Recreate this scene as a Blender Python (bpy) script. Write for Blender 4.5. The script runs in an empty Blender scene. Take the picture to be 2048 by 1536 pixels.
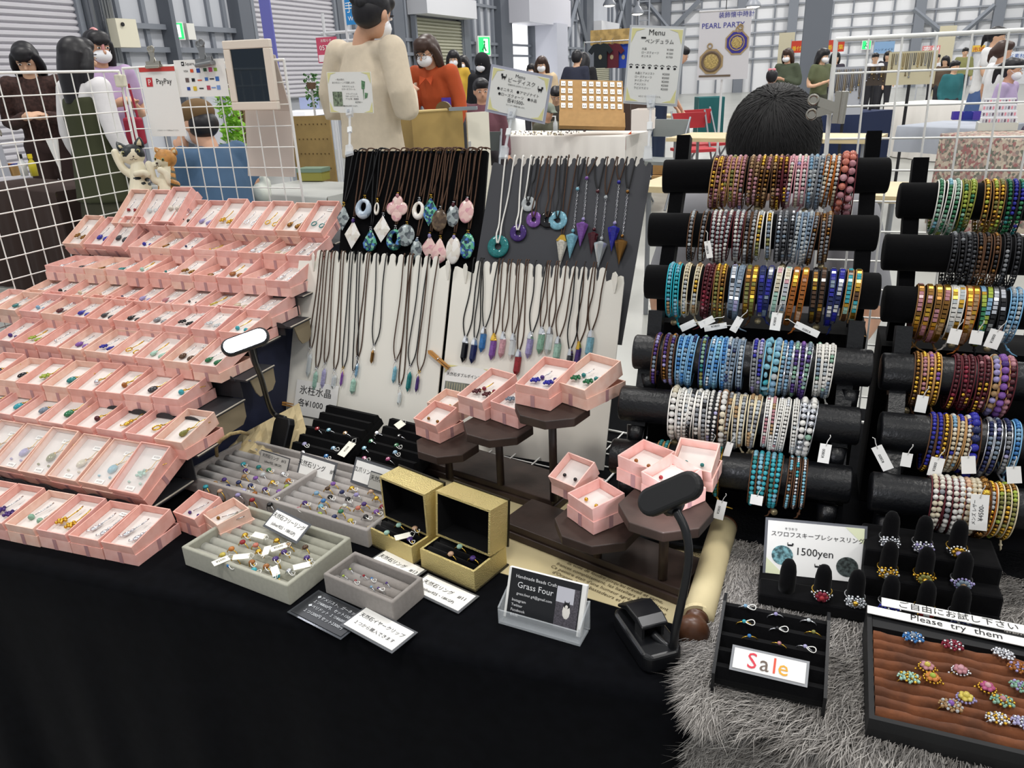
import bpy, math, random
import numpy as np
from mathutils import Matrix, Vector
random.seed(7)
S = bpy.context.scene
COL = S.collection
# ---------------------------------------------------------------- camera, world, light, exposure
F, CX, CY = 1540.0, 1024.0, 768.0
PITCH, ROLL, YAW = math.radians(21.9), math.radians(2.4), math.radians(21.5)
TZ = 0.70
CAM = Vector((0, 0, 1.265))
_f = Vector((-math.sin(YAW)*math.cos(PITCH), math.cos(YAW)*math.cos(PITCH), -math.sin(PITCH)))
_r0 = _f.cross(Vector((0, 0, 1))).normalized(); _u0 = _r0.cross(_f)
_r = _r0*math.cos(ROLL) - _u0*math.sin(ROLL); _u = _u0*math.cos(ROLL) + _r0*math.sin(ROLL)
cd = bpy.data.cameras.new('camera'); cam = bpy.data.objects.new('camera', cd); COL.objects.link(cam)
cd.sensor_width = 36; cd.lens = F/2048*36; cd.clip_start = .05; cd.clip_end = 300
mw = Matrix((_r, _u, -_f)).transposed().to_4x4(); mw.translation = CAM; cam.matrix_world = mw
S.camera = cam
S.view_settings.view_transform = 'Standard'; S.view_settings.look = 'None'
S.view_settings.exposure = -0.06; S.view_settings.gamma = 1; S.view_settings.use_curve_mapping = False
w = bpy.data.worlds.new('world'); S.world = w; w.use_nodes = True
w.node_tree.nodes['Background'].inputs[0].default_value = (.93, .96, 1, 1)
w.node_tree.nodes['Background'].inputs[1].default_value = 0.56
def area(name, loc, sx, sy, power, color=(1, .97, .92), rot=(0, 0, 0)):
    l = bpy.data.lights.new(name, 'AREA'); l.shape = 'RECTANGLE'; l.size = sx; l.size_y = sy; l.energy = power; l.color = color
    o = bpy.data.objects.new(name, l); COL.objects.link(o); o.location = loc; o.rotation_euler = rot; return o
for gx in (-5, 0.5, 6):
    for gy in (-2, 3.5, 10, 18, 28, 37):
        area('ceiling_lamp_light', (gx, gy, 7.0), 1.0, 1.0, 150 if gy < 8 else (240 if gy < 15 else 270))

# ---------------------------------------------------------------- picture rays
def rd(x, y): return _f + _r*((x-CX)/F) - _u*((y-CY)/F)
def at(x, y, z=TZ): d = rd(x, y); return CAM + d*((z-CAM.z)/d.z)
def aty(x, y, Y): d = rd(x, y); return CAM + d*(Y/d.y)
def atx(x, y, X): d = rd(x, y); return CAM + d*(X/d.x)
def atd(x, y, depth): return CAM + rd(x, y)*depth
def zat(x, y, X, Y):
    d = rd(x, y); return CAM.z + d.z*math.hypot(X, Y)/math.hypot(d.x, d.y)
def onp(x, y, M, dz=0.0):
    n = M.col[2].to_3d(); o = M.translation + n*dz; d = rd(x, y)
    p = CAM + d*((o-CAM).dot(n)/d.dot(n)); return M.inverted() @ p
def frame(o, xd, yd):
    x = Vector(xd).normalized(); z = x.cross(Vector(yd)).normalized(); y = z.cross(x)
    m = Matrix((x, y, z)).transposed().to_4x4(); m.translation = Vector(o); return m
def T(x, y, z): return Matrix.Translation((x, y, z))
def Rz(a): return Matrix.Rotation(a, 4, 'Z')
def Rx(a): return Matrix.Rotation(a, 4, 'X')
def Ry(a): return Matrix.Rotation(a, 4, 'Y')
rad = math.radians

# ---------------------------------------------------------------- materials
def lin(h):
    if isinstance(h, str):
        h = h.lstrip('#'); c = [int(h[i:i+2], 16)/255 for i in (0, 2, 4)]
    else: c = h
    return [(v/12.92 if v <= .04045 else ((v+.055)/1.055)**2.4) for v in c] + [1]
_mats = {}
def mat(col, rough=.6, metal=0, tr=0, emit=0, noise=0, scale=40, bump=0, alpha=1, sheen=0, spec=.5, col2=None, ior=1.45, obj=False):
    key = (str(col), rough, metal, tr, emit, noise, scale, bump, alpha, sheen, spec, str(col2), obj)
    if key in _mats: return _mats[key]
    m = bpy.data.materials.new('surface'); m.use_nodes = True; nt = m.node_tree; b = nt.nodes['Principled BSDF']
    c = lin(col); b.inputs['Base Color'].default_value = c
    b.inputs['Roughness'].default_value = rough; b.inputs['Metallic'].default_value = metal
    b.inputs['Transmission Weight'].default_value = tr; b.inputs['IOR'].default_value = ior
    b.inputs['Alpha'].default_value = alpha; b.inputs['Specular IOR Level'].default_value = spec
    if sheen: b.inputs['Sheen Weight'].default_value = sheen; b.inputs['Sheen Roughness'].default_value = .5
    if emit: b.inputs['Emission Color'].default_value = c; b.inputs['Emission Strength'].default_value = emit
    if noise or bump or col2:
        tc = nt.nodes.new('ShaderNodeTexCoord'); n = nt.nodes.new('ShaderNodeTexNoise'); n.inputs['Scale'].default_value = scale; n.inputs['Detail'].default_value = 4
        nt.links.new(tc.outputs['Object'], n.inputs['Vector'])
        if noise or col2:
            mx = nt.nodes.new('ShaderNodeMix'); mx.data_type = 'RGBA'
            mx.inputs[6].default_value = c
            mx.inputs[7].default_value = lin(col2) if col2 else [min(1, v*(1-noise)) for v in c[:3]] + [1]
            rp = nt.nodes.new('ShaderNodeMapRange'); rp.inputs[1].default_value = .38; rp.inputs[2].default_value = .62
            nt.links.new(n.outputs['Fac'], rp.inputs[0]); nt.links.new(rp.outputs[0], mx.inputs[0]); nt.links.new(mx.outputs[2], b.inputs['Base Color'])
        if bump:
            bp = nt.nodes.new('ShaderNodeBump'); bp.inputs['Strength'].default_value = bump; bp.inputs['Distance'].default_value = .01
            nt.links.new(n.outputs['Fac'], bp.inputs['Height']); nt.links.new(bp.outputs[0], b.inputs['Normal'])
    _mats[key] = m; return m
def vor(cols, scale=120, rough=.2, metal=0):
    key = ('vor', str(cols), scale, rough)
    if key in _mats: return _mats[key]
    m = bpy.data.materials.new('mosaic'); m.use_nodes = True; nt = m.node_tree; b = nt.nodes['Principled BSDF']
    tc = nt.nodes.new('ShaderNodeTexCoord'); v = nt.nodes.new('ShaderNodeTexVoronoi'); v.inputs['Scale'].default_value = scale
    sp = nt.nodes.new('ShaderNodeSeparateColor'); r = nt.nodes.new('ShaderNodeValToRGB'); r.color_ramp.interpolation = 'CONSTANT'
    nt.links.new(tc.outputs['Object'], v.inputs['Vector']); nt.links.new(v.outputs['Color'], sp.inputs[0]); nt.links.new(sp.outputs[0], r.inputs[0])
    e = r.color_ramp.elements
    while len(e) < len(cols): e.new(.5)
    for i, c in enumerate(cols): e[i].position = i/len(cols); e[i].color = lin(c)
    nt.links.new(r.outputs[0], b.inputs['Base Color']); b.inputs['Roughness'].default_value = rough; b.inputs['Metallic'].default_value = metal
    _mats[key] = m; return m
PALETTE = dict(white='#EDEAE2', pearl='#E9E2D2', cream='#E4D6B4', clear='#DDE2E4', silver='#C9CCD2', grey='#8C8F94', darkgrey='#3E4046', black='#15151A',
    gold='#D2A640', bronze='#8A6434', brown='#5A3A22', tan='#B98E5A', amber='#B5651D', orange='#E0802C', peach='#E6B48C', coral='#E77A62', red='#B3202A', crimson='#9A1B34',
    maroon='#5B1A24', pink='#E3A3AE', rose='#C9808A', magenta='#C2437F', lilac='#A69AD8', lavender='#B9B4E6', violet='#8A4FB8', purple='#4B2A86', navy='#1E2A66', cobalt='#2426B8',
    blue='#2F7FD0', aqua='#7CC4DC', turquoise='#2BB3C4', teal='#1E8C8C', mint='#A9DCC6', green='#2F8A56', emerald='#127A44', olive='#8C8A3A', lime='#B4CC3C', yellow='#E6CE4A', jade='#8CC2A4', skyblue='#7FB4DA', steel='#7E93A8')
def gem(n, rough=.12): 
    if n in ('gold', 'bronze'): return mat(PALETTE[n], .25, .9)
    if n == 'silver': return mat('#D8DADF', .2, .9)
    if n == 'clear': return mat('#E8EEF0', .06, 0, .55)
    h = PALETTE[n].lstrip('#'); c = [int(h[i:i+2], 16)/255 for i in (0, 2, 4)]; g = sum(c)/3
    return mat(tuple(round(v*.76+g*.17+.01, 4) for v in c), rough, 0, 0, 0, .3, 300)
GOLD = mat('#D9B04C', .25, .95); SILVER = mat('#D5D7DB', .22, .95)
BLACKV = mat('#070709', .95, sheen=.05, spec=.1, noise=.3, scale=400)
CLOTH = mat('#08090D', .95, spec=.08, sheen=.02, noise=.3, scale=60)
LEATHER = mat('#0D0E11', .36, bump=.12, scale=250)
WHITECARD = mat('#F3F2EE', .6); INK = mat('#1C1C20', .7); PLASTIC = mat('#101114', .35)
WIREW = mat('#F0F0EC', .35); CLEARP = mat('#F2F5F8', .05, alpha=.3, spec=1)
DWOOD = mat('#3A2C26', .5, noise=.35, scale=25, bump=.1)

# ---------------------------------------------------------------- mesh helpers
_B = np.array([[-1,-1,-1],[1,-1,-1],[1,1,-1],[-1,1,-1],[-1,-1,1],[1,-1,1],[1,1,1],[-1,1,1]])*.5
_BF = [(0,3,2,1),(4,5,6,7),(0,1,5,4),(1,2,6,5),(2,3,7,6),(3,0,4,7)]
_sph = {}
def sphere_t(nu, nv):
    if (nu, nv) not in _sph:
        v = [(0, 0, -1)]
        for j in range(1, nv):
            t = math.pi*j/nv
            for i in range(nu): a = 2*math.pi*i/nu; v.append((math.sin(t)*math.cos(a), math.sin(t)*math.sin(a), -math.cos(t)))
        v.append((0, 0, 1)); f = []
        for i in range(nu): f.append((0, 1+(i+1) % nu, 1+i))
        for j in range(nv-2):
            for i in range(nu):
                a = 1+j*nu+i; b = 1+j*nu+(i+1) % nu; f.append((a, b, b+nu, a+nu))
        top = len(v)-1; o = 1+(nv-2)*nu
        for i in range(nu): f.append((top, o+i, o+(i+1) % nu))
        _sph[(nu, nv)] = (np.array(v), f)
    return _sph[(nu, nv)]
class MB:
    def __init__(s): s.v = []; s.f = []; s.m = []; s.n = 0
    def add(s, v, f, mi=0, M=None):
        v = np.asarray(v, float).reshape(-1, 3)
        if M is not None:
            A = np.array(M); v = v @ A[:3, :3].T + A[:3, 3]
        s.v.append(v); n = s.n
        s.f += [tuple(i+n for i in q) for q in f]; s.m += [mi]*len(f); s.n += len(v); return s
    def box(s, c, d, mi=0, M=None): return s.add(_B*np.array(d)+np.array(c), _BF, mi, M)
    def sph(s, c, r, mi=0, nu=8, nv=6, M=None):
        v, f = sphere_t(nu, nv); r = np.array(r if hasattr(r, '__len__') else (r,)*3); return s.add(v*r+np.array(c), f, mi, M)
    def tube(s, P, r, n=6, mi=0, M=None, closed=False, flat=None, ref=None):
        P = [Vector(p) for p in P]; L = len(P); R = r if hasattr(r, '__len__') else [r]*L
        vs = []; prev = None
        for i, p in enumerate(P):
            t = (P[(i+1) % L]-P[i-1]) if closed else (P[min(i+1, L-1)]-P[max(i-1, 0)])
            t = t.normalized() if t.length > 1e-9 else Vector((0, 0, 1))
            if prev is None and ref is not None: a = Vector(ref); prev = (a - t*a.dot(t)).normalized()
            elif prev is None: a = Vector((0, 0, 1)) if abs(t.z) < .9 else Vector((1, 0, 0)); prev = (a - t*a.dot(t)).normalized()
            else:
                q = prev - t*prev.dot(t); prev = q.normalized() if q.length > 1e-6 else prev
            b = t.cross(prev); fl = flat or 1
            for k in range(n):
                an = 2*math.pi*k/n; vs.append(p + (prev*math.cos(an)*fl + b*math.sin(an))*R[i])
        f = []
        for i in range(L if closed else L-1):
            j = (i+1) % L
            for k in range(n): k2 = (k+1) % n; f.append((i*n+k, i*n+k2, j*n+k2, j*n+k))
        if not closed: f.append(tuple(range(n))[::-1]); f.append(tuple((L-1)*n+k for k in range(n)))
        return s.add([tuple(q) for q in vs], f, mi, M)
    def cyl(s, a, b, r, n=12, mi=0, M=None, r2=None): return s.tube([a, b], [r, r if r2 is None else r2], n, mi, M)
    def prism(s, poly, z0, z1, mi=0, M=None):
        n = len(poly); v = [(x, y, z0) for x, y in poly]+[(x, y, z1) for x, y in poly]
        f = [tuple(range(n))[::-1], tuple(range(n, 2*n))]+[(i, (i+1) % n, n+(i+1) % n, n+i) for i in range(n)]
        return s.add(v, f, mi, M)
    def lathe(s, prof, n=16, mi=0, M=None):
        v = []; 
        for r, z in prof:
            for k in range(n): a = 2*math.pi*k/n; v.append((r*math.cos(a), r*math.sin(a), z))
        f = [(i*n+k, i*n+(k+1) % n, (i+1)*n+(k+1) % n, (i+1)*n+k) for i in range(len(prof)-1) for k in range(n)]
        f += [tuple(range(n))[::-1], tuple((len(prof)-1)*n+k for k in range(n))]
        return s.add(v, f, mi, M)
    def tray(s, w, d, h, t, fl=.001, mi=0, mi2=None, M=None):
        o = [(0, 0), (w, 0), (w, d), (0, d)]; i = [(t, t), (w-t, t), (w-t, d-t), (t, d-t)]
        v = [(x, y, 0) for x, y in o]+[(x, y, h) for x, y in o]+[(x, y, h) for x, y in i]+[(x, y, fl) for x, y in i]
        f = [(3, 2, 1, 0)]; g = []
        for k in range(4):
            q = (k+1) % 4; f.append((k, q, 4+q, 4+k)); f.append((4+k, 4+q, 8+q, 8+k)); g.append((8+k, 8+q, 12+q, 12+k))
        g.append((12, 13, 14, 15)); s.add(v, f, mi, M); n = s.n-16
        s.f += [tuple(a+n for a in q) for q in g]; s.m += [mi if mi2 is None else mi2]*len(g); return s
    def torus(s, R, r, N=20, n=8, mi=0, M=None):
        return s.tube([(R*math.cos(2*math.pi*i/N), R*math.sin(2*math.pi*i/N), 0) for i in range(N)], r, n, mi, M, closed=True)
    def mesh(s, mats, smooth=False, name='mesh'):
        me = bpy.data.meshes.new(name); v = np.concatenate(s.v) if s.v else np.zeros((0, 3))
        me.from_pydata(v.tolist(), [], s.f)
        for m in (mats if isinstance(mats, (list, tuple)) else [mats]): me.materials.append(m)
        me.polygons.foreach_set('material_index', s.m)
        if smooth: me.polygons.foreach_set('use_smooth', [True]*len(s.f))
        me.update(); return me
    def build(s, name, mats, parent=None, M=None, smooth=False): return link(name, s.mesh(mats, smooth, name), parent, M)
def link(name, me, parent=None, M=None):
    o = bpy.data.objects.new(name, me); COL.objects.link(o)
    if parent is not None: o.parent = parent
    if M is not None: o.matrix_local = M
    return o
def tag(o, label=None, cat=None, group=None, kind=None):
    if label: o['label'] = label
    if cat: o['category'] = cat
    if group: o['group'] = group
    if kind: o['kind'] = kind
    return o
def thing(name, label, cat, M=None, group=None):
    o = bpy.data.objects.new(name, None); COL.objects.link(o); o.empty_display_size = .02
    if M is not None: o.matrix_world = M
    return tag(o, label, cat, group)
def bev(o, wd, seg=2):
    m = o.modifiers.new('bevel', 'BEVEL'); m.width = wd; m.segments = seg; m.limit_method = 'ANGLE'; return o
def override(o, ms):
    for i, m in enumerate(ms): o.material_slots[i].link = 'OBJECT'; o.material_slots[i].material = m
TMP = bpy.data.scenes.new('work')
def tmp_dg():
    with bpy.context.temp_override(scene=TMP, view_layer=TMP.view_layers[0]):
        dg = bpy.context.evaluated_depsgraph_get(); dg.update(); return dg
_fc = bpy.data.curves.new('font', 'FONT'); _fo = bpy.data.objects.new('font', _fc); TMP.collection.objects.link(_fo); _fc.resolution_u = 2
_tc = {}
def glyphs(s, align):
    if (s, align) in _tc: return _tc[(s, align)]
    _fc.body = s; _fc.align_x = align; _fc.size = 1; _fo.update_tag()
    dg = tmp_dg(); me = bpy.data.meshes.new_from_object(_fo.evaluated_get(dg))
    v = np.zeros(len(me.vertices)*3); me.vertices.foreach_get('co', v); f = [tuple(p.vertices) for p in me.polygons]
    bpy.data.meshes.remove(me); _tc[(s, align)] = (v.reshape(-1, 3), f); return _tc[(s, align)]
def text(lines, mats, parent, name='lettering', z=.0006):
    b = MB()
    for L in lines:
        s, x, y, sz = L[:4]; al = L[4] if len(L) > 4 else 'C'; mi = L[5] if len(L) > 5 else 0
        v, f = glyphs(s, {'C': 'CENTER', 'L': 'LEFT', 'R': 'RIGHT'}[al])
        if len(v): b.add(v*sz+np.array((x, y, z)), f, mi)
    return b.build(name, mats, parent)
ORD = 'zeroth first second third fourth fifth sixth seventh eighth ninth tenth eleventh twelfth thirteenth fourteenth fifteenth sixteenth seventeenth eighteenth nineteenth twentieth'.split()
def nth(n): return ORD[n] if n < len(ORD) else ('twenty-'+ORD[n-20] if n < 30 else 'thirty-'+ORD[n-30])
def card_quad(px4, Y=None, M=None):
    """frame and size of an upright rectangle whose four picture corners are TL, TR, BR, BL on the vertical plane at depth Y"""
    p = [aty(x, y, Y) for x, y in px4]
    w_ = ((p[1]-p[0]).length+(p[2]-p[3]).length)/2; h_ = ((p[0]-p[3]).length+(p[1]-p[2]).length)/2
    c = (p[0]+p[1]+p[2]+p[3])/4; fr = frame(c, (p[1]-p[0])+(p[2]-p[3]), (p[0]-p[3])+(p[1]-p[2])); return fr, w_, h_
# ================================================================ TABLE AND CLOTH
e0, e1 = at(0, 1122), at(1330, 1402)
def edgeY(x): return e0.y + (e1.y-e0.y)*(x-e0.x)/(e1.x-e0.x)
def build_cloth():
    b = MB(); XL, XR, YB = -1.43, 1.0, 1.36; n = 160; R = .012
    v = []; cols = 0
    rng = random.Random(3); ph = [rng.uniform(0, 6.28) for _ in range(6)]
    for i in range(n+1):
        x = XL+(XR-XL)*i/n; ye = edgeY(x)
        prof = [(YB, 0), (ye+R, 0), (ye+R*.3, -R*.25), (ye, -R)]
        for k in range(1, 12):
            d = k/11; fold = d*(.012*math.sin(x*17+ph[0])+.009*math.sin(x*31+ph[1])+.004*math.sin(x*67+ph[2]))
            prof.append((ye-fold-.01*d, -R-d*(TZ-R-.004)))
        cols = len(prof)
        v += [(x, y, TZ+z) for y, z in prof]
    f = [(i*cols+k, (i+1)*cols+k, (i+1)*cols+k+1, i*cols+k+1) for i in range(n) for k in range(cols-1)]
    b.add(v, f)
    for X, s in ((XL, 1), (XR, -1)):   # side drops
        ye = edgeY(X); q = []; N = 30
        for i in range(N+1):
            y = ye+(YB-ye)*i/N
            for k in range(6): q.append((X-s*.01*math.sin(y*40)*k/5, y, TZ-k/5*(TZ-.004)))
        b.add(q, [((i)*6+k, (i+1)*6+k, (i+1)*6+k+1, i*6+k+1)[::s] for i in range(N) for k in range(5)])
    q = [(XL+(XR-XL)*i/40, YB+.006*math.sin(i*1.3)*k, TZ-k*(TZ-.004)) for i in range(41) for k in (0, 1)]
    b.add(q, [(i*2, i*2+1, i*2+3, i*2+2) for i in range(40)])
    o = b.build('tablecloth', CLOTH, smooth=True); tag(o, 'black cloth covering the jewellery stall table and hanging to the floor', 'tablecloth')
build_cloth()
tb = thing('stall_table', 'table fully draped in the black cloth under the jewellery', 'table', T(-.2, .92, 0))
mb = MB(); mb.box((0, 0, .68), (2.3, .6, .025)); mb.build('tabletop', mat('#B9A27C', .5), tb)
for sx in (-1.05, 1.05):
    for sy in (-.25, .25): MB().cyl((sx, sy, 0), (sx, sy, .668), .015).build('leg', mat('#8A8C90', .3, .8), tb)

# ================================================================ PINK BOXES
PK = [('#ECB8AC', '#E4AA9D'), ('#EECBBB', '#E7BBA9'), ('#F0C5BB', '#E9B7AB'), ('#EBBAB2', '#E4ACA2')]
pinks = [mat(a, .75, noise=0, col2=b_, scale=60, spec=.2) for a, b_ in PK]
CARDW = mat('#DCD5D0', .7)
_bm = {}
def box_meshes(w_, d_, hb, ht):
    k = (w_, d_, hb, ht)
    if k not in _bm:
        a = MB().tray(w_, d_, hb, .0016).mesh([pinks[0]], name='box_base')
        t = .0015; W, D = w_-.0036, d_-.0036
        b = MB().tray(W, D, ht, t, .0012).mesh([pinks[0]], name='box_tray')
        c = MB().box((W/2, D/2, ht*.26), (W-2*t-.001, D-2*t-.001, ht*.5-.001)).mesh([CARDW], name='lining')
        r = MB(); r.box((w_*.5, -.0003, hb*.5), (.006, .0006, hb))
        rm = mat('#C79A9C', .4, alpha=.75)
        _bm[k] = (a, b, c, (r.mesh([rm], name='ribbon'), MB().box((w_+.0003, d_*.5, hb*.5), (.0006, .006, hb)).mesh([rm], name='ribbon')))
    return _bm[k]
def pinkbox(M, label, w_=.0505, d_=.078, hb=.0165, ht=.022, tilt=8, col=0, group='pink jewellery boxes on the stepped display', lift=.0, ribbon=True, yshift=0, name='jewellery_box', rz=0):
    """open box set at an angle in its own lid; returns the frame of the lining surface"""
    a, b, c, r = box_meshes(w_, d_, hb, ht)
    t = thing(name, label, 'box', M, group)
    o = link('lid_base', a, t); override(o, [pinks[col % 4]])
    TM = T(.0018, .0018+yshift, hb*.45+lift) @ Rx(rad(tilt))
    if rz: TM = T(w_/2, d_/2, 0) @ Rz(rad(rz)) @ T(-w_/2, -d_/2, 0) @ TM
    p = link('inner_tray', b, t, TM); override(p, [pinks[(col+(col//4)) % 4]])
    link('lining', c, p)
    if ribbon:
        for q in r: link('ribbon', q, t)
    return M @ TM @ T(0, 0, ht*.51), w_-.0036, d_-.0036
# ---- earrings and pendants: shared shapes, one object each
def st(kind):
    b = MB()
    if kind == 'ball': b.sph((0, 0, 0), .0032, nu=10, nv=7)
    elif kind == 'bigball': b.sph((0, 0, 0), .0045, nu=12, nv=8)
    elif kind == 'drop': b.lathe([(.0003, .006), (.0014, .003), (.0033, -.001), (.0036, -.004), (.0024, -.0065), (.0004, -.0075)], 10, M=Rx(rad(-90)) @ Matrix.Scale(.75, 4, (0, 1, 0)))
    elif kind == 'oval': b.sph((0, 0, 0), (.0046, .006, .0026), nu=12, nv=7)
    elif kind == 'disc': b.tube([(0, 0, -.0008), (0, 0, .0008)], .005, 14)
    elif kind == 'ring': b.torus(.0042, .0009, 18, 6)
    elif kind == 'cluster':
        for i in range(9): a = i*2.4; q = .0011*math.sqrt(i); b.sph((q*1.6*math.cos(a), q*1.6*math.sin(a), .001+.0006*(i % 3)), .0018, nu=6, nv=4)
    elif kind == 'cat':
        b.sph((0, 0, 0), (.0026, .0045, .0016), nu=8, nv=6).sph((.0004, .0055, 0), .0018, nu=8, nv=5).tube([(0, -.004, 0), (-.003, -.0065, 0), (-.0045, -.005, 0)], .0006, 5)
        b.box((-.0006, .0074, 0), (.0008, .0014, .0008)).box((.0014, .0074, 0), (.0008, .0014, .0008))
    elif kind == 'flower':
        for i in range(5): a = i*1.2566; b.sph((.0026*math.cos(a), .0026*math.sin(a), 0), (.0022, .0022, .0014), nu=7, nv=5)
        b.sph((0, 0, .0008), .0013, nu=6, nv=4)
    elif kind == 'bar': b.box((0, 0, 0), (.0022, .012, .0022))
    elif kind == 'stud': b.sph((0, 0, 0), .0021, nu=8, nv=6)
    elif kind == 'heart': b.sph((-.0012, .001, 0), .0024, nu=8, nv=6).sph((.0012, .001, 0), .0024, nu=8, nv=6).lathe([(.0003, -.0035), (.0024, .0005), (.001, .0012)], 8, M=Rx(rad(-90)) @ T(0, 0, 0))
    return b
_st = {}
def stone(kind, smooth=True):
    if kind not in _st: _st[kind] = st(kind).mesh([gem('white')], smooth, kind)
    return _st[kind]
hk = MB().tube([(.0, .004, 0), (0, .012, .0004), (.0005, .019, .001), (.0022, .0225, .003), (.0044, .0195, .004), (.0046, .014, .003)], .0006, 5)
HOOK = hk.mesh([SILVER], True, 'hook')
ck = MB().tube([(0, .005, 0), (.0012, .011, 0), (-.001, .018, .0003), (.003, .026, .0006)], .0005, 4).tube([(0, .005, 0), (.006, .014, 0), (.012, .024, .0003)], .0005, 4)
ck.torus(.0016, .0006, 10, 5, 0, T(0, .0046, .0006)); CHAIN = ck.mesh([GOLD], True, 'chain')
NAMEOF = dict(ball='round bead', bigball='large bead', drop='teardrop', oval='oval cabochon', disc='flat disc', ring='hoop', cluster='bead cluster', cat='cat charm', flower='flower', bar='bar', stud='stud', heart='heart')
def jewel(M, kind, colr, metal, label, cat='earring', chain=False, group=None, sc=1.0, hook=True):
    sc *= 1.2
    o = link(cat.replace(' ', '_') if cat != 'pendant' else 'pendant_necklace', stone(kind), None, M @ Matrix.Scale(sc, 4)); override(o, [gem(colr)])
    tag(o, label, cat if cat != 'pendant' else 'necklace', group)
    if hook:
        h = link('chain' if chain else 'hook', CHAIN if chain else HOOK, o)
        if metal != 'silver' or chain: override(h, [GOLD if metal == 'gold' else SILVER])
    return o
_tagm = MB().box((0, 0, .0003), (.017, .008, .0005)).mesh([WHITECARD], name='price_tag')
_scr = {}
def price_tag(M, label, group='little price tags', sc=1, s='¥1500'):
    o = link('price_tag', _tagm, None, M @ Matrix.Scale(sc, 4)); tag(o, label, 'tag', group)
    if s not in _scr: 
        t_ = text([(s, 0, -.0015, .0045)], [INK], None, 'writing', .0007); _scr[s] = t_.data; t_.parent = o
    else: link('writing', _scr[s], o)
    return o
# rows from the front: anchor px of front-left and front-right bottom corners, height, count, lid tilt, tray tilt, contents per box from left
def C(s): return [tuple(x.split('-')) for x in s.split()]
ROWS = [
 ('front row on the cloth', (-93, 1058), (277, 1134), .7005, 6, 0, 10, 0, C('bar-gold cluster-purple ball-jade cluster-gold cat-silver cat-silver')),
 ('second row', (-51, 943), (302, 1015), .727, 6, 24, 3, 1.08, C('drop-navy oval-lilac oval-olive oval-cream oval-aqua cluster-mint')),
 ('third row', (-63, 845), (377.6, 921), .770, 8, 0, 15, 0, C('disc-gold oval-turquoise oval-steel oval-green ball-maroon cat-gold ring-gold drop-olive')),
 ('fourth row', (-53, 784), (368.5, 834), .802, 8, 0, 14, 0, C('oval-black oval-black cluster-lime oval-teal ball-silver ball-amber oval-darkgrey ball-turquoise')),
 ('fifth row', (-10, 707), (445, 767), .835, 9, 0, 15, 0, C('ball-purple cluster-lime stud-silver oval-violet cluster-cobalt ring-gold drop-mint oval-brown drop-emerald')),
 ('sixth row', (-40, 640), (499, 701), .8675, 11, 0, 14, 0, C('stud-black disc-teal ball-skyblue oval-maroon drop-cobalt drop-darkgrey drop-black oval-grey cluster-black cluster-clear ball-turquoise')),
 ('seventh row', (53, 612), (546, 656), .885, 11, 0, 12, 0, C('ring-silver ball-black ball-cream stud-peach stud-navy drop-lilac drop-rose stud-darkgrey bar-yellow disc-cream ring-clear')),
 ('eighth row', (94, 560), (585.5, 595), .922, 11, 0, 9, 0, C('ring-silver ring-darkgrey bar-bronze drop-teal ball-mint stud-teal cluster-bronze ring-bronze disc-amber stud-pink cat-silver')),
 ('ninth row', (263, 521), (628, 543), .952, 8, 0, 8, 0, C('ball-cobalt bar-bronze stud-navy stud-gold stud-clear drop-silver drop-cream bar-silver')),
 ('back left trio', (140.6, 508), (262, 516), .952, 3, 30, 3, 0, C('cluster-bronze oval-cobalt oval-darkgrey')),
 ('top row', (306, 474), (656, 491), .985, 8, 28, 3, 0, C('oval-brown ball-black drop-lilac cluster-gold ring-silver ring-gold drop-bronze ring-teal')),
]
rngb = random.Random(11)
boxcount = 0
def fill(Mt, W, D, kd, colr, where, i, big=1.0):
    """a pair of earrings (or a necklace and studs) laid on the lining"""
    metal = 'gold' if colr in ('gold', 'yellow', 'amber', 'lime', 'olive', 'green', 'turquoise', 'mint') else 'silver'
    nm = f'{colr} {NAMEOF[kd]}'
    row = where
    neck = ('second' in row or 'third' in row or 'fourth' in row)
    if neck:
        jewel(Mt @ T(W*.56, D*.42, .003) @ Rz(rad(-20+rngb.uniform(-8, 8))), kd, colr, 'gold', f'{nm} pendant on a fine gold chain in {nth(i+1)} pink box, {row}', 'pendant', True, sc=1.15)
        if 'second' in row:
            for k in (0, 1): jewel(Mt @ T(W*(.28+.38*k), D*.25, .0015), 'stud', colr, metal, f'{("left","right")[k]} {colr} stud by {nm} pendant in {nth(i+1)} box, {row}', 'earring', hook=False, group=f'pair of studs, box {i+1} {row}', sc=.8)
            for k, yy in enumerate((.8, .14)): price_tag(Mt @ T(W*(.62-.2*k), D*yy, .0003), f'white price tag at the {"top" if k == 0 else "bottom"} of {nth(i+1)} pink box, {row}', 'price tags in the glazed boxes', .9)
            bb = MB().box((W/2, D/2, .0085), (W-.004, D-.004, .0004)).build('clear_cover', mat('#FFFFFF', .04, alpha=.12, spec=1), None, Mt)
            tag(bb, f'clear plastic cover over the {nth(i+1)} pink box of the {row}', 'cover', 'clear covers of the glazed boxes')
    else:
        a = rngb.uniform(-28, -12)
        for k, sd in enumerate(('left', 'right')):
            jewel(Mt @ T(W*(.3+.4*k), D*(.36-.05*k), .003) @ Rz(rad(a+6*k)), kd, colr, metal, f'{sd} {nm} earring in {nth(i+1)} pink box, {row}', 'earring', group=f'pair of earrings, box {i+1} {row}', sc=big)
        if rngb.random() < .45: price_tag(Mt @ T(W*.62, D*.84, .0004) @ Rz(rad(rngb.uniform(-8, 8))), f'small white price tag in the {nth(i+1)} pink box, {row}', sc=.8)
ROWF = []
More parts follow.
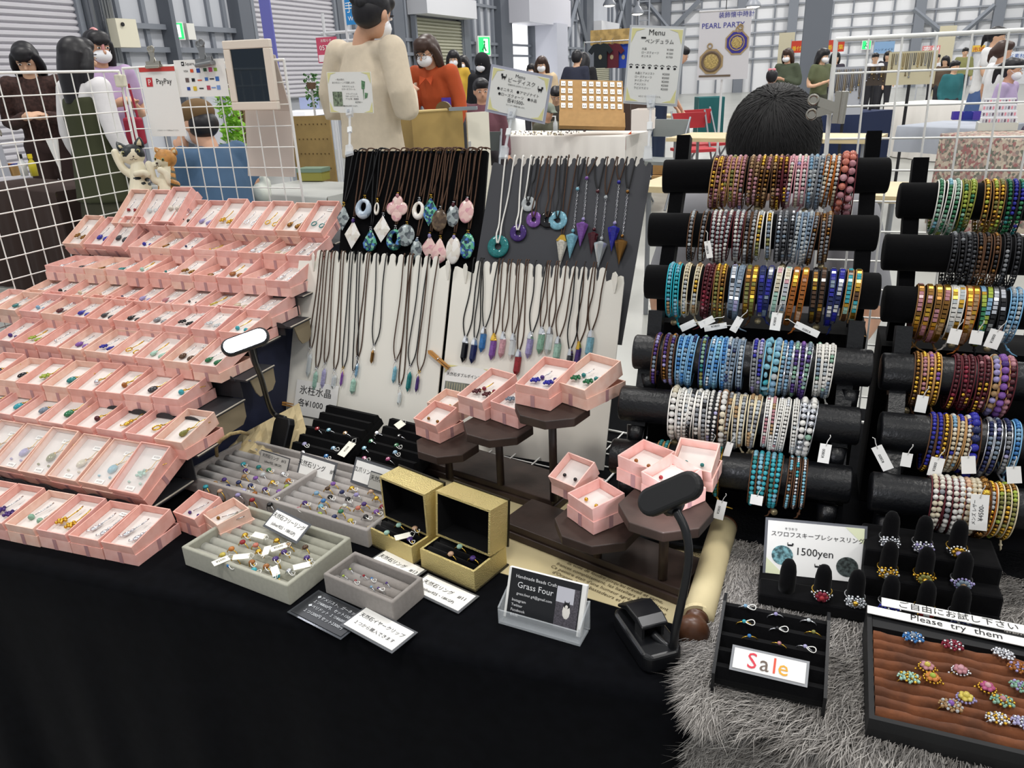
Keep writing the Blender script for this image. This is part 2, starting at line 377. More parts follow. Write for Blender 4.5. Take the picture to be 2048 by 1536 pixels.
for (row, a, b_, z, n, bt, tt, sc, items) in ROWS:
    A, B = at(*a, z), at(*b_, z); u_ = (B-A).normalized(); pitch = (B-A).length/n; sc = sc or 1
    ROWF.append((row, A, B, z))
    for i in range(n):
        kd, colr = items[i]
        jitter = rngb.uniform(-.0015, .0015); t2 = tt+rngb.uniform(-3, 3); lift = 0
        if 'eighth' in row or 'ninth' in row: t2 = [3, 4, 4, 6, 12, 5, 16, 4, 17, 2, 14][i] if 'eighth' in row else [16, 12, 16, 3, 5, 14, 8, 17][i]
        if 'fourth' in row and i in (1, 6, 7): t2 = 9
        if 'third' in row and i in (5, 6): t2 = 9
        wd = min(pitch-.0012, .054*sc)
        if n == 8 and 'top' in row: wd = pitch-.001
        M = frame(A+u_*(pitch*i+pitch/2-wd/2)+Vector((0, jitter, .0003)), u_, (0, 0, 1)) @ Rx(rad(-90))
        M = frame(M.translation, u_, Vector((0, 0, 1)).cross(u_)) @ Rx(rad(bt))
        dd = .078*sc*(1.12 if bt == 28 or bt == 30 else 1)
        Mt, W, D = pinkbox(M, f'pink box with {colr} {NAMEOF[kd]}, {nth(i+1)} from left, {row}', w_=round(wd, 4), d_=round(dd, 4), tilt=t2, col=rngb.randrange(8), lift=lift)
        fill(Mt, W, D, kd, colr, row, i, 1.15 if 'front' in row else 1)
        boxcount += 1
for i in range(3):   # the three long boxes leaning at the very back left
    M = T(-1.345+.057*i, 1.215, .99+.006*(i == 2)) @ Rz(rad(-1)) @ Rx(rad(38))
    Mt, W, D = pinkbox(M, f'long pink jewellery box leaning at the back left, {nth(i+1)} of three', w_=.0535, d_=.094, tilt=2, col=1+i)
    for k, sd in enumerate(('left', 'right')):
        jewel(Mt @ T(W*(.32+.36*k), D*.45, .003) @ Rz(rad(-12)), 'bigball' if i else 'heart', ('red', 'clear', 'pearl')[i], 'silver', f'{sd} {("red", "clear", "pearl")[i]} earring in the {nth(i+1)} long pink box leaning at the back', 'earring', group=f'pair of earrings, long box {i+1}')
# ---- stepped cardboard risers
CB = mat('#2C2D31', .6, noise=.2, scale=20); CBE = mat('#B9B2A4', .7); CBK = mat('#8C8068', .8)
steps = [ROWF[k] for k in range(1, 9)] + [ROWF[10]]
ri = thing('stepped_riser', 'dark grey cardboard stepped riser carrying the rows of pink boxes', 'riser', T(-1.05, .9, TZ))
inv = ri.matrix_world.inverted()
for k, (row, A, B, z) in enumerate(steps):
    Yn = steps[k+1][1].y+.012 if k+1 < len(steps) else 1.35
    zb = steps[k-1][3] if k else TZ
    xl = max(min(A.x, -1.0)-.02, -1.40); xr = B.x+{2: .045, 3: .028, 5: .026, 6: .012}.get(k, .002)
    y0 = A.y+.012-.016*(k == 0)
    b = MB(); b.box(((xl+xr)/2, (y0+Yn)/2, z-.0025), (xr-xl, Yn-y0, .003))
    b.box(((xl+xr)/2, y0+.002, (z+zb)/2-.002), (xr-xl-.03, .002, z-zb-.004), 0)
    n = int((xr-xl)/.05)
    for q in range(n):   # scalloped paper lip
        cx = xl+.025+.05*q; poly = [(cx-.018, 0)]+[(cx-.018*math.cos(math.pi*s/8), .009*math.sin(math.pi*s/8)) for s in range(1, 8)]+[(cx+.018, 0)]
        b.prism(poly, 0, .0012, 0, T(0, y0-.0012, z-.003) @ Rx(rad(90)))
    b.box((xr-.001, (y0+Yn)/2, z-.0012), (.0022, Yn-y0, .0012), 1)
    if k in (2, 3, 5):   # folded side tab at the right end
        b2 = [(y0+.01, z-.003), (Yn-.002, z-.003), (Yn-.002, z-.03), (Yn-.012, z-.04), (y0+.028, z-.04), (y0+.02, z-.03)]
        b.add([(xr-.004, y, zz) for y, zz in b2]+[(xr-.002, y, zz) for y, zz in b2], [tuple(range(6))[::-1], tuple(range(6, 12))]+[(i, (i+1) % 6, 6+(i+1) % 6, 6+i) for i in range(6)], 2)
    b.build('step', [CB, CBE, CBK], ri, inv)
b = MB(); prof = [(steps[0][1].y+.02, TZ+.0005)]
for k, s_ in enumerate(steps):
    y0 = s_[1].y+.024; prof += [(y0, (steps[k-1][3] if k else TZ+.003)-.005), (y0, s_[3]-.005)]
prof += [(1.34, steps[-1][3]-.005), (1.34, TZ+.0005)]
n = len(prof)
b.add([(-1.36, y, z) for y, z in prof]+[(-.845, y, z) for y, z in prof], [tuple(range(n)), tuple(range(n, 2*n))[::-1]]+[(i, n+i, n+(i+1) % n, (i+1) % n) for i in range(n)])
b.build('side_panel', mat('#1C2340', .7, noise=.3, scale=12), ri, inv)
# ================================================================ NECKLACE BOARDS
def board_frame(bl, br, tr, z=TZ):
    """leaning board: bottom corners on height z, top right corner by its picture position; local x along, y up, z to the viewer"""
    A, B = at(*bl, z), at(*br, z); u_ = (B-A).normalized(); d = rd(*tr); s_ = (B-CAM).dot(u_)/d.dot(u_); P = CAM+d*s_
    fr = frame(A, u_, P-B); return fr, (B-A).length, (P-B).length
def teeth(w_, h_, n, x0, x1, th, tw, side=.006):
    """outline of a board whose top edge carries n rounded teeth"""
    p = [(0, 0), (w_, 0), (w_, h_-th*1.0), (w_-.002, h_-th*.55), (w_-side, h_-th*.5)]
    pitch = (x1-x0)/(n-1)
    for i in range(n-1, -1, -1):
        c = x0+pitch*i; r = tw/2
        p += [(c+pitch*.46, h_-th*.98), (c+pitch*.4, h_-th*.85), (c+r, h_-th*.6), (c+r, h_-r)]
        p += [(c+r*math.cos(a), h_-r+r*math.sin(a)) for a in (.8, 1.57, 2.34)]
        p += [(c-r, h_-r), (c-r, h_-th*.6), (c-pitch*.4, h_-th*.85), (c-pitch*.46, h_-th*.98)]
    p += [(side, h_-th*.5), (.002, h_-th*.55), (0, h_-th)]
    return p
def make_board(name, label, M, poly, m, th=.003, group=None):
    t = thing(name, label, 'necklace board', M, group)
    o = MB().prism(poly, -th, 0).build('panel', m, t); return t
WB = mat('#EDEAE0', .55, noise=.04, scale=8); DB = mat('#3A3B40', .5)
# white boards
MR, wR, hR = board_frame((880, 891), (1207, 941), (1250, 545))
hR += .006
Lm = onp(905, 560, MR); wR0 = Lm.x
ox = min(0, wR0); MR = MR @ T(ox, 0, 0); wR -= ox
tL = [onp(x, 545, MR).x for x in (955, 1205)]
pR = teeth(wR, hR, 15, tL[0], tL[1], .022, .0105)
whiteR = make_board('necklace_board', 'white notched necklace board of crystal points, behind the wooden pedestals', MR, pR, WB)
ML = MR.copy(); offs = onp(618, 520, MR); blx = onp(590, 870, MR)
ML = MR @ T(offs.x-.018, 0, .0045); A3 = onp(905, 540, MR); wL = A3.x-.002-(offs.x-.018)
tL2 = [onp(x, 525, ML).x for x in (637, 871)]
hL = onp(760, 506, ML).y
pL = teeth(wL, hL, 15, tL2[0], tL2[1], .022, .0105); pL[0] = (-.012, 0); 
whiteL = make_board('necklace_board', 'white notched necklace board of long ice crystal necklaces, left of its twin', ML, pL, WB)
for bd, fr, xs, hh in ((whiteR, MR, (932, 1232), hR), (whiteL, ML, (626, 896), hL)):
    for x in xs:
        xx = onp(x, 545, fr).x
        f_ = MB(); f_.prism([(-.006, 0), (-.002, -.012), (.002, -.012), (.007, .004), (.008, .014), (.003, .02), (-.003, .018), (-.006, .01)], 0, .0012, 0, T(xx, hh-.026, .001) @ Ry(rad(-35)) @ Rx(rad(8)))
        f_.build('folded_flap', WB, bd)
    f_ = MB(); f_.prism([(0, 0), (.05, 0), (.05, .16), (.03, .2)], 0, .002, 0, T(.04, .0, -.003) @ Ry(rad(90))); f_.build('easel_strut', WB, bd)
# dark boards behind
def lean_solve(top, bot, h_):
    a, b = rd(*top), rd(*bot); k = a.x/b.x   # same X
    v = a - b*k; s_ = h_/v.length; return CAM+a*s_, CAM+b*k*s_
def lean_plane(px, Y, lean):
    P = aty(*px, Y); return frame(P, (1, 0, 0), (0, math.sin(rad(lean)), math.cos(rad(lean))))
MD = lean_plane((1100, 545), 1.165, 24)
q = [onp(x, y, MD) for x, y in ((955, 545), (1243, 690), (1305, 322), (985, 325))]
yb = q[1].y; MD = MD @ T(q[3].x, yb, 0); q = [v-Vector((q[3].x, yb, 0)) for v in q]
wD = q[2].x; hD = onp(1150, 316, MD).y
pD = teeth(wD, hD, 15, onp(1021, 318, MD).x, onp(1284, 318, MD).x, .014, .007); pD[0] = (q[0].x-.012, 0); pD[1] = (q[1].x, 0)
dark = make_board('necklace_board', 'charcoal notched necklace board of donut stones and pendulums, behind the white boards', MD, pD, DB)
MB().prism([(wD*.3, -.02), (wD*.7, -.02), (wD*.7, .18), (wD*.3, .18)], -.012, -.004).build('easel_strut', DB, dark)
MV = lean_plane((800, 530), 1.17, 20)
q = [onp(x, y, MV) for x, y in ((678, 570), (956, 570), (976, 301), (692, 301))]
MV = MV @ T(q[3].x, q[0].y-.04, 0); q = [v-Vector((q[3].x, q[0].y-.04, 0)) for v in q]; wV = q[2].x; yV = q[2].y
velv = make_board('necklace_board', 'black velvet necklace board of shell pendants on brown cords', MV, [(q[0].x-.004, -.06), (q[1].x, -.06), (wV, yV-.003), (wV-.003, yV), (.003, yV), (0, yV-.003)], BLACKV, .006)
MB().prism([(.03, -.14), (wV*.8, -.14), (wV*.8, .05), (.03, .05)], -.018, -.008).build('easel_strut', BLACKV, velv)
# ---- cords and pendants
CORDS = dict(b=mat('#141416', .6), n=mat('#4A3324', .75, noise=.2, scale=200), w=mat('#E6E4DE', .7), r=mat('#5A4030', .8, noise=.25, scale=300))
def cord(M, pts, m, parent, r=.0011, flat=1.0, dz=.0016):
    P = [Vector((x, y, dz+z)) for x, y, z in pts]; Q = []
    for i in range(len(P)-1):   # catmull-rom
        p0, p1, p2, p3 = P[max(i-1, 0)], P[i], P[i+1], P[min(i+2, len(P)-1)]
        for t in (0, .2, .4, .6, .8): Q.append(.5*((2*p1)+(p2-p0)*t+(2*p0-5*p1+4*p2-p3)*t*t+(3*p1-p0-3*p2+p3)*t**3))
    Q.append(P[-1]); return MB().tube([tuple(q) for q in Q], r, 6, 0, flat=flat).build('cord', m, parent, smooth=True)
def bail(parent, x, y, z=.003, m=None, s=1.0):
    b = MB(); b.torus(.0022*s, .0006, 10, 5, 0, T(x, y, z) @ Rx(rad(90)) @ Ry(rad(0))).torus(.0018*s, .0005, 10, 5, 0, T(x, y-.0035*s, z)); return b.build('bail', m or SILVER, parent, smooth=True)
def pend_mesh(kind, w_, h_):
    b = MB(); 
    if kind == 'rhomb': b.add([(0, h_/2, 0), (w_/2, 0, 0), (0, -h_/2, 0), (-w_/2, 0, 0), (0, 0, .0032), (0, 0, -.002)], [(0, 3, 4), (3, 2, 4), (2, 1, 4), (1, 0, 4), (3, 0, 5), (2, 3, 5), (1, 2, 5), (0, 1, 5)])
    elif kind in ('oval', 'round'): b.sph((0, 0, 0), (w_/2, h_/2, .0035), nu=20, nv=10)
    elif kind == 'facet': b.sph((0, 0, 0), (w_/2, h_/2, .004), nu=9, nv=6)
    elif kind == 'drop': b.lathe([(.0004, h_/2), (w_*.16, h_*.38), (w_*.38, h_*.1), (w_*.5, -.12*h_), (w_*.42, -.34*h_), (w_*.16, -.47*h_), (.0004, -h_/2)], 18, M=Rx(rad(-90)) @ Matrix.Scale(.28, 4, (0, 1, 0)))
    elif kind == 'ring': b.tube([(w_*.33*math.cos(a), h_*.36*math.sin(a)+h_*.0, 0) for a in [k*math.pi/12 for k in range(24)]], [w_*.11+w_*.09*(1-math.sin(k*math.pi/12))/2*1.2 for k in range(24)], 8, closed=True)
    elif kind == 'quatre':
        for dx, dy in ((0, .25), (0, -.25), (.25, 0), (-.25, 0)): b.sph((dx*w_, dy*h_, 0), (w_*.26, h_*.25, .003), nu=14, nv=8)
        b.sph((0, 0, 0), (w_*.25, h_*.25, .0034), nu=10, nv=6)
    elif kind == 'donut': b.torus(w_*.32, w_*.18, 28, 12, 0, Matrix.Scale(.45, 4, (0, 0, 1)))
    elif kind == 'point':
        r = w_/2; b.lathe([(.0002, h_/2), (r*.95, h_*.3), (r, h_*.25), (r, -h_*.3), (.0002, -h_/2)], 6, M=Rx(rad(-90)))
    elif kind == 'pendulum': r = w_/2; b.lathe([(r*.3, h_/2), (r, h_*.42), (r, h_*.36), (.0003, -h_/2)], 7, M=Rx(rad(-90)))
    return b
SHELL = dict(grey=vor(['#6E7478', '#9AA4A4', '#4C5458', '#B4BEBE'], 160), white=vor(['#E8E2D6', '#F2EEE8', '#DCCFC4'], 120, .15), pink=vor(['#E2B6B4', '#EBC7C0', '#D9A0A8', '#F0D6CC'], 130, .15),
    abalone=vor(['#2A5A5A', '#5FB08C', '#24407A', '#8CC2A8', '#1C3038', '#4F7FC2'], 220, .12), brown=vor(['#4A3A2C', '#5E4C3A', '#6E5C46'], 200, .2), silver=vor(['#A8B8C8', '#C8D4E0', '#8C9CAC'], 90, .12))
# x, y centre in the photo, width and height in px, kind, colour, top x of cord, cord colour, bead above, word
def zc(x, y, s, ox_, oy_): return ox_+x/s, oy_+y/s
PV = [(275, 860, 150, 260, 'rhomb', 'grey', 400, 'b', 0, 'grey shell diamond'), (380, 1045, 185, 290, 'rhomb', 'white', 500, 'r', 'purple', 'pearly white rhombus drop'), (505, 755, 185, 205, 'ring', 'silver', 620, 'b', 0, 'silver-blue open moon ring'),
 (570, 1110, 165, 225, 'drop', 'abalone', 640, 'b', 0, 'dark abalone drop'), (645, 760, 60, 150, 'ring', 'white', 740, 'r', 0, 'thin side-on white oval ring'), (705, 985, 190, 270, 'rhomb', 'white', 870, 'r', 0, 'white shell diamond'),
 (865, 760, 235, 262, 'quatre', 'pink', 960, 'r', 'rose', 'pink four-leaf shell'), (840, 1095, 180, 220, 'ring', 'abalone', 1010, 'r', 0, 'abalone crescent ring'), (965, 1055, 200, 220, 'round', 'grey', 1110, 'r', 0, 'round grey checkered shell'),
 (1100, 775, 140, 190, 'ring', 'white', 1200, 'r', 0, 'white oval ring with silver swirl'), (1225, 795, 190, 280, 'rhomb', 'abalone', 1330, 'r', 0, 'green abalone rhombus'), (1080, 1215, 130, 200, 'facet', 'grey', 1260, 'r', 'steel', 'grey faceted drop'),
 (1215, 1190, 180, 245, 'rhomb', 'pink', 1350, 'r', 'lilac', 'pink shell rhombus with lilac bead'), (1330, 890, 168, 220, 'oval', 'brown', 1460, 'r', 0, 'dark brown oval shell'), (1330, 1225, 170, 250, 'drop', 'pink', 1430, 'r', 0, 'blush pink shell teardrop'),
 (1475, 840, 140, 220, 'facet', 'grey', 1580, 'r', 'maroon', 'grey mosaic faceted oval'), (1480, 1220, 160, 270, 'oval', 'white', 1600, 'r', 'lilac', 'creamy white oval shell'), (1625, 795, 160, 225, 'oval', 'pink', 1700, 'r', 'rose', 'pink mosaic oval shell'), (1630, 1170, 155, 250, 'oval', 'abalone', 1740, 'r', 0, 'green abalone oval')]
for k, (x, y, pw, ph_, kd, sh, tx, cc, bead, word) in enumerate(PV):
    q = onp(*zc(x, y, 5.486, 640, 280), MV); sc = .000135*1.0
    pxm = (onp(900, 400, MV)-onp(800, 400, MV)).length/100/5.486
    w_, h_ = pw*pxm, ph_*pxm
    t = thing('shell_necklace', f'{word} pendant on {"black" if cc == "b" else "brown"} cord, black velvet board', 'necklace', MV)
    top = q.y+h_/2; bx = zc(tx, 160, 5.486, 640, 280)[0]; tq = onp(bx, 308, MV)
    z_ = .002+.0014*(k % 3)
    cord(MV, [(q.x-.0015, top+.007, z_), (q.x+(tq.x-q.x)*.55-.004, (top+tq.y)/2, z_), (tq.x-.0045, tq.y, z_), (tq.x, yV+.0015, z_-.002), (tq.x+.003, yV-.002, -.006)], CORDS[cc], t, .0012)
    cord(MV, [(q.x+.0015, top+.007, z_), (q.x+(tq.x-q.x)*.6+.004, (top+tq.y)/2, z_), (tq.x+.0055, tq.y, z_), (tq.x+.011, yV+.004, z_-.001), (tq.x+.02, yV+.003, -.004)], CORDS[cc], t, .0012)
    MB().box((tq.x-.002, tq.y+.001, z_+.004), (.003, .004, .003)).build('clasp', mat('#1A1A1E', .3, .6), t)
    o = pend_mesh(kd, w_, h_).build('pendant', SHELL[sh], t, T(q.x, q.y, .0065+.001*(k % 3)), smooth=kd not in ('rhomb', 'facet'))
    bail(t, q.x, top+.004, .007, GOLD if k % 2 == 0 else SILVER, 1.2)
    if bead: MB().sph((q.x, top-.001, .0085), (.0032, .0042, .0032), nu=8, nv=6).build('bead', gem(bead), t, smooth=True)
# charcoal board
PD = [(295, 1095, 230, 'donut', 'teal', 365, 455, 'w'), (500, 955, 176, 'donut', 'purple', 545, 625, 'w'), (605, 660, 150, 'donut', 'clear', 650, 700, 'b'), (660, 820, 160, 'donut', 'violet', 740, 800, 'n'), (800, 820, 165, 'donut', 'black', 825, 900, 'n'), (905, 828, 190, 'donut', 'aqua', 935, 985, 'b')]
PLAT = dict(teal='turquoise teal', purple='speckled deep purple', clear='clear glass', violet='amethyst violet', black='glossy black', aqua='pale sky blue')
pxD = (onp(1150, 450, MD)-onp(1050, 450, MD)).length/100/5.12
for k, (x, y, d_, kd, c_, t1, t2, cc) in enumerate(PD):
    q = onp(*zc(x, y, 5.12, 940, 280), MD); w_ = d_*pxD; a_, b_ = [onp(*zc(tx, 195, 5.12, 940, 280), MD) for tx in (t1, t2)]
    t = thing('donut_necklace', f'{PLAT[c_]} donut stone on {dict(w="white", b="black", n="brown")[cc]} cord, charcoal board', 'necklace', MD)
    z_ = .001*(k % 2); yy = q.y+w_*.48
    for s_, e in ((-1, a_), (1, b_)): cord(MD, [(q.x+s_*.001, q.y+w_*.12, .0055), (q.x+s_*.0035, yy+.001, .006), (q.x+s_*.0025, yy+.02, z_+.002), ((q.x+e.x)/2+s_*.002, (yy+e.y)/2, z_), (e.x, e.y, z_), (e.x, e.y+.004, -.005)], CORDS[cc], t, .0014 if cc == 'w' else .0011)
    pend_mesh('donut', w_, w_).build('pendant', gem(c_, .08), t, T(q.x, q.y, .0035), smooth=True)
PP = [(945, 1160, 110, 260, 'pearl', (1010, 1100), 'n', (945, 1030), 'rose quartz pyramid with gold cap'), (1045, 1095, 115, 240, 'aqua', (1125, 1180), 'b', (1110, 480), 'pale turquoise pendulum'), (1150, 975, 115, 235, 'violet', (1210, 1300), 'n', (1203, 370), 'amethyst pendulum'),
 (1262, 1065, 100, 210, 'maroon', (1290, 1390), 'b', (1315, 505), 'dark fluorite pendulum'), (1335, 1180, 125, 250, 'clear', (1410, 1500), 'n', (1398, 565), 'clear quartz pendulum'), (1470, 1020, 115, 240, 'cobalt', (1515, 1605), 'n', (1532, 410), 'lapis blue pendulum'), (1545, 1155, 120, 240, 'bronze', (1610, 1700), 'b', (1622, 505), 'tiger eye pendulum')]
for k, (x, y, pw, ph_, c_, tops, cc, vb, word) in enumerate(PP):
    q = onp(*zc(x, y, 5.12, 940, 280), MD); v = onp(*zc(*vb, 5.12, 940, 280), MD); w_, h_ = pw*pxD, ph_*pxD
    t = thing('pendulum_necklace', f'{word} on {"black" if cc == "b" else "brown"} cord, charcoal board', 'necklace', MD)
    e = [onp(*zc(tx, 195, 5.12, 940, 280), MD) for tx in tops]
    cord(MD, [(e[0].x, e[0].y+.003, -.004), (e[0].x, e[0].y, 0), (e[0].x-.001+(v.x-e[0].x)*.3, e[0].y+(v.y-e[0].y)*.6, .001), (v.x, v.y, .001), (e[1].x+(v.x-e[1].x)*.5, e[1].y+(v.y-e[1].y)*.6, .001), (e[1].x, e[1].y, 0), (e[1].x, e[1].y+.003, -.004)], CORDS[cc], t)
    top = Vector((q.x, q.y+h_/2, 0)); n = max(3, int((v-top).length/.0032))
    if n > 6:
        b = MB()
        for i in range(n):
            p = v.lerp(top, (i+.5)/n); b.torus(.0013, .00035, 7, 4, 0, T(p.x, p.y, .0025) @ Rz(rad(70 if i % 2 else 110)) @ Rx(rad(90*(i % 2))) @ Matrix.Scale(1.5, 4, (1, 0, 0)))
        tag(b.build('chain', SILVER, t, smooth=True), kind='stuff')
        for f_ in (.06, .93): p = v.lerp(top, f_); MB().sph((p.x, p.y, .004), .003, nu=10, nv=7).build('bead', gem('lilac' if c_ in ('violet', 'cobalt') and f_ > .5 else c_), t, smooth=True)
    else: MB().lathe([(.0012, .0), (w_*.25, -.002), (w_*.62, -.011), (w_*.62, -.0125), (w_*.5, -.013)], 4, M=T(q.x, q.y+h_/2+.008, .006) @ Rx(rad(-90)) @ Rz(rad(45))).build('cap', GOLD, t)
    pend_mesh('pendulum', w_, h_).build('pendant', gem(c_, .08), t, T(q.x, q.y, .0065))
# white boards: V bottom, tops, pendant centre, pendant size, colour
IL = [(285, 880, 372, 400, 275, 1040, 45, 200, 'clear', 'n'), (340, 1060, 415, 445, 330, 1180, 46, 160, 'mint', 'n'), (418, 1015, 475, 500, 405, 1160, 45, 170, 'lavender', 'n'), (500, 1075, 560, 585, 500, 1190, 50, 120, 'clear', 'n'), (580, 1060, 640, 665, 570, 1165, 28, 125, 'violet', 'b'),
 (675, 1090, 708, 735, 672, 1230, 56, 130, 'mint', 'b'), (708, 965, 795, 815, 705, 1090, 28, 120, 'skyblue', 'n'), (858, 858, 878, 965, 845, 965, 34, 110, 'bronze', 'b'), (1055, 995, 1125, 1205, 1045, 1125, 40, 140, 'aqua', 'n'), (1090, 1215, 1175, 1200, 1090, 1340, 40, 110, 'clear', 'n'), (1185, 1045, 1275, 1350, 1175, 1190, 48, 160, 'teal', 'b'), (1268, 1095, 1345, 1435, 1250, 1210, 34, 130, 'purple', 'n')]
IR = [(325, 790, 398, 455, 320, 905, 62, 190, 'black', 'b'), (415, 800, 470, 482, 400, 920, 64, 180, 'navy', 'b'), (500, 705, 480, 620, 485, 820, 62, 180, 'blue', 'b'), (585, 760, 630, 660, 575, 885, 62, 185, 'violet', 'n'), (670, 745, 712, 740, 660, 870, 60, 180, 'pink', 'n'), (760, 760, 795, 815, 750, 880, 60, 180, 'clear', 'n'), (805, 905, 870, 890, 797, 1030, 64, 185, 'red', 'n'),
 (925, 750, 955, 1055, 905, 870, 62, 185, 'lilac', 'b'), (1015, 700, 1065, 1085, 1008, 830, 64, 185, 'jade', 'n'), (1090, 705, 1145, 1165, 1080, 830, 62, 190, 'clear', 'n'), (1165, 795, 1235, 1320, 1155, 905, 64, 170, 'mint', 'n'), (1270, 900, 1318, 1400, 1268, 985, 56, 130, 'darkgrey', 'b'), (1350, 835, 1400, 1480, 1342, 950, 50, 160, 'purple', 'n'), (1455, 740, 1500, 1600, 1448, 860, 64, 190, 'aqua', 'n')]
def crystals(L, M, s, ox_, oy_, ytop, where, cat2):
    pxm = (onp(800, 600, M)-onp(700, 600, M)).length/100/s
    cnt = {}
    for k, (vx, vy, t1, t2, cx, cy, pw, ph_, c_, cc) in enumerate(L):
        v, q = onp(*zc(vx, vy, s, ox_, oy_), M), onp(*zc(cx, cy, s, ox_, oy_), M); w_, h_ = pw*pxm*.82, ph_*pxm
        ty = ytop+(vx-300)*.06*(s > 4.517 and 1 or .9)*.7
        e = [onp(*zc(tx, ty+25, s, ox_, oy_), M) for tx in (t1, t2)]
        t = thing('crystal_necklace', f'{c_} crystal point on {"black" if cc == "b" else "brown"} cord, {nth(k+1)} from left on the {where}', 'necklace', M)
        z_ = .0008*(k % 3); lw = .0045 if t2-t1 < 40 else .007
        dx0, dx1 = (-lw, lw)
        cord(M, [(e[0].x, e[0].y+.006, -.004), (e[0].x, e[0].y, .001), (e[0].x+(v.x-e[0].x)*.45-.001, e[0].y+(v.y-e[0].y)*.4, z_), (v.x-lw, v.y+.03, z_), (v.x-.0025, v.y+.004, z_), (v.x, v.y, z_), (v.x+.0025, v.y+.004, z_), (v.x+lw*1.2, v.y+.03, z_), (e[1].x+(v.x-e[1].x)*.35+.001, e[1].y+(v.y-e[1].y)*.35, z_), (e[1].x, e[1].y, .001), (e[1].x, e[1].y+.006, -.004)], CORDS[cc], t, .00105)
        b = MB(); b.torus(.0022, .0005, 10, 5, 0, T(v.x, v.y-.001, .004)); m_ = GOLD if c_ in ('violet', 'purple') and k > 2 else SILVER
        if where[0] == 'r' or 'right' in where: b.lathe([(.0008, .003), (w_*.35, -.001), (w_*.52, -.008), (w_*.54, -.0095), (w_*.5, -.01)], 6, M=T(q.x, q.y+h_/2+.0005, .0045) @ Rx(rad(-90)))
        else: b.tube([(q.x-w_*.5, q.y+h_*.3, .0045), (q.x-w_*.5, q.y+h_*.5, .0045), (v.x, v.y-.002, .0045), (q.x+w_*.5, q.y+h_*.5, .0045), (q.x+w_*.5, q.y+h_*.3, .0045)], .0004, 4)
        b.build('cap', m_, t, smooth=False)
        pend_mesh('point', w_, h_).build('crystal', gem(c_, .06), t, T(q.x, q.y, .0045) @ Rz(rad(-3)))
crystals(IL, ML, 4.5175, 560, 500, 15, 'left white board', 0)
crystals(IR, MR, 4.5167, 860, 500, 78, 'right white board', 1)
# ================================================================ CARDS AND SIGNS ON THE BOARDS
def flat_card(M, w_, h_, label, lines, cat='sign', mcard=None, name='sign_card', border=0, bcol=None, th=.0008, mats=None, group=None, ts=1.0):
    t = thing(name, label, cat, M, group)
    MB().box((0, 0, -th/2), (w_, h_, th)).build('card', mcard or WHITECARD, t)
    if border: MB().box((0, 0, -th*1.3), (w_+2*border, h_+2*border, th*.6)).build('laminate', bcol or mat('#5A5C60', .2), t)
    if lines: text([(l[0], l[1]*ts, l[2]*ts, l[3]*ts)+tuple(l[4:]) for l in lines], mats or [INK], t)
    return t
def clothespin(M, label):
    t = thing('clothespin', label, 'clothespin', M)
    for s in (-1, 1): MB().prism([(-.024, 0), (-.02, .0035*s), (.024, .003*s), (.024, .0012*s), (.0, .0003*s)][::s], -.003, .003).build('jaw', mat('#C08A48', .6, noise=.2, scale=80), t)
    MB().torus(.0035, .0008, 10, 5, 0, Ry(rad(90))).build('spring', SILVER, t)
# price note at the left and the picture card
c = onp(634, 800, ML); flat_card(ML @ T(c.x, c.y, .004) @ Rz(rad(-2)), .088, .062, 'handwritten white note, 1,000 yen, clipped at the lower left of the left white board', [('氷柱水晶', -.002, .008, .017), ('各¥1000 ー', .0, -.014, .015)], 'note', name='price_note')
c = onp(570, 806, ML); clothespin(ML @ T(c.x, c.y, .01) @ Rz(rad(-3)), 'wooden clothespin holding the handwritten price note')
c = onp(938, 775, MR); cc_ = flat_card(MR @ T(c.x, c.y, .003) @ Rz(rad(-1)), .09, .066, 'printed card with a photo of crystal necklaces, lower left of the right white board', [('天然石ダブルポイントネックレス', .005, .016, .0062)], 'sign')
MB().box((-.02, -.012, .0004), (.045, .036, .0006)).build('photo', mat('#6C7068', .6, col2='#8A8C80', scale=30), cc_)
b = MB()
for i in range(9): b.box((-.038+.0045*i, -.008-.001*(i % 3), .0009), (.0006, .026, .0003)).box((-.038+.0045*i, -.024-.001*(i % 3), .0009), (.0012, .003, .0003))
b.build('photo_necklaces', mat('#D8D0A8', .6), cc_)
for sx, sy in ((1, 1), (-1, 1)): MB().prism([(0, 0), (-.022*sx, 0), (-.008*sx, -.004), (0, -.014)][::sx], 0, .0003, 0, T(.045*sx, .033*sy, .0002)).build('corner_ornament', mat('#E2DC9C', .7), cc_)
c = onp(882, 719, MR); clothespin(MR @ T(c.x, c.y, .009) @ Rz(rad(-32)), 'wooden clothespin between the two white necklace boards')

# ================================================================ TRAYS
GREYV = mat('#A39D99', .9, sheen=.3, spec=.15, noise=.08, scale=200); GREYV2 = mat('#8F8984', .9, sheen=.3, spec=.15, noise=.1, scale=200); GREENV = mat('#A5A496', .9, sheen=.3, spec=.15, noise=.08, scale=200)
def table_frame(px, rot, z=TZ+.0008):
    P = at(*px, z); return T(*P) @ Rz(rad(rot))
def rolltray(M, w_, d_, h_, n, m, label, tw=.006, r=None, group=None):
    """origin at the front right base corner, rows run along x"""
    t = thing('ring_tray', label, 'ring tray', M, group)
    o = MB().tray(w_, d_, h_, tw, .004, M=T(-w_, 0, 0)).build('frame', m, t); bev(o, .0018, 3)
    p = (d_-2*tw)/n; r = r or p*.5
    for i in range(n): MB().tube([(-w_+tw+.0005, tw+p*(i+.5), h_*.42), (-tw-.0005, tw+p*(i+.5), h_*.42)], r*.97, 14).build('roll', m, t, smooth=True)
    return t
_rm = {}
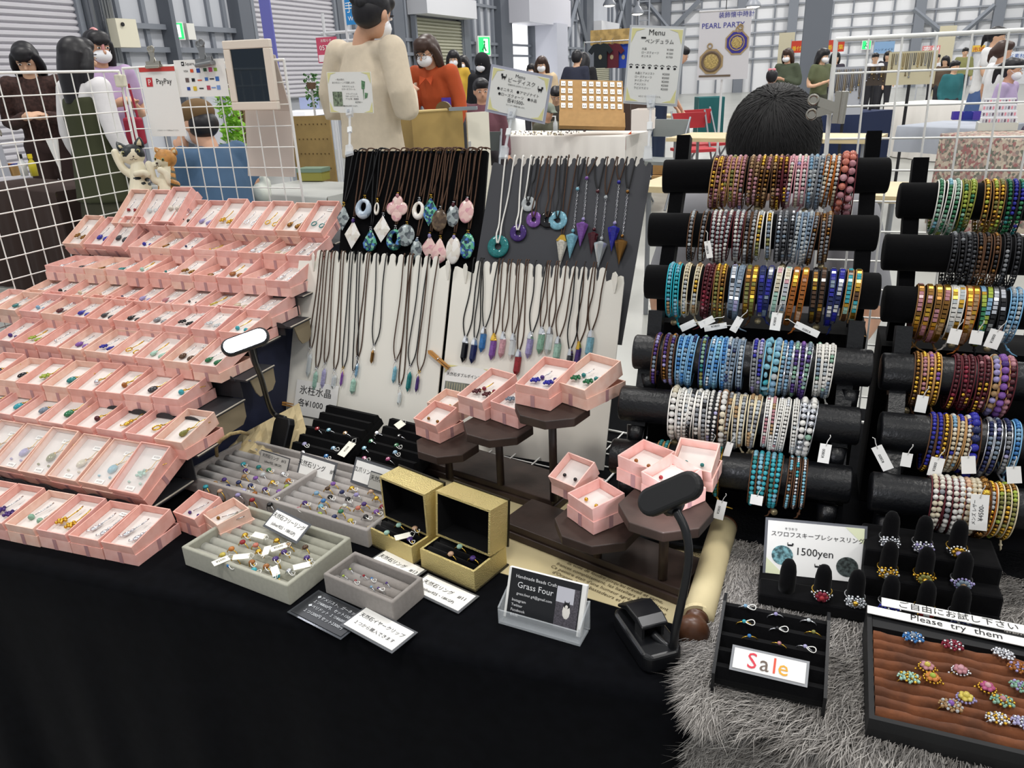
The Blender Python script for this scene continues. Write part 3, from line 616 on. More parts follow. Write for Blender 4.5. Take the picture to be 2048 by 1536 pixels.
def ring_meshes(kind):
    if kind not in _rm:
        b = MB().torus(.0085, .0007, 22, 5, 0, Rx(rad(90))).mesh([GOLD], True, 'band')
        s_ = MB()
        if kind == 'cab': s_.sph((0, 0, .0095), (.0036, .0042, .0028), nu=10, nv=7)
        elif kind == 'small': s_.sph((0, 0, .0092), (.0022, .0022, .0018), nu=7, nv=5)
        elif kind == 'facet': s_.lathe([(.0008, .0075), (.0034, .0098), (.0036, .0104), (.0022, .0118), (.0002, .0119)], 8)
        elif kind == 'cluster':
            rr = random.Random(4)
            for i in range(40): a = i*2.4; q = .00098*math.sqrt(i); s_.sph((q*1.45*math.cos(a), q*1.05*math.sin(a), .0125-q*q*70+rr.uniform(-.0006, .0006)), rr.choice((.0009, .0013, .0016)), i % 3 == 1, nu=6, nv=4)
        elif kind == 'flower':
            for i in range(6): a = i*1.047; s_.sph((.0036*math.cos(a), .0034*math.sin(a), .0112), (.0024, .0024, .0016), nu=7, nv=5)
            for i in range(14): a = i*.4488; s_.sph((.0064*math.cos(a), .0054*math.sin(a), .0092), .0012, 1, nu=6, nv=4)
            for sx in (-1, 1): s_.sph((.0085*sx, 0, .0062), .0014, 1, nu=6, nv=4)
        _rm[kind] = (b, s_.mesh([gem('white')]+([gem('clear')] if kind in ('cluster', 'flower') else []), kind != 'facet', kind))
    return _rm[kind]
CORE = MB().sph((0, 0, .0125), .0026, nu=8, nv=6).mesh([GOLD], True, 'core')
LOOP = MB().tube([(.006+.0045*math.cos(a), -.001+.003*math.sin(a), .0095+.0012*math.sin(a*2)) for a in [i*math.pi/7 for i in range(14)]], .0005, 4, closed=True).mesh([mat('#F0EFEA', .8)], True, 'loop')
def ring(M, colr, metal, label, kind='cab', sc=.9, group=None, core=None, loop=False, rot=None):
    b, s_ = ring_meshes(kind)
    t = thing('ring', label, 'ring', M @ Rz(rad(rot if rot is not None else random.uniform(-15, 15))) @ Matrix.Scale(sc, 4), group)
    o = link('band', b, t); override(o, [GOLD if metal == 'g' else SILVER])
    o = link('stone', s_, t); override(o, [gem(colr)]+([[gem('gold'), SILVER, gem('clear'), gem('lilac')][len(label) % 4]] if len(s_.materials) > 1 else []))
    if core: o = link('core', CORE, t); override(o, [gem(core)])
    if loop: link('string_loop', LOOP, t)
    return t
def rings(L, s, ox_, oy_, M, zs, where, sc=1.02, sink=.0055, kind='cab', lift=0):
    seen = {}
    for e in L.split():
        x, y, c_, m_ = e.split(','); q = onp(*zc(float(x), float(y), s, ox_, oy_), M, zs)
        seen.setdefault(c_, []).append((q, m_, float(y), float(x)))
    for c_, Q in seen.items():
        Q.sort(key=lambda v: v[2]+.4*v[3])
        for i, (q, m_, _, _) in enumerate(Q):
            pos = '' if len(Q) == 1 else f', {nth(i+1)} of {len(Q)} from back'
            ring(M @ T(q.x, q.y, zs-.0085*sc), c_, m_, f'{c_} {"gold" if m_ == "g" else "silver"} ring in {where}{pos}', kind, sc, loop=random.random() < .35)
    return
GZ = .03
T1 = table_frame((545, 1033), -8); t1 = rolltray(T1, .186, .135, .026, 7, GREYV, 'grey velvet ring tray behind, left of the other grey tray')
rings('375,440,turquoise,g 465,458,teal,g 525,474,green,g 610,497,silver,s 387,478,purple,g 380,512,tan,g 490,502,clear,s 447,523,violet,s 547,547,gold,g 640,537,orange,g 262,532,purple,g 347,549,navy,g 417,567,navy,g 502,589,purple,g 585,602,violet,g 632,572,lime,g 208,552,tan,g 282,572,navy,s 377,597,lavender,s 152,575,turquoise,g 237,600,peach,g 442,614,amber,g 557,638,crimson,g 342,624,lilac,s 427,652,red,g 530,680,black,s', 2.953, 360, 780, T1, .0225, 'the left grey tray')
T2 = table_frame((738, 1097), -9); t2 = rolltray(T2, .181, .135, .027, 8, GREYV, 'grey velvet ring tray behind the gold box and green-grey tray')
rings('905,557,violet,g 1015,582,gold,g 1130,602,peach,g 872,585,brown,g 957,606,navy,s 1042,622,lilac,s 1160,642,gold,g 1238,667,purple,g 807,612,skyblue,g 887,635,black,s 992,647,black,s 1087,677,purple,g 1195,692,crimson,g 847,657,blue,g 737,670,purple,g 832,690,aqua,g 972,687,clear,g 1052,700,coral,g 1160,722,violet,g 700,706,rose,g 825,737,lime,g 950,720,green,g 912,752,navy,g 1097,752,black,s 1007,775,yellow,g', 2.953, 360, 780, T2, .0235, 'the right grey tray')
T3 = table_frame((581, 1212), -8.7); t3 = rolltray(T3, .182, .112, .028, 7, GREENV, 'green-grey velvet ring tray at the front of the cloth')
rings('385,860,gold,g 370,902,red,g 448,920,coral,g 572,892,gold,g 640,920,tan,g 740,932,brown,g 305,942,orange,g 252,977,yellow,g 325,992,yellow,g 465,957,gold,g 615,960,purple,g 750,994,purple,g 425,1020,amber,g 510,1044,amber,g 565,1000,purple,g 295,1037,blue,s 437,1067,turquoise,g 572,1105,turquoise,g 645,1072,silver,s', 2.953, 360, 780, T3, .024, 'the green-grey tray')
T4 = table_frame((789, 1247), -12.5); t4 = rolltray(T4, .108, .054, .028, 3, GREYV2, 'small taupe velvet tray of ear clips nearest the front edge', tw=.005)
rings('1005,1060,lime,s 965,1100,lime,s 1085,1098,red,s 1037,1128,red,s 1133,1115,blue,s 1220,1142,purple,s 1130,1165,skyblue,s 1172,1172,purple,s', 2.953, 360, 780, T4, .0225, 'the small taupe tray', sc=.8, kind='small')
def hang_tag(M, px, ang, s, ox_, oy_, zs, label, w_=.02, h_=.009, lines=None):
    q = onp(*zc(*px, s, ox_, oy_), M, zs); t = thing('price_tag', label, 'tag', M @ T(q.x, q.y, zs+.004) @ Rz(rad(ang)) @ Rx(rad(12)))
    MB().box((0, 0, 0), (w_, h_, .0005)).build('card', mat('#EFEBDC', .7), t)
    MB().tube([(w_*.42, 0, .0008), (w_*.6, .002, .003), (w_*.8, .0, .001), (w_*.62, -.003, -.002), (w_*.42, 0, .0008)], .0004, 4).build('string', mat('#F0EFEA', .8), t, smooth=True)
    if lines: text([(lines, 0, -.001, .0045)], [INK], t)
for i, (px, an) in enumerate((((470, 875), 5), ((245, 1025), 70), ((365, 1000), 35), ((512, 965), -55), ((585, 945), 60), ((565, 1085), -35), ((722, 1055), 50))):
    hang_tag(T3, px, an, 2.953, 360, 780, .026, f'cream hang tag lying in the green-grey tray, {nth(i+1)} of seven', lines='¥2500' if i in (1, 4) else None)
# black velvet trays, leaning back
def slot_tray(M, w_, d_, n, label, side=None, h_=.02, m=BLACKV, name='ring_display'):
    t = thing(name, label, 'ring tray', M)
    MB().box((w_/2, d_/2, -.006), (w_, d_, .012)).build('base', m, t)
    p = d_/n
    for i in range(n):
        MB().prism([(0, 0), (p*.96, 0), (p*.9, .009), (p*.5, .0135), (p*.06, .006)], 0, w_-.004, 0, Matrix(((0, 0, 1, .002), (1, 0, 0, p*i), (0, 1, 0, 0), (0, 0, 0, 1)))).build('ridge', m, t)
    return t
def lean_frame(px, rot, tilt, z=TZ+.012): P = at(*px, z); return T(*P) @ Rz(rad(rot)) @ Rx(rad(tilt))
B1 = lean_frame((583, 903), -9, 20, TZ+.014); slot_tray(B1, .108, .108, 6, 'black velvet ring tray beside the clip lamp, behind the grey tray')
rings('812,232,red,s 880,240,aqua,s 977,258,tan,s 737,322,lavender,s 907,347,skyblue,s 727,373,silver,s 865,394,blue,s', 2.953, 360, 780, B1, .016, 'the left black tray', kind='facet', sc=1.1)
B2 = lean_frame((708, 935), -11, 20, TZ+.014); slot_tray(B2, .105, .108, 6, 'black velvet ring tray under the lowest wooden tier')
rings('1165,258,silver,s 1298,275,black,s 1130,305,green,s 1280,330,green,s 1090,347,aqua,s 1272,372,skyblue,s 1090,407,magenta,s 1230,412,magenta,s', 2.953, 360, 780, B2, .016, 'the right black tray', kind='facet', sc=1.1)
hang_tag(B1, (990, 360), 88, 2.953, 360, 780, .016, 'small cream hang tag standing up between the two black trays', .03, .013, '¥2500')
hang_tag(B2, (1303, 215), 70, 2.953, 360, 780, .016, 'cream tag on a ring at the back of the right black tray', .014, .013)
# label cards of the trays
def stand_card(px, w_, h_, rot, tilt, label, lines, z=TZ+.001, border=.003, bcol=None, mcard=None, mats=None, name='sign_card', sp=0):
    P = at(*px, z); M = T(*P) @ Rz(rad(rot)) @ Rx(rad(tilt)) @ T(0, h_/2+border, .001)
    return flat_card(M, w_, h_, label, lines, 'label card', mcard, name, border, bcol, mats=mats)
BK = mat('#3A3C42', .3)
stand_card((545, 936), .062, .019, -12, 62, 'label card for natural stone rings number 13, behind the left grey tray', [('天然石リング　#13', 0, .002, .0062), ('(silver925, 18KGP)', 0, -.006, .005)], TZ+.018, .0015, BK, mat('#B5B2AC', .6))
stand_card((628, 962), .068, .028, -12, 62, 'white label card for natural stone rings number 9', [('天然石リング　#9', 0, .0, .0095)], TZ+.012, .004)
stand_card((742, 978), .075, .03, -13, 62, 'white label card for claw-set rings numbers 11 and 13', [('立爪リング　#11, #13', 0, .0, .008)], TZ+.02, .004)
stand_card((762, 985), .05, .022, -13, 62, 'dark-edged label card half hidden behind the tall gold box', [('天然石リング', 0, .001, .008)], TZ+.028, .0015, BK, mat('#A8A6A0', .6))
q = onp(574, 1058, T3, .03); flat_card(T3 @ T(q.x, q.y, .036) @ Rz(rad(-9)) @ Rx(rad(30)), .066, .024, 'white laminated label for free-size rings lying on the green-grey tray', [('天然石フリーリング', 0, .003, .0072), ('(silver925・18KGP)', 0, -.008, .006)], 'label card', border=.003)
def lie_card(px, w_, h_, rot, label, lines, mcard=None, border=.003, bcol=None, mats=None, z=TZ+.0035, group=None):
    P = at(*px, z); return flat_card(T(*P) @ Rz(rad(rot)), w_, h_, label, lines, 'label card', mcard, 'label_card', border, bcol, mats=mats)
lie_card((792, 1131), .07, .03, -18, 'white label card in front of the left gold box', [('天然石リング　#13', 0, .001, .0078), ('(silver925・18KGP)', 0, -.010, .006)])
lie_card((885, 1184), .075, .032, -16, 'white label card in front of the right gold box', [('天然石リング　#11', 0, .001, .0078), ('(silver925・18KGP)', 0, -.010, .006)])
lie_card((658, 1226), .082, .042, -14, 'black price card with white writing beside the taupe tray', [('◆アメジスト、ガーネット', 0, .012, .0056), ('１つ¥800円、セット1500円', .002, .004, .0056), ('◆ペリドット １つ¥600円', 0, -.004, .0056), ('１つ1200円 セット2300円', .002, -.013, .0056)], mat('#26282C', .45), .003, mat('#3C3F44', .2), [mat('#C8CCD0', .6)])
lie_card((757, 1256), .075, .034, -16, 'white label card for natural stone ear clips nearest the front edge', [('天然石イヤークリップ', 0, .003, .0068), ('１つから購入できます', 0, -.009, .0062)], z=TZ+.006)
# two small boxes beside the second grey tray
for i, (px, ri_, sc_) in enumerate((((358, 1060), -10, 1), ((413, 1067), -24, 1))):
    P = at(*px, TZ+.001); Mt, W, D = pinkbox(T(*P) @ Rz(rad(ri_)), f'small pink box beside the grey trays, {("left", "right")[i]} of the pair', w_=.048, d_=.05, hb=.019, ht=.024, tilt=14-8*i, col=i)
    for k, sd in enumerate(('left', 'right')): jewel(Mt @ T(W*(.3+.4*k), D*.3, .002) @ Rz(rad(-30)), 'stud', ('purple', 'bronze')[i], 'silver', f'{sd} {("purple", "bronze")[i]} earring in the {("left", "right")[i]} small pink box by the grey trays', 'earring', group=f'earrings small box {i}')
# gold boxes
GF = mat('#EFDB98', .3, .85, bump=.5, scale=700); 
def goldbox(M, w_, d_, h_, lidh, ang, label):
    t = thing('gold_ring_box', label, 'ring box', M)
    MB().tray(w_, d_, h_, .003, h_-.007, 0, 1).build('base', [GF, BLACKV], t)
    for i in range(4): MB().tube([(.004, .012+(d_-.024)/3.2*i, h_-.006), (w_-.004, .012+(d_-.024)/3.2*i, h_-.006)], .0045, 8).build('roll', BLACKV, t, smooth=True)
    LM = T(0, d_, h_) @ Rx(rad(ang)) @ T(0, 0, 0)
    b = MB().tray(w_, d_*.98, lidh, .003, .002, 0, 1); b.box((w_/2, d_*.49, -.0015), (w_+.003, d_+.002, .002), 2)
    b.build('lid', [GF, BLACKV, mat('#1A1712', .3)], t, T(0, d_+.002, h_) @ Rx(rad(ang)))
    MB().box((w_/2, d_/2, -.0008), (w_+.004, d_+.004, .0016)).build('bottom_plate', mat('#1A1712', .3), t); return t
G1 = table_frame((738, 1085), -18.2, TZ+.003); G2 = table_frame((843, 1133), -16, TZ+.003)
goldbox(G1, .082, .062, .024, .034, 90, 'open gold ring box with black velvet lining, the left one')
goldbox(G2, .086, .062, .026, .034, 84, 'open gold ring box with black velvet lining, the right one')
rings('1222,846,mint,g 1292,802,mint,g 1387,820,peach,g 1358,884,purple,g', 2.953, 360, 780, G1, .026, 'the left gold box')
rings('567,1122,mint,g 517,1164,peach,g 642,1188,purple,g', 2.845, 720, 700, G2, .028, 'the right gold box')
hang_tag(G1, (1317, 880), 60, 2.953, 360, 780, .026, 'cream hang tag lying in the left gold box', .02, .009)
# ================================================================ WOODEN PEDESTALS
def octa(r): return [(r*math.cos(math.pi/8+i*math.pi/4), r*math.sin(math.pi/8+i*math.pi/4)) for i in range(8)]
ped1 = thing('display_pedestal', 'dark wooden pedestal with three octagonal tiers, behind the other', 'pedestal', T(0, 0, 0))
ped2 = thing('display_pedestal', 'dark wooden pedestal with two octagonal tiers by the paper roll', 'pedestal', T(0, 0, 0))
def ped_base(t, px, rot, w_, d_, off=0):
    P = at(*px, TZ+.0015); M = T(*P) @ Rz(rad(rot)); 
    o = MB().box((-w_/2, d_/2, .005), (w_, d_, .01)).box((-w_/2, d_/2, .015), (w_-.006, d_-.006, .01)).build('base', DWOOD, t, M); bev(o, .0012); return M
pb1 = ped_base(ped1, (1105, 1030), -14.5, .30, .08); pb2 = ped_base(ped2, (1360, 1213), -17, .262, .075)
TIERS = {}
for t, nm, pole, topc, r in ((ped1, 'low', (900, 955), (889, 884), .047), (ped1, 'mid', (1002, 968), (1003, 850), .050), (ped1, 'high', (1108, 1000), (1113, 812), .050), (ped2, 'front', (1195, 1112), (1172, 1040), .052), (ped2, 'lamp', (1325, 1158), (1335, 1015), .052)):
    P = at(*pole, TZ+.021); d = rd(*topc); h_ = (CAM+d*(P.y/d.y)).z
    MB().cyl((P.x, P.y, TZ+.021), (P.x, P.y, h_-.001), .0055, 12).build('pole', DWOOD, t, smooth=True)
    o = MB().prism(octa(r), h_-.012, h_, 0, T(P.x, P.y, 0) @ Rz(rad(-15))).build('tier_top', DWOOD, t); bev(o, .0012)
    TIERS[nm] = (P.x, P.y, h_)
def on_tier(px, tier, w_, d_, rot, label, kd, colr, tilt=14, ht=.022, hb=.0165, n=2, col=0, lift=0):
    z = TIERS[tier][2]+.001+lift; P = at(*px, z)
    Mt, W, D = pinkbox(T(*P) @ Rz(rad(rot)) @ T(-w_, 0, 0), label, w_=w_, d_=d_, hb=hb, ht=ht, tilt=tilt, col=col, group='pink boxes on the pedestals')
    for k in range(n): jewel(Mt @ T(W*(.3+.4*k), D*.34, .003) @ Rz(rad(-20)), kd, colr, 'gold' if colr in ('maroon', 'gold', 'amber') else 'silver', f'{("left", "right")[k]} {colr} {NAMEOF[kd]} earring in the {label.split(",")[0]}', 'earring', hook=kd not in ('stud',), group='earrings in '+label[:40]); 
    if kd == 'cluster':
        for k in range(n): o = link('bead', stone('ball'), None, Mt @ T(W*(.3+.4*k)+.004, D*.34+.011, .003)); override(o, [gem({'cobalt': 'purple', 'emerald': 'teal', 'maroon': 'crimson', 'steel': 'aqua'}[colr])]); tag(o, f'{("left", "right")[k]} round bead above the {colr} cluster earring on the pedestal', 'bead', 'earring beads on the pedestals')
    return Mt
on_tier((1101, 822), 'high', .053, .08, -12, 'left box on the highest tier, pink', 'cluster', 'cobalt', 10)
on_tier((1175, 822), 'high', .056, .08, -24, 'right box on the highest tier, pink', 'cluster', 'emerald', 14, col=1)
on_tier((971, 842), 'mid', .052, .08, -20, 'left box on the middle tier, pink', 'cluster', 'maroon', 14, col=2)
on_tier((1037, 858), 'mid', .052, .078, -22, 'right box on the middle tier, pink', 'cluster', 'steel', 10, col=3)
on_tier((905, 852), 'low', .048, .05, -14, 'rear small box on the lowest tier, pink', 'stud', 'gold', 8, col=1, lift=.001)
on_tier((880, 887), 'low', .05, .05, -20, 'front small box on the lowest tier, pink', 'stud', 'bronze', 16, col=0)
on_tier((1160, 1010), 'front', .047, .047, -24, 'tilted small box on the front tier, pink', 'stud', 'black', 26, col=2)
on_tier((1187, 1070), 'front', .05, .052, -36, 'square small box on the front tier, pink', 'stud', 'gold', 5, ht=.026, col=3)
on_tier((1300, 990), 'lamp', .05, .05, -28, 'left small box under the lamp head, pink', 'stud', 'amber', 6, ht=.026, col=3)
on_tier((1425, 985), 'lamp', .05, .05, -5, 'rear small box under the lamp head, pink', 'stud', 'teal', 20, col=2)
on_tier((1345, 1030), 'lamp', .05, .05, -36, 'front small box under the lamp head, pink', 'stud', 'red', 10, ht=.026, col=3)
# ================================================================ BRACELET STANDS
def barsolve(a, b, L):
    A, B = rd(*a), rd(*b); k = A.z/B.z; D = A-B*k; s_ = L/D.length; return CAM+A*s_, CAM+B*k*s_
RB = .0225
BARS = {}
LB = [('L1', (1326, 353), (1778, 351)), ('L2', (1298, 459), (1755, 467)), ('L3', (1291, 563), (1759, 583)), ('L4', (1268, 703), (1744, 737)), ('L5', (1241, 805), (1720, 853)), ('L6', (1223, 910), (1702, 970))]
for n_, a, b_ in LB: BARS[n_] = barsolve(a, b_, .285)
RZ = dict(R1=(.112, 1.108, 1.098), R2=(.100, 1.055, 1.035), R3=(.104, 1.020, .975), R4=(.102, .962, .908), R5=(.1, .915, .852), R6=(.092, .868, .795))
RPX = dict(R1=(1795, 401), R2=(1765, 504), R3=(1764, 607), R4=(1760, 742), R5=(1757, 860), R6=(1738, 981))
for n_, (x, y, z) in RZ.items():
    A = aty(*RPX[n_], y); BARS[n_] = (A, A+Vector((.285, .008, 0)))
def bar_mesh(b, A, B, r, mi=0):
    d = (B-A).normalized(); prof = [(0, .6), (.0008, .92), (.003, 1)]; P = [A+d*o for o, _ in prof]+[B-d*o for o, _ in prof[::-1]]
    b.tube(P, [r*k for _, k in prof]+[r*k for _, k in prof[::-1]], 28, mi)
def stand(keys, label, m, pos):
    t = thing('bracelet_stand', label, 'bracelet stand', T(0, 0, 0))
    for k in keys: b = MB(); bar_mesh(b, *BARS[k], RB); b.build('display_bar', m, t, smooth=True)
    top, bot = BARS[keys[0]], BARS[keys[-1]]
    for s_ in (0, 1):
        o = Vector((.022 if s_ == 0 else -.022, 0, 0))
        pts = [top[s_]+o+(top[s_]-bot[s_])*.14+Vector((0, .02, .03)), top[s_]+o+Vector((0, .018, 0)), bot[s_]+o+Vector((0, .02, 0))]
        low = Vector((bot[s_].x+o.x, bot[s_].y+.03, TZ+.002 if pos == 'low' else BARS[keys[-1]][s_].z-.05))
        pts.append(low)
        b = MB()
        for i in range(3):
            p, q = pts[i], pts[i+1]; d = (q-p); M = frame((p+q)/2, (1, 0, 0), d); b.box((0, 0, 0), (.018, d.length+.004, .022), 0, M)
        b.build('upright', BLACKV if pos == 'high' else LEATHER, t)
        for k in keys:
            e = BARS[k][s_]; MB().tube([e+o+Vector((0, -.004, -.028)), e+o+Vector((0, -.012, -.05))], [.012, .010], 10).build('foot_pad', LEATHER, t, smooth=True) if pos == 'low' else None
    A, B = bot; zb = TZ+.006 if pos == 'low' else A.z-.055
    if pos == 'low':
        b = MB(); b.box(((A.x+B.x)/2, A.y+.02, zb), (.285, .11, .01)); o = b.build('base', m, t); bev(o, .003)
    else:
        b = MB(); b.box(((A.x+B.x)/2, A.y+.05, (TZ+zb)/2+.0), (.27, .085, zb-TZ-.004)); b.build('support_box', m, t)
    return t
NAVYBOX = mat('#16264A', .5)
for side, ks, w_ in (('left', ['L1', 'L2', 'L3', 'L4', 'L5', 'L6'], 'beside the charcoal board'), ('right', ['R1', 'R2', 'R3', 'R4', 'R5', 'R6'], 'nearest the right edge')):
    stand(ks[:3], f'black velvet three-bar bracelet stand, the upper one {w_}', BLACKV, 'high')
    stand(ks[3:], f'black leather three-bar bracelet stand, the lower one {w_}', LEATHER, 'low')
# ---- wrap bracelets
PAL = {
 'garnet': ('garnet and gold bead', 'maroon maroon gold rose', 'tan'), 'rosegreen': ('dusty rose and green bead', 'rose rose olive pink', 'tan'), 'mauve': ('mauve-grey bead', 'rose grey lilac rose', 'brown'),
 'rhodo': ('rose-brown bead', 'rose tan pink bronze', 'brown'), 'copper': ('copper bead', 'bronze tan rose gold', 'brown'), 'winegold': ('wine and gold bead', 'maroon gold rose bronze', 'maroon'),
 'blush': ('white and blush round bead', 'white pink cream lilac', 'pink'), 'ice': ('pale grey-blue bead', 'steel clear grey skyblue', 'grey'), 'moon': ('moonstone bead', 'white grey cream tan', 'amber'), 'bigpink': ('large pink bead', 'coral pink pink rose', 'maroon'),
 'greybrown': ('grey bead', 'grey clear grey darkgrey', 'brown'), 'greymaroon': ('milky grey bead', 'clear white grey white', 'maroon'), 'whitegold': ('white-corded gold bead', 'gold clear olive steel', 'white'), 'hematite': ('steel grey bead', 'grey silver darkgrey steel', 'darkgrey'),
 'fog': ('foggy grey bead', 'clear steel grey white', 'steel'), 'taupe': ('taupe bead', 'grey tan grey bronze', 'brown'), 'turqblue': ('turquoise and champagne bead', 'turquoise aqua tan skyblue', 'turquoise'), 'champ': ('champagne crystal', 'tan cream clear gold', 'cream'),
 'redgarnet': ('dark garnet', 'maroon crimson maroon rose', 'maroon'), 'olivegold': ('olive and gold bead', 'olive gold bronze olive', 'bronze'), 'slate': ('slate blue tile', 'steel silver darkgrey lavender', 'steel'), 'mossgold': ('moss and gold tile', 'olive gold bronze lime', 'brown'),
 'navy': ('navy tile', 'navy cobalt silver steel', 'navy'), 'pastel': ('pastel tile', 'cream mint silver pink', 'white'), 'amber': ('amber tile', 'amber bronze gold peach', 'amber'), 'tiger': ('dark tiger eye tile', 'brown gold black bronze', 'black'),
 'cobalt': ('cobalt tile', 'cobalt navy silver steel', 'navy'), 'aztec': ('turquoise and gold tile', 'turquoise gold mint brown', 'tan'), 'iris': ('iris and brown bead', 'purple steel bronze lilac', 'brown'), 'denim': ('denim blue bead', 'blue skyblue steel navy', 'skyblue'),
 'peacock': ('green and navy bead', 'jade olive navy teal', 'navy'), 'sky': ('light blue bead', 'skyblue aqua silver blue', 'skyblue'), 'dusk': ('grey-blue bead', 'steel grey clear navy', 'steel'), 'lilac': ('lilac and cobalt bead', 'lilac lavender cobalt grey', 'grey'),
 'chip': ('chunky pale turquoise chip', 'aqua aqua turquoise skyblue', 'aqua'), 'bigsky': ('large pale blue bead', 'skyblue aqua skyblue clear', 'cream'), 'bluegrey': ('blue bead with silver cord', 'skyblue blue steel aqua', 'silver'), 'violetgreen': ('purple and green bead', 'purple jade steel violet', 'silver'),
 'snow': ('white and silver bead', 'white steel clear jade', 'white'), 'pearl': ('pearl', 'pearl white pearl cream', 'white'), 'snow2': ('white and clear bead', 'white clear silver white', 'white'), 'marble': ('white marble bead', 'white grey black white', 'white'), 'blackwhite': ('white bead on black cord', 'white silver white lavender', 'black'),
 'cream': ('large cream bead', 'cream white cream peach', 'brown'), 'sand': ('sand bead', 'grey tan cream clear', 'cream'), 'shellpink': ('rose-brown bead on white cord', 'rose white silver tan', 'white'), 'snow3': ('small white bead', 'white clear silver white', 'white'), 'bigwhite': ('large white bead with silver cord', 'white silver jade white', 'silver'),
 'turqbrown': ('turquoise bead on brown cord', 'teal turquoise bronze teal', 'tan'), 'turqgold': ('turquoise and gold bead', 'teal gold turquoise green', 'gold'), 'ocean': ('multicolour turquoise bead', 'turquoise aqua olive teal', 'brown'), 'darkturq': ('small turquoise bead on dark cord', 'aqua silver brown turquoise', 'brown'),
 'leaf': ('leaf green bead on pale cord', 'green jade lime aqua', 'white'), 'fern': ('fern green bead', 'green olive lime jade', 'olive'), 'goldgreen': ('gold and green bead', 'gold olive bronze lime', 'bronze'), 'malachite': ('deep green and blue bead', 'emerald green cobalt teal', 'black'),
 'graphite': ('graphite bead', 'darkgrey black grey black', 'black'), 'smoky': ('smoky brown bead', 'brown black bronze darkgrey', 'brown'), 'jet': ('jet black bead', 'black darkgrey black grey', 'black'), 'goldmauve': ('gold and mauve tile', 'gold rose bronze tan', 'bronze'),
 'whitetile': ('white and gold tile', 'clear gold white olive', 'white'), 'tantile': ('tan and gold tile', 'tan gold peach gold', 'amber'), 'greentile': ('green and blue tile', 'lime skyblue gold green', 'black'), 'blacktile': ('black mirror tile', 'black silver darkgrey silver', 'black'), 'bluetile': ('pale blue bead on blue cord', 'skyblue clear steel skyblue', 'skyblue'),
 'bronze': ('bronze faceted bead', 'gold brown bronze brown', 'brown'), 'plumgold': ('plum and gold bead', 'gold rose violet gold', 'tan'), 'plum': ('plum garnet bead', 'maroon crimson maroon gold', 'maroon'), 'smoke': ('smoky violet round bead', 'lilac grey tan clear', 'tan'),
 'ameth': ('large amethyst bead', 'violet lilac purple violet', 'tan'), 'wine': ('wine red round bead', 'maroon maroon rose crimson', 'maroon'), 'cobaltgold': ('cobalt and gold bead', 'cobalt cobalt gold navy', 'brown'), 'cobaltwhite': ('white, cobalt and gold bead', 'white cream cobalt skyblue', 'tan'),
 'bigcobalt': ('large cobalt bead', 'cobalt cobalt navy cobalt', 'brown'), 'stormy': ('navy and grey bead', 'navy grey steel lavender', 'silver'), 'shell': ('white shell bead on maroon cord', 'white pearl cream grey', 'maroon'), 'bone': ('cream bead', 'cream peach cream white', 'tan'),
 'bigtiger': ('large tiger eye bead', 'bronze brown gold brown', 'brown'), 'amberclear': ('champagne faceted bead', 'tan clear gold grey', 'amber'), 'olive': ('olive and gold bead', 'olive gold lime bronze', 'cream')}
BR = {
 'L1': ('garnet 1431,1441,1449', 'rosegreen 1457,1466,1477', 'mauve 1487', 'rhodo 1503,1515', 'copper 1526,1538,1549', 'winegold 1560,1571', 'blush 1584,1597,1609', 'ice 1621,1632,1644', 'moon 1655,1666,1677', 'bigpink 1691', 'bigpink 1704'),
 'L2': ('greybrown 1384', 'greybrown 1409', 'greymaroon 1427,1437,1447', 'greymaroon 1459,1472,1483', 'greybrown 1495,1508', 'whitegold 1520,1537', 'hematite 1558,1570', 'hematite 1584', 'fog 1597,1609,1621', 'taupe 1633,1647,1659'),
 'L3': ('turqblue 1340,1354', 'champ 1373,1395', 'redgarnet 1413,1423', 'olivegold 1434,1446', 'slate 1466,1481', 'mossgold 1496,1509', 'navy 1523,1540', 'pastel 1558,1575', 'amber 1592,1610', 'tiger 1630,1647', 'cobalt 1666,1684', 'aztec 1701,1718'),
 'L4': ('iris 1313', 'iris 1331,1344', 'denim 1360,1373,1386', 'peacock 1406', 'sky 1425,1437,1448', 'dusk 1457,1469,1482', 'lilac 1509,1521', 'chip 1539', 'bigsky 1555', 'bluegrey 1568,1580', 'violetgreen 1593,1605,1619', 'snow 1638,1652,1665'),
 'L5': ('pearl 1346', 'snow2 1361,1373', 'marble 1383,1395,1408', 'blackwhite 1421,1434', 'cream 1446', 'sand 1459,1472,1486', 'sand 1502,1516', 'shellpink 1535,1547,1562', 'snow3 1575,1591', 'bigwhite 1608,1627'),
 'L6': ('turqbrown 1315,1327', 'turqgold 1405', 'turqgold 1435', 'ocean 1508,1520,1533,1545,1558', 'darkturq 1582,1595,1609'),
 'R1': ('leaf 1883,1902,1917', 'fern 1932,1948', 'goldgreen 1976,1993,2006', 'malachite 2021,2034,2047'),
 'R2': ('graphite 1912,1926,1940,1950', 'smoky 1963,1979,1997', 'jet 2018,2040'),
 'R3': ('goldmauve 1843', 'goldmauve 1862', 'goldmauve 1880,1897', 'whitetile 1912,1927', 'tantile 1942,1956', 'greentile 1970,1984', 'blacktile 1996,2009', 'bluetile 2033,2046'),
 'R4': ('bronze 1837', 'plumgold 1851,1865,1879', 'plum 1920,1935,1949', 'winegold 1967,1982', 'smoke 1998', 'ameth 2015', 'wine 2032'),
 'R5': ('cobaltgold 1872,1885,1898', 'cobaltwhite 1914,1930,1945', 'bigcobalt 1957', 'stormy 1990,2006', 'stormy 2026', 'denim 2046'),
 'R6': ('shell 1876,1890,1904,1918,1932', 'bone 1945,1957', 'bone 1968', 'bigtiger 1980', 'amberclear 1997', 'olive 2014,2028,2042')}
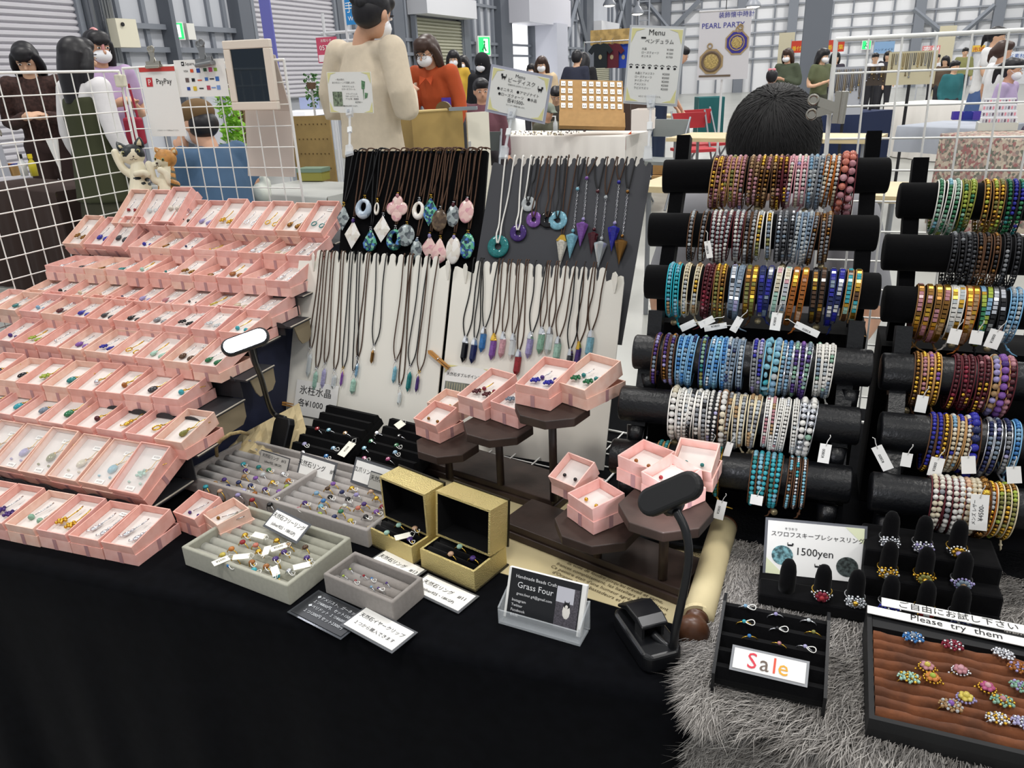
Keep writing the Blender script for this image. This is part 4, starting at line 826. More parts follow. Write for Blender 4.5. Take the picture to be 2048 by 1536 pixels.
BARNAME = dict(L1='top velvet bar', L2='second velvet bar', L3='third velvet bar', L4='upper leather bar', L5='middle leather bar', L6='lowest leather bar')
TILE = {'slate', 'mossgold', 'navy', 'pastel', 'amber', 'tiger', 'cobalt', 'aztec', 'goldmauve', 'whitetile', 'tantile', 'greentile', 'blacktile'}
BIG = {'bigpink': .0046, 'bigsky': .004, 'pearl': .0038, 'cream': .0038, 'bigwhite': .0036, 'bigcobalt': .0046, 'bigtiger': .0046, 'ameth': .0042, 'smoke': .0036, 'chip': .0045, 'shell': .0030, 'bone': .0030, 'wine': .0034, 'marble': .0027, 'ocean': .0029}
SMALL = {'darkturq': .0019, 'snow3': .0021, 'shellpink': .002, 'blackwhite': .0024, 'taupe': .0022}
def bmat(n): return gem(n, .15)
rg = random.Random(5)
def strand(parent, key, x, C0, hang, slant):
    words_, cols, cordc = PAL[key]; cols = cols.split(); r = BIG.get(key, SMALL.get(key, .0024))
    a = RB+.0022+r*.7; bz = a+hang/2; ph0 = rg.random()*6.28
    def P(t, dx=0, k=1.0): return (x+dx+slant*(math.sin(t)-1)*bz, C0.y-(a*k)*math.cos(t)*1.0, C0.z-hang/2-.0008+(bz*k)*math.sin(t))
    per = math.pi*(3*(a+bz)-math.sqrt((3*a+bz)*(a+3*bz))); step = r*(1.95 if key in TILE else 2.08); n = int(per/step)
    v, f = sphere_t(6, 4) if r < .003 else sphere_t(8, 6)
    b = MB(); run = 0; ci = 0
    for i in range(n):
        t = 2*math.pi*i/n; p = P(t)
        if run <= 0: ci = rg.choices(range(4), (5, 3, 2, 1.5))[0]; run = rg.choice((1, 1, 2, 3, 4) if key not in ('cobaltgold',) else (3, 5, 6))
        run -= 1; ang = math.atan2((bz)*math.cos(t), a*math.sin(t))
        if key in TILE: b.add(_B*np.array((r*1.9, r*1.7, r*1.1)), _BF, ci, Matrix.Translation(p) @ Rx(ang))
        elif key == 'chip': b.add(v*np.array((r*rg.uniform(.6, 1.2), r*rg.uniform(.5, .9), r*rg.uniform(.6, 1))), f, ci, Matrix.Translation((p[0]+rg.uniform(-.002, .002), p[1], p[2])) @ Rz(rg.random()*3))
        else: b.add(v*r, f, ci, Matrix.Translation(p))
    s_ = tag(b.build('bead_strand', [bmat(c) for c in cols], parent, smooth=key not in TILE), kind='stuff')
    cr = .0008; off = r+cr*.8; cb = MB()
    for sg in (-1, 1): cb.tube([P(2*math.pi*i/36, sg*off, .985) for i in range(36)], cr, 5, closed=True)
    tag(cb.build('edge_cords', bmat(cordc) if cordc in ('silver', 'gold') else mat(PALETTE[cordc], .7), s_, smooth=True), kind='stuff')
    return P, r
CORDEND = {}
for bk, groups in BR.items():
    A, B = BARS[bk]; same = {}; side = 'left' if bk[0] == 'L' else 'right'
    for gi, g in enumerate(groups):
        key, xs = g.split(' '); xs = [float(v) for v in xs.split(',')]
        t = thing('wrap_bracelet', f'{PAL[key][0]} bracelet, {nth(gi+1)} on {BARNAME["L"+bk[1]]}, {side} stand', 'bracelet', T(0, 0, 0), f'bracelets on the {BARNAME["L"+bk[1]]} of the {side} stand')
        hang0 = {'L1': .010, 'L2': .010, 'L3': .012, 'L4': .010, 'L5': .010, 'L6': .006}['L'+bk[1]]+rg.uniform(0, .006)
        for si, px in enumerate(xs):
            yc = (LB[int(bk[1])-1][1][1] + (LB[int(bk[1])-1][2][1]-LB[int(bk[1])-1][1][1])*(px-LB[int(bk[1])-1][1][0])/470) if side == 'left' else RPX[bk][1]
            c = (A+B)/2; d = rd(px, yc-10); X = (CAM+d*((c.y-RB)/d.y)).x
            f_ = (X-A.x)/(B.x-A.x); C0 = A.lerp(B, f_)
            hg = hang0+rg.uniform(-.002, .003); sl = rg.uniform(-.02, .10) if len(xs) > 1 else rg.uniform(0, .08)
            if bk == 'L1' and px == 1704: hg = .026
            if bk == 'R5' and px == 1957: hg = .016
            P, r = strand(t, key, X, C0, hg, sl)
            bead_r = r
        # knot, button and loose ends below the last strand
        e = Vector(P(-1.35)); cc = mat(PALETTE[PAL[key][2]], .7); w0 = rg.uniform(-.01, .012)
        b = MB(); b.tube([e, e+Vector((w0*.4, -.004, -.006)), e+Vector((w0, -.006, -.011)), e+Vector((w0*1.8, -.002, -.015))], [.0011, .0011, .001, .0007], 6)
        b.sph(tuple(e+Vector((w0*.5, -.004, -.007))), (.0022, .0022, .0018), nu=7, nv=5).build('tie_end', cc, t, smooth=True)
        if gi % 3 == 0:
            bt = e+Vector((w0*-.6, -.006, -.005)); MB().tube([bt, bt+Vector((0, -.0016, .0006))], [.0042, .004], 14).build('button', mat('#A89A78', .35, .7), t, smooth=True)
# ---- tags hanging from the bracelets
TAGS = [(1417, 499, -14, .008, .022, 'on the second velvet bar'), (1376, 651, 62, .009, .02, 'first under the third velvet bar'), (1413, 644, 60, .009, .02, 'second under the third velvet bar'), (1431, 654, 78, .0075, .028, 'third under the third velvet bar'), (1473, 649, 25, .009, .02, 'fourth under the third velvet bar'),
 (1552, 643, 4, .0125, .022, 'hanging straight under the third velvet bar'), (1614, 659, -70, .0085, .03, 'lowest under the third velvet bar'), (1649, 907, 3, .012, .022, 'under the white bracelets at the right'), (1424, 893, 2, .009, .009, 'tiny square one on the middle leather bar'), (1456, 900, 12, .008, .02, 'under the sand bracelets'),
 (1440, 1020, 8, .012, .024, 'above the paper roll'), (1513, 1000, 4, .014, .012, 'under the multicolour turquoise bracelet'),
 (1765, 916, -32, .012, .030, 'big slanting one on the right stand'), (1843, 808, 4, .012, .02, 'under the plum bracelets'), (1909, 673, 8, .0125, .018, 'under the white tile bracelet'), (1953, 675, 4, .013, .016, 'beside the white tile one'), (1988, 678, 14, .015, .022, 'large blank one under the third right bar'),
 (1813, 920, 3, .011, .016, 'behind the big slanting one'), (1872, 934, 6, .014, .022, 'under the cobalt bracelet'), (1937, 930, -10, .014, .02, 'under the large cobalt bracelet'), (1958, 1025, -4, .017, .04, 'tall written one on the lowest right bar'), (2028, 950, -12, .013, .018, 'grey one at the far right')]
for i, (x, y, an, w_, h_, wh) in enumerate(TAGS):
    bk = min(BARS, key=lambda k: abs((BARS[k][0].y)-0) if False else (0 if (k[0] == ('L' if x < 1750 else 'R')) else 9e9) + abs(y-22-((LB[int(k[1])-1][1][1]+LB[int(k[1])-1][2][1])/2 if k[0] == 'L' else RPX[k][1])))
    Yb = BARS[bk][0].y-RB-.012; P = aty(x, y, Yb)
    t = thing('price_tag', f'white price tag {wh}', 'tag', T(*P) @ Ry(rad(an)) @ Rx(rad(80)))
    MB().box((0, 0, 0), (w_, h_, .0005)).build('card', WHITECARD, t)
    MB().tube([(0, h_*.4, .0008), (.001, h_*.5+.004, .001), (.003, h_*.5+.010, .004), (.002, h_*.5+.013, .008)], .0005, 4).build('string', mat('#F0EFEA', .8), t, smooth=True)
    if w_ > .014 and h_ > .03:
        o = text([('メンズ レザー', 0, .003, .0045), ('¥4500-', 0, -.004, .0065)], [INK], t); o.matrix_local = Rz(rad(90))
    elif h_ > .02: o = text([('¥3800', 0, 0, .0042)], [INK], t); o.matrix_local = Rz(rad(90))
o_ = thing('storage_box', 'dark blue storage box standing behind the lower left bracelet stand', 'box', T(-.06, 1.07, TZ))
MB().box((0, 0, .07), (.24, .09, .138)).build('body', NAVYBOX, o_); MB().box((0, 0, .143), (.246, .096, .008)).build('lid', NAVYBOX, o_)
# ================================================================ PAPER, ROLL, FUR, CARD HOLDER, LAMPS
KRAFT = mat('#C9B78E', .85, noise=.12, scale=14); OLDP = mat('#CDBE94', .85, noise=.1, scale=12)
t = thing('paper_scroll', 'old printed paper unrolled under the pedestals with its roll and wooden knobs', 'scroll', T(0, 0, 0))
zp = TZ+.0009
pts = [at(x, y, zp) for x, y in ((985, 1141), (1180, 1197), (1368, 1254), (1410, 1160), (1452, 1062), (1250, 1005), (1060, 965), (860, 925))]
b = MB(); b.add([tuple(p) for p in pts]+[(p.x, p.y, p.z-.0006) for p in pts], [tuple(range(8)), tuple(range(8, 16))[::-1]]+[(i, 8+i, 8+(i+1) % 8, (i+1) % 8) for i in range(8)]); b.build('sheet', OLDP, t)
R0, R1 = at(1392, 1236, TZ+.018), at(1447, 1056, TZ+.018); ax = (R1-R0).normalized()
MB().tube([R0+Vector((.002, 0, 0)), R0+ax*.07+Vector((.001, 0, 0)), R0+ax*.14, R1], .0165, 24).build('roll', OLDP, t, smooth=True)
MB().tube([R0-ax*.001+Vector((.001, 0, 0)), R0+ax*.004], [.0172, .0172], 24).build('roll_edge', OLDP, t)
KW = mat('#5A3A28', .35, noise=.3, scale=60)
kn = MB(); kn.tube([R0+ax*.0, R0-ax*.003, R0-ax*.0035, R0-ax*.009, R0-ax*.010, R0-ax*.014, R0-ax*.021, R0-ax*.028, R0-ax*.032, R0-ax*.0335], [.0135, .0130, .0115, .0110, .0105, .0155, .0185, .0165, .010, .0005], 22); kn.build('knob', KW, t, smooth=True)
MB().tube([R1, R1+ax*.005, R1+ax*.009, R1+ax*.011], [.0165, .0165, .012, .001], 22).build('knob', KW, t, smooth=True)
lines = ["d'Orange, les ambassadeurs et les personnes", "Ce peintre était d'une humeur agréable. Le prince", "frances complètement, les bateliers s'installèrent", "ils vont de foudre jusqu'au travail et rame,", "", "", "", "", "", "", "un matin devant un canal, une vache couchée", "dans l'herbe sur l'autre rive; les animaux, avec", "toujours, trois vaches, et un ciel très précieux", "Quelques chaumières grises, un moulin, des", "tableaux où une indispensable lumière d'or", "passe dans les paysages hollandais. Quelques", "portraits de famille, l'étable, un marché,", "la mer du Nord, et les regards de l'enfant"]
Mp = T(*at(1198, 1192, zp+.0002)) @ Rz(rad(-18))
text([(l, .0, .004+.0085*i, .0078) for i, l in enumerate(lines) if l], [mat('#5A4C34', .8)], t).matrix_local = Mp
text([(l, .16+.0*i, .03+.0085*i, .0078) for i, l in enumerate(lines[10:]) ], [mat('#5A4C34', .8)], t).matrix_local = Mp @ T(-.09, .09, 0)
# kraft paper bag lying behind the grey trays
t = thing('paper_bag', 'crumpled brown paper bag with rope handle lying behind the grey ring tray', 'paper bag', T(0, 0, 0))
rr = random.Random(8); outline = [(402, 938), (420, 905), (455, 888), (500, 858), (548, 822), (600, 800), (640, 905), (560, 935), (470, 940)]
v = []; f = []; NX, NY = 16, 8
for j in range(NY+1):
    for i in range(NX+1):
        u_, w_ = i/NX, j/NY
        lo = (402+u_*230, 940-u_*10); hi = (418+u_*180, 904-u_*98)
        x, y = lo[0]*(1-w_)+hi[0]*w_, lo[1]*(1-w_)+hi[1]*w_
        z = TZ+.004+.045*w_*u_+.012*w_+rr.uniform(-.0025, .0025)
        p = at(x, y, z); v.append(tuple(p))
f = [(j*(NX+1)+i, j*(NX+1)+i+1, (j+1)*(NX+1)+i+1, (j+1)*(NX+1)+i) for j in range(NY) for i in range(NX)]
b = MB().add(v, f); o = b.build('bag_body', KRAFT, t); m_ = o.modifiers.new('thick', 'SOLIDIFY'); m_.thickness = .0015; m_.offset = -1
hp = [at(x, y, z) for x, y, z in ((434, 912, .74), (432, 893, .76), (442, 880, .775), (460, 868, .785), (480, 864, .78), (496, 868, .765))]
MB().tube(hp, .0028, 7).build('rope_handle', mat('#A89468', .9, noise=.3, scale=300), t, smooth=True)
# fur rug
FURB = mat('#6E675F', .95); FURT = mat('#B9B2A8', .7, noise=.3, scale=30)
def fur():
    t = thing('fur_rug', 'grey long-haired fur rug on the right end of the table, hanging over the edge', 'fur rug', T(0, 0, 0))
    rr = np.random.RandomState(3)
    def top_outline(y): # left limit of the fur at depth y
        return -.052+.0*(y-.6)
    N = 60; MM = 23; XR_ = .62; v = []
    for j in range(MM+1):
        for i in range(N+1):
            x = -.047+(XR_+.047)*i/N
            ye = edgeY(x)
            s_ = .29-j*.0145   # distance behind the edge; negative hangs down
            if s_ > 0: p = (x, ye+s_, TZ+.004+.003*math.sin(x*60+j)*.5)
            else: p = (x-.004*j/MM, ye-.012-.01*math.sin(x*30), TZ+.002+s_)
            v.append(p)
    f = [(j*(N+1)+i, (j+1)*(N+1)+i, (j+1)*(N+1)+i+1, j*(N+1)+i+1) for j in range(MM) for i in range(N)]
    MB().add(v, f).build('backing', FURB, t, smooth=True)
    V = np.array(v).reshape(MM+1, N+1, 3)
    K = 85000
    a = rr.rand(K)*(MM-.01); c = rr.rand(K)**1.15*(N-.01)
    extra = rr.rand(K) < .12; c[extra] = rr.rand(extra.sum())*1.5
    ai, ci = a.astype(int), c.astype(int); fa, fc_ = (a-ai)[:, None], (c-ci)[:, None]
    P = V[ai, ci]*(1-fa)*(1-fc_)+V[ai+1, ci]*fa*(1-fc_)+V[ai, ci+1]*(1-fa)*fc_+V[ai+1, ci+1]*fa*fc_
    # flow: mostly towards the viewer and left, swirling
    ang = -1.95+.55*np.sin(P[:, 0]*17+1.0)*np.cos(P[:, 1]*15)+.35*np.sin(P[:, 0]*41+P[:, 1]*29)+.25*rr.randn(K)*.8
    clump = np.sin(P[:, 0]*150+np.sin(P[:, 1]*90)*2)*.2; ang += clump
    L = .026+.022*rr.rand(K); hang = P[:, 2] < TZ
    d = np.stack([np.cos(ang), np.sin(ang), np.zeros(K)], 1)
    d[hang] = np.stack([np.cos(ang[hang])*.6, -.25*np.ones(hang.sum()), np.sin(ang[hang])], 1)
    up = np.tile(np.array([0, 0, 1.0]), (K, 1)); up[hang] = np.array([0, -1.0, .0])
    side = np.cross(d, up); side /= np.linalg.norm(side, axis=1)[:, None]+1e-9
    wv = .0004+.0003*rr.rand(K); bend = .45*rr.randn(K)[:, None]
    pts = []; 
    for k, (s_, h_, ww) in enumerate(((0, .001, 1), (.34, .0085, .9), (.7, .0105, .6), (1, .006, .06))):
        c_ = P+d*(L*s_)[:, None]+up*(h_*(.6+.8*rr.rand(K)) if k else h_*np.ones(K))[:, None]+side*bend*(L*s_*s_*.5)[:, None]
        pts += [c_-side*(wv*ww)[:, None], c_+side*(wv*ww)[:, None]]
    A = np.stack(pts, 1).reshape(-1, 3); n = len(A)
    me = bpy.data.meshes.new('hair'); base = np.arange(K)*8
    q = np.stack([np.stack([base+2*i, base+2*i+1, base+2*i+3, base+2*i+2], 1) for i in range(3)], 1).reshape(-1, 4)
    me.vertices.add(n); me.vertices.foreach_set('co', A.ravel()); me.loops.add(q.size); me.loops.foreach_set('vertex_index', q.ravel().astype(np.int32))
    me.polygons.add(len(q)); me.polygons.foreach_set('loop_start', (np.arange(len(q))*4).astype(np.int32))
    mi = np.repeat(rr.choice([0, 1, 2], K, p=[.45, .35, .2]), 3)
    for m_ in (mat('#8F8B87', .75), mat('#6C6864', .8), mat('#ABA7A2', .7)): me.materials.append(m_)
    me.update(calc_edges=True); me.polygons.foreach_set('material_index', mi.astype(np.int32)); me.update()
    o = link('hair', me, t); tag(o, kind='stuff')
fur()
# business card holder
a, b_ = at(997, 1247), at(1160, 1294); u_ = (b_-a).normalized(); wc = (b_-a).length
HM = frame(a+Vector((0, 0, .0005)), u_, Vector((0, 0, 1)).cross(u_))
t = thing('card_holder', 'clear acrylic business card holder at the front of the cloth', 'card holder', HM)
b = MB(); b.box((wc/2, .012, .0015), (wc, .024, .003)); b.box((wc/2, .001, .009), (wc, .002, .018)); 
for x in (.001, wc-.001): b.add([(x-.001, 0, 0), (x+.001, 0, 0), (x+.001, .026, 0), (x-.001, .026, 0), (x-.001, 0, .022), (x+.001, 0, .022), (x+.001, .032, .036), (x-.001, .032, .036)], _BF)
b.box((wc/2, .03, .018), (wc, .002, .036)); b.build('body', mat('#DDE2E6', .06, alpha=.32, spec=1), t)
t = thing('business_card', 'black business card with white lettering and a cat photo in the acrylic holder', 'business card', HM @ T(wc/2, .0075, .004) @ Rx(rad(68)))
MB().box((0, .029, -.003), (.0915, .056, .006)).build('card_stack', WHITECARD, t)
MB().box((-.001, .029, .0004), (.083, .056, .0008)).build('card_face', mat('#17181C', .4), t)
text([('Handmade Beads Craft', -.012, .0475, .0052), ('Grass Four', -.012, .037, .0095), ('grass.four.g4@gmail.com', -.012, .029, .0042), ('Instagram', -.038, .021, .0044, 'L'), ('Twitter', -.038, .0155, .0044, 'L'), ('Facebook', -.038, .010, .0044, 'L'), ('BASE', -.038, .0045, .0044, 'L')], [mat('#E8E8EA', .6)], t, z=.0009)
MB().box((.0265, .027, .0009), (.026, .046, .0004)).build('photo', mat('#5C5860', .7, noise=.5, scale=600), t)
b = MB(); b.box((.0235, .0415, .0012), (.02, .017, .0002)).build('photo_wall', mat('#C9C9D2', .7), t)
b = MB(); b.sph((.0265, .024, .0012), (.0045, .008, .0003), 0, 10, 6).sph((.0265, .031, .0014), (.0036, .0036, .0003), 1, 10, 6).sph((.0262, .0225, .0015), (.0026, .0058, .0003), 0, 10, 6)
b.prism([(.0235, .033), (.025, .034), (.0238, .0362)][::-1], .0012, .0016, 1).prism([(.028, .034), (.0295, .033), (.0292, .0362)][::-1], .0012, .0016, 1).sph((.0265, .0295, .0018), (.0018, .0022, .0002), 0, 8, 5); b.build('photo_cat', [mat('#E6E2DA', .7), mat('#1B1B1E', .7)], t)
# clip lamps
def capsule(b, M, L, W, Hh, mi=0, n=10):
    poly = [(L/2-W/2+W/2*math.sin(a), W/2*math.cos(a)) for a in [math.pi*i/n for i in range(n+1)]]+[(-L/2+W/2-W/2*math.sin(a), -W/2*math.cos(a)) for a in [math.pi*i/n for i in range(n+1)]]
    b.prism(poly[::-1], -Hh/2, Hh/2, mi, M)
def curve_pts(P, k=6):
    P = [Vector(p) for p in P]; Q = []
    for i in range(len(P)-1):
        p0, p1, p2, p3 = P[max(i-1, 0)], P[i], P[i+1], P[min(i+2, len(P)-1)]
        for j in range(k): t_ = j/k; Q.append(.5*((2*p1)+(p2-p0)*t_+(2*p0-5*p1+4*p2-p3)*t_*t_+(3*p1-p0-3*p2+p3)*t_**3))
    return Q+[P[-1]]
t = thing('clip_lamp', 'lit white clip-on LED lamp leaning over the pink boxes', 'lamp', T(0, 0, 0))
lb = at(560, 917, TZ+.001); c = aty(491, 684, .80)
hM = frame(c, rd(525, 672).normalized()-rd(457, 697).normalized(), Vector((-.1, .38, .92))) @ Rx(rad(-12))
b = MB(); capsule(b, hM, .066, .025, .012); bev(b.build('lamp_head', PLASTIC, t), .003)
b = MB(); capsule(b, hM @ T(0, -.0, .0064), .058, .019, .002); b.build('led_panel', mat('#F4F6FF', .3, emit=14), t)
l_ = area('clip_lamp_light', (0, 0, 0), .055, .018, .55, (.85, .88, 1)); l_.matrix_world = hM @ T(0, 0, .009) @ Rx(rad(180)) 
bM = T(lb.x, lb.y, TZ) @ Rz(rad(-8)) @ Rx(rad(62))
o = MB().box((0, .008, .006), (.05, .03, .012), 0, T(lb.x, lb.y, TZ) @ Rz(rad(-10))).build('clip_base', PLASTIC, t); bev(o, .003)
b = MB(); b.prism([(-.016, .004), (-.013, 0), (.013, 0), (.016, .004), (.0175, .05), (.014, .06), (-.014, .06), (-.0175, .05)], .0, .014, 0, bM @ T(0, .008, 0)); o = b.build('battery_body', PLASTIC, t); bev(o, .004, 3)
neck0 = bM @ Vector((0, .066, .007))
MB().tube(curve_pts([neck0, aty(543, 822, neck0.y), aty(522, 755, (neck0.y+c.y)/2), aty(508, 720, c.y+.02), c-Vector((0, -.008, .004))]), .0042, 10).build('gooseneck', PLASTIC, t, smooth=True)
t = thing('clip_lamp', 'black clip-on gooseneck lamp with its back to the viewer over the pedestal boxes', 'lamp', T(0, 0, 0))
q = at(1235, 1240, TZ+.001); q2 = at(1292, 1330, TZ+.001); q3 = at(1350, 1305, TZ+.001)
cM = frame((q+q3)/2+Vector((0, -.0, .001)), (q2-q).normalized(), Vector((0, 0, 1)).cross(q2-q)) 
cM = T(*at(1292, 1290, TZ+.001)) @ Rz(rad(-52))
o = MB().prism([(-.042, -.016), (-.034, -.022), (.034, -.022), (.042, -.016), (.042, .016), (.034, .022), (-.034, .022), (-.042, .016)], 0, .022, 0, cM).build('battery_body', PLASTIC, t); bev(o, .004, 3)
o = MB().prism([(-.04, .028), (-.02, .042), (.006, .044), (.018, .04), (.018, .036), (-.02, .034), (-.04, .024)][::-1], -.015, .015, 0, cM @ Rx(rad(90))).build('clip_lever', PLASTIC, t); bev(o, .0015)
for sy in (-.011, .011): MB().box((.006, sy, .03), (.016, .003, .018), 0, cM).build('clip_bracket', PLASTIC, t)
n0 = cM @ Vector((.014, 0, .026)); h2 = aty(1340, 988, .665)
MB().tube(curve_pts([n0, n0+Vector((.02, -.008, -.006)), aty(1352, 1255, .63), aty(1376, 1130, .64), aty(1372, 1065, .65), aty(1352, 1022, .66)]), .0042, 10).build('gooseneck', PLASTIC, t, smooth=True)
hM = frame(h2, aty(1393, 962, .665)-aty(1287, 1008, .665), Vector((0, .55, .8)))
b = MB(); capsule(b, hM, .071, .029, .012); o = b.build('lamp_head', mat('#0C0D0F', .5), t); bev(o, .004, 3)
b = MB(); capsule(b, hM @ T(0, 0, -.0063), .06, .02, .001); b.build('led_panel', mat('#F4F6FF', .3, emit=10), t)
MB().tube([h2+Vector((.004, .0, -.014)), aty(1352, 1022, .66)], [.012, .0055], 12).build('neck_collar', PLASTIC, t, smooth=True)
l_ = area('clip_lamp_light', (0, 0, 0), .055, .018, .18, (.9, .92, 1)); l_.matrix_world = hM @ T(0, 0, -.009)
# ================================================================ SALE STAND, FINGER STAND, BROWN TRAY
FZ = TZ+.012
fl, fr = at(1420, 1387, FZ), at(1648, 1440, FZ); u_ = (fr-fl).normalized(); ws = (fr-fl).length
SM = frame(fl, u_, Vector((0, 0, 1)).cross(u_))
t = thing('ring_display', 'small black slanted ring stand with a Sale sign on the fur', 'ring stand', SM)
dl = .088; hb_ = .012; ht_ = .04
for x in (0, ws-.003):
    b = MB(); pr = [(0, -.012), (.004, -.012), (.007, hb_), (dl-.006, ht_), (dl, -.012), (dl+.003, -.012), (dl+.001, ht_+.012), (dl-.012, ht_+.012), (.0, hb_+.013)]
    b.add([(x, y, z) for y, z in pr]+[(x+.003, y, z) for y, z in pr], [tuple(range(9)), tuple(range(9, 18))[::-1]]+[(i, 9+i, 9+(i+1) % 9, (i+1) % 9) for i in range(9)]); b.build('side_frame', PLASTIC, t)
SB = SM @ T(.003, .004, hb_) @ Rx(math.atan2(ht_-hb_, dl)); Lb = math.hypot(dl, ht_-hb_)-.006
iv = SM.inverted(); p = Lb/5
MB().box(((ws-.006)/2, Lb/2, 0), (ws-.006, Lb, .006)).build('board', BLACKV, t, iv @ SB)
for i in range(5): MB().prism([(p*i, .002), (p*i+p*.96, .002), (p*i+p*.9, .009), (p*i+p*.5, .0135), (p*i+p*.04, .006)], 0, ws-.006, 0, Matrix(((0, 0, 1, 0), (1, 0, 0, 0), (0, 1, 0, 0), (0, 0, 0, 1)))).build('ridge', BLACKV, t, iv @ SB)
rings('318,608,skyblue,s 492,655,lilac,s 680,690,clear,s 310,697,turquoise,g 500,735,black,s 708,757,olive,g 340,780,blue,g 512,822,rose,g 660,840,lavender,s', 2.865, 1380, 1000, SB, .0165, 'the Sale ring stand', kind='small', sc=.95)
q = onp(1538, 1332, SB, .016); c_ = flat_card(SB @ T(q.x, q.y, .0175) @ Rz(rad(-1)) @ Rx(rad(14)), .064, .019, 'laminated sign reading Sale in coloured letters on the slanted ring stand', None, border=.0025, bcol=mat('#8E9094', .15))
sx = -.02
for ch, co, dx in (('S', '#D9364A', 0), ('a', '#6A5A50', .0115), ('l', '#E0523A', .0225), ('e', '#E6A82C', .0275)): text([(ch, sx+dx, -.0068, .021, 'L')], [mat(co, .5)], c_)
# finger display
FM = frame(Vector((-.012, .735, FZ+.004)), (1, .02, 0), (0, 1, 0)); fw = .236
t = thing('ring_display', 'black velvet finger-post ring display in three steps on the fur', 'ring stand', FM)
for i, (y0, h_, x0) in enumerate(((0, .014, 0), (.032, .036, .105), (.055, .056, .105))):
    o = MB().box(((x0+fw)/2, y0+.016+.012*(i == 2), h_/2), (fw-x0, .034+.024*(i == 2), h_)).build('step', BLACKV, t); bev(o, .003)
MB().box((.052, .038, .005), (.105, .045, .01)).build('step', BLACKV, t)
def finger(px, zt, Y, ringspec, label, core=None):
    P = aty(*px, Y); z0 = FM.translation.z+zt
    t_ = thing('finger_post', f'black velvet finger post {label}', 'finger post', T(P.x, Y, z0-.001))
    MB().lathe([(.0085, 0), (.0088, .012), (.0084, .026), (.0072, .034), (.0045, .039), (.001, .0405)], 14).build('post', BLACKV, t_, smooth=True)
    if ringspec:
        c_, m_, kd, word = ringspec
        r_ = ring(T(P.x, Y, z0+.008) @ Rx(rad(90)), c_, m_, f'{word} bead ring on the finger post {label}', kd, 1.18, core=core, rot=0)
FG = [((1575, 1160), .014, .752, None, 'left one without a ring, in front of the price sign', None), ((1645, 1172), .014, .752, ('crimson', 'g', 'flower', 'red and pink'), 'second in the front row', 'red'), ((1712, 1178), .014, .753, ('silver', 's', 'cluster', 'square silver'), 'at the corner of the price sign', 'gold'),
      ((1780, 1190), .014, .753, ('cobalt', 's', 'cluster', 'blue crystal'), 'fourth in the front row', None), ((1852, 1200), .014, .754, ('red', 'g', 'flower', 'clear and orange'), 'fifth in the front row', 'clear'), ((1922, 1208), .014, .755, ('navy', 's', 'cluster', 'navy and silver'), 'last in the front row', None),
      ((1777, 1123), .036, .783, ('gold', 'g', 'cluster', 'champagne gold'), 'left of the middle row', None), ((1849, 1138), .036, .783, ('olive', 'g', 'flower', 'olive and gold'), 'centre of the middle row', 'gold'), ((1926, 1142), .036, .784, ('steel', 's', 'flower', 'blue ring with brown pearl'), 'right of the middle row', 'tan'),
      ((1779, 1071), .056, .812, ('silver', 's', 'cluster', 'silver baguette'), 'left of the back row', None), ((1845, 1080), .056, .812, ('silver', 's', 'cluster', 'openwork silver'), 'centre of the back row', None), ((1914, 1090), .056, .813, ('gold', 'g', 'flower', 'gold ring with lilac stone'), 'right of the back row', 'lilac')]
for a in FG: finger(*a)
# 1500 yen sign standing in the display
pa, pb = at(1525, 1150, FZ+.012), at(1729, 1172, FZ+.012); u_ = (pb-pa).normalized(); ww = (pb-pa).length
yM = frame((pa+pb)/2, u_, Vector((0, .42, 1))) @ T(0, .033, 0)
sg = flat_card(yM, ww-.006, .06, 'white laminated price sign reading 1500yen standing behind the finger posts', [('キラキラ', -.026, .021, .0035), ('スワロフスキープレシャスリング', .002, .0135, .0066), ('1500yen', .0, -.006, .012)], border=.003, bcol=mat('#6A6C72', .2))
for cx, cy, co in ((-.034, -.008, '#7FB0B8'), (.035, -.014, '#4C5654')):
    MB().prism([(cx+.0115*math.cos(a), cy+.011*math.sin(a)) for a in [i*math.pi/10 for i in range(20)]], .0002, .0006).build('photo', mat(co, .5, noise=.8, scale=260), sg)
for cx, cy in ((-.026, .004), (.004, -.017)): MB().box((cx, cy, .0006), (.0055, .0018, .0004)).box((cx+.0026, cy+.0014, .0006), (.0016, .002, .0004)).box((cx-.0028, cy+.0014, .0006), (.0006, .003, .0004)).build('cat_print', INK, sg)
for sx, sy in ((1, 1), (-1, -1)): MB().prism([(0, 0), (-.02*sx, 0), (0, -.018*sy)][::sx*sy], 0, .0003, 0, T((ww-.006)/2*sx, .03*sy, .0001)).build('corner_tint', mat('#E4E8C4', .7), sg)
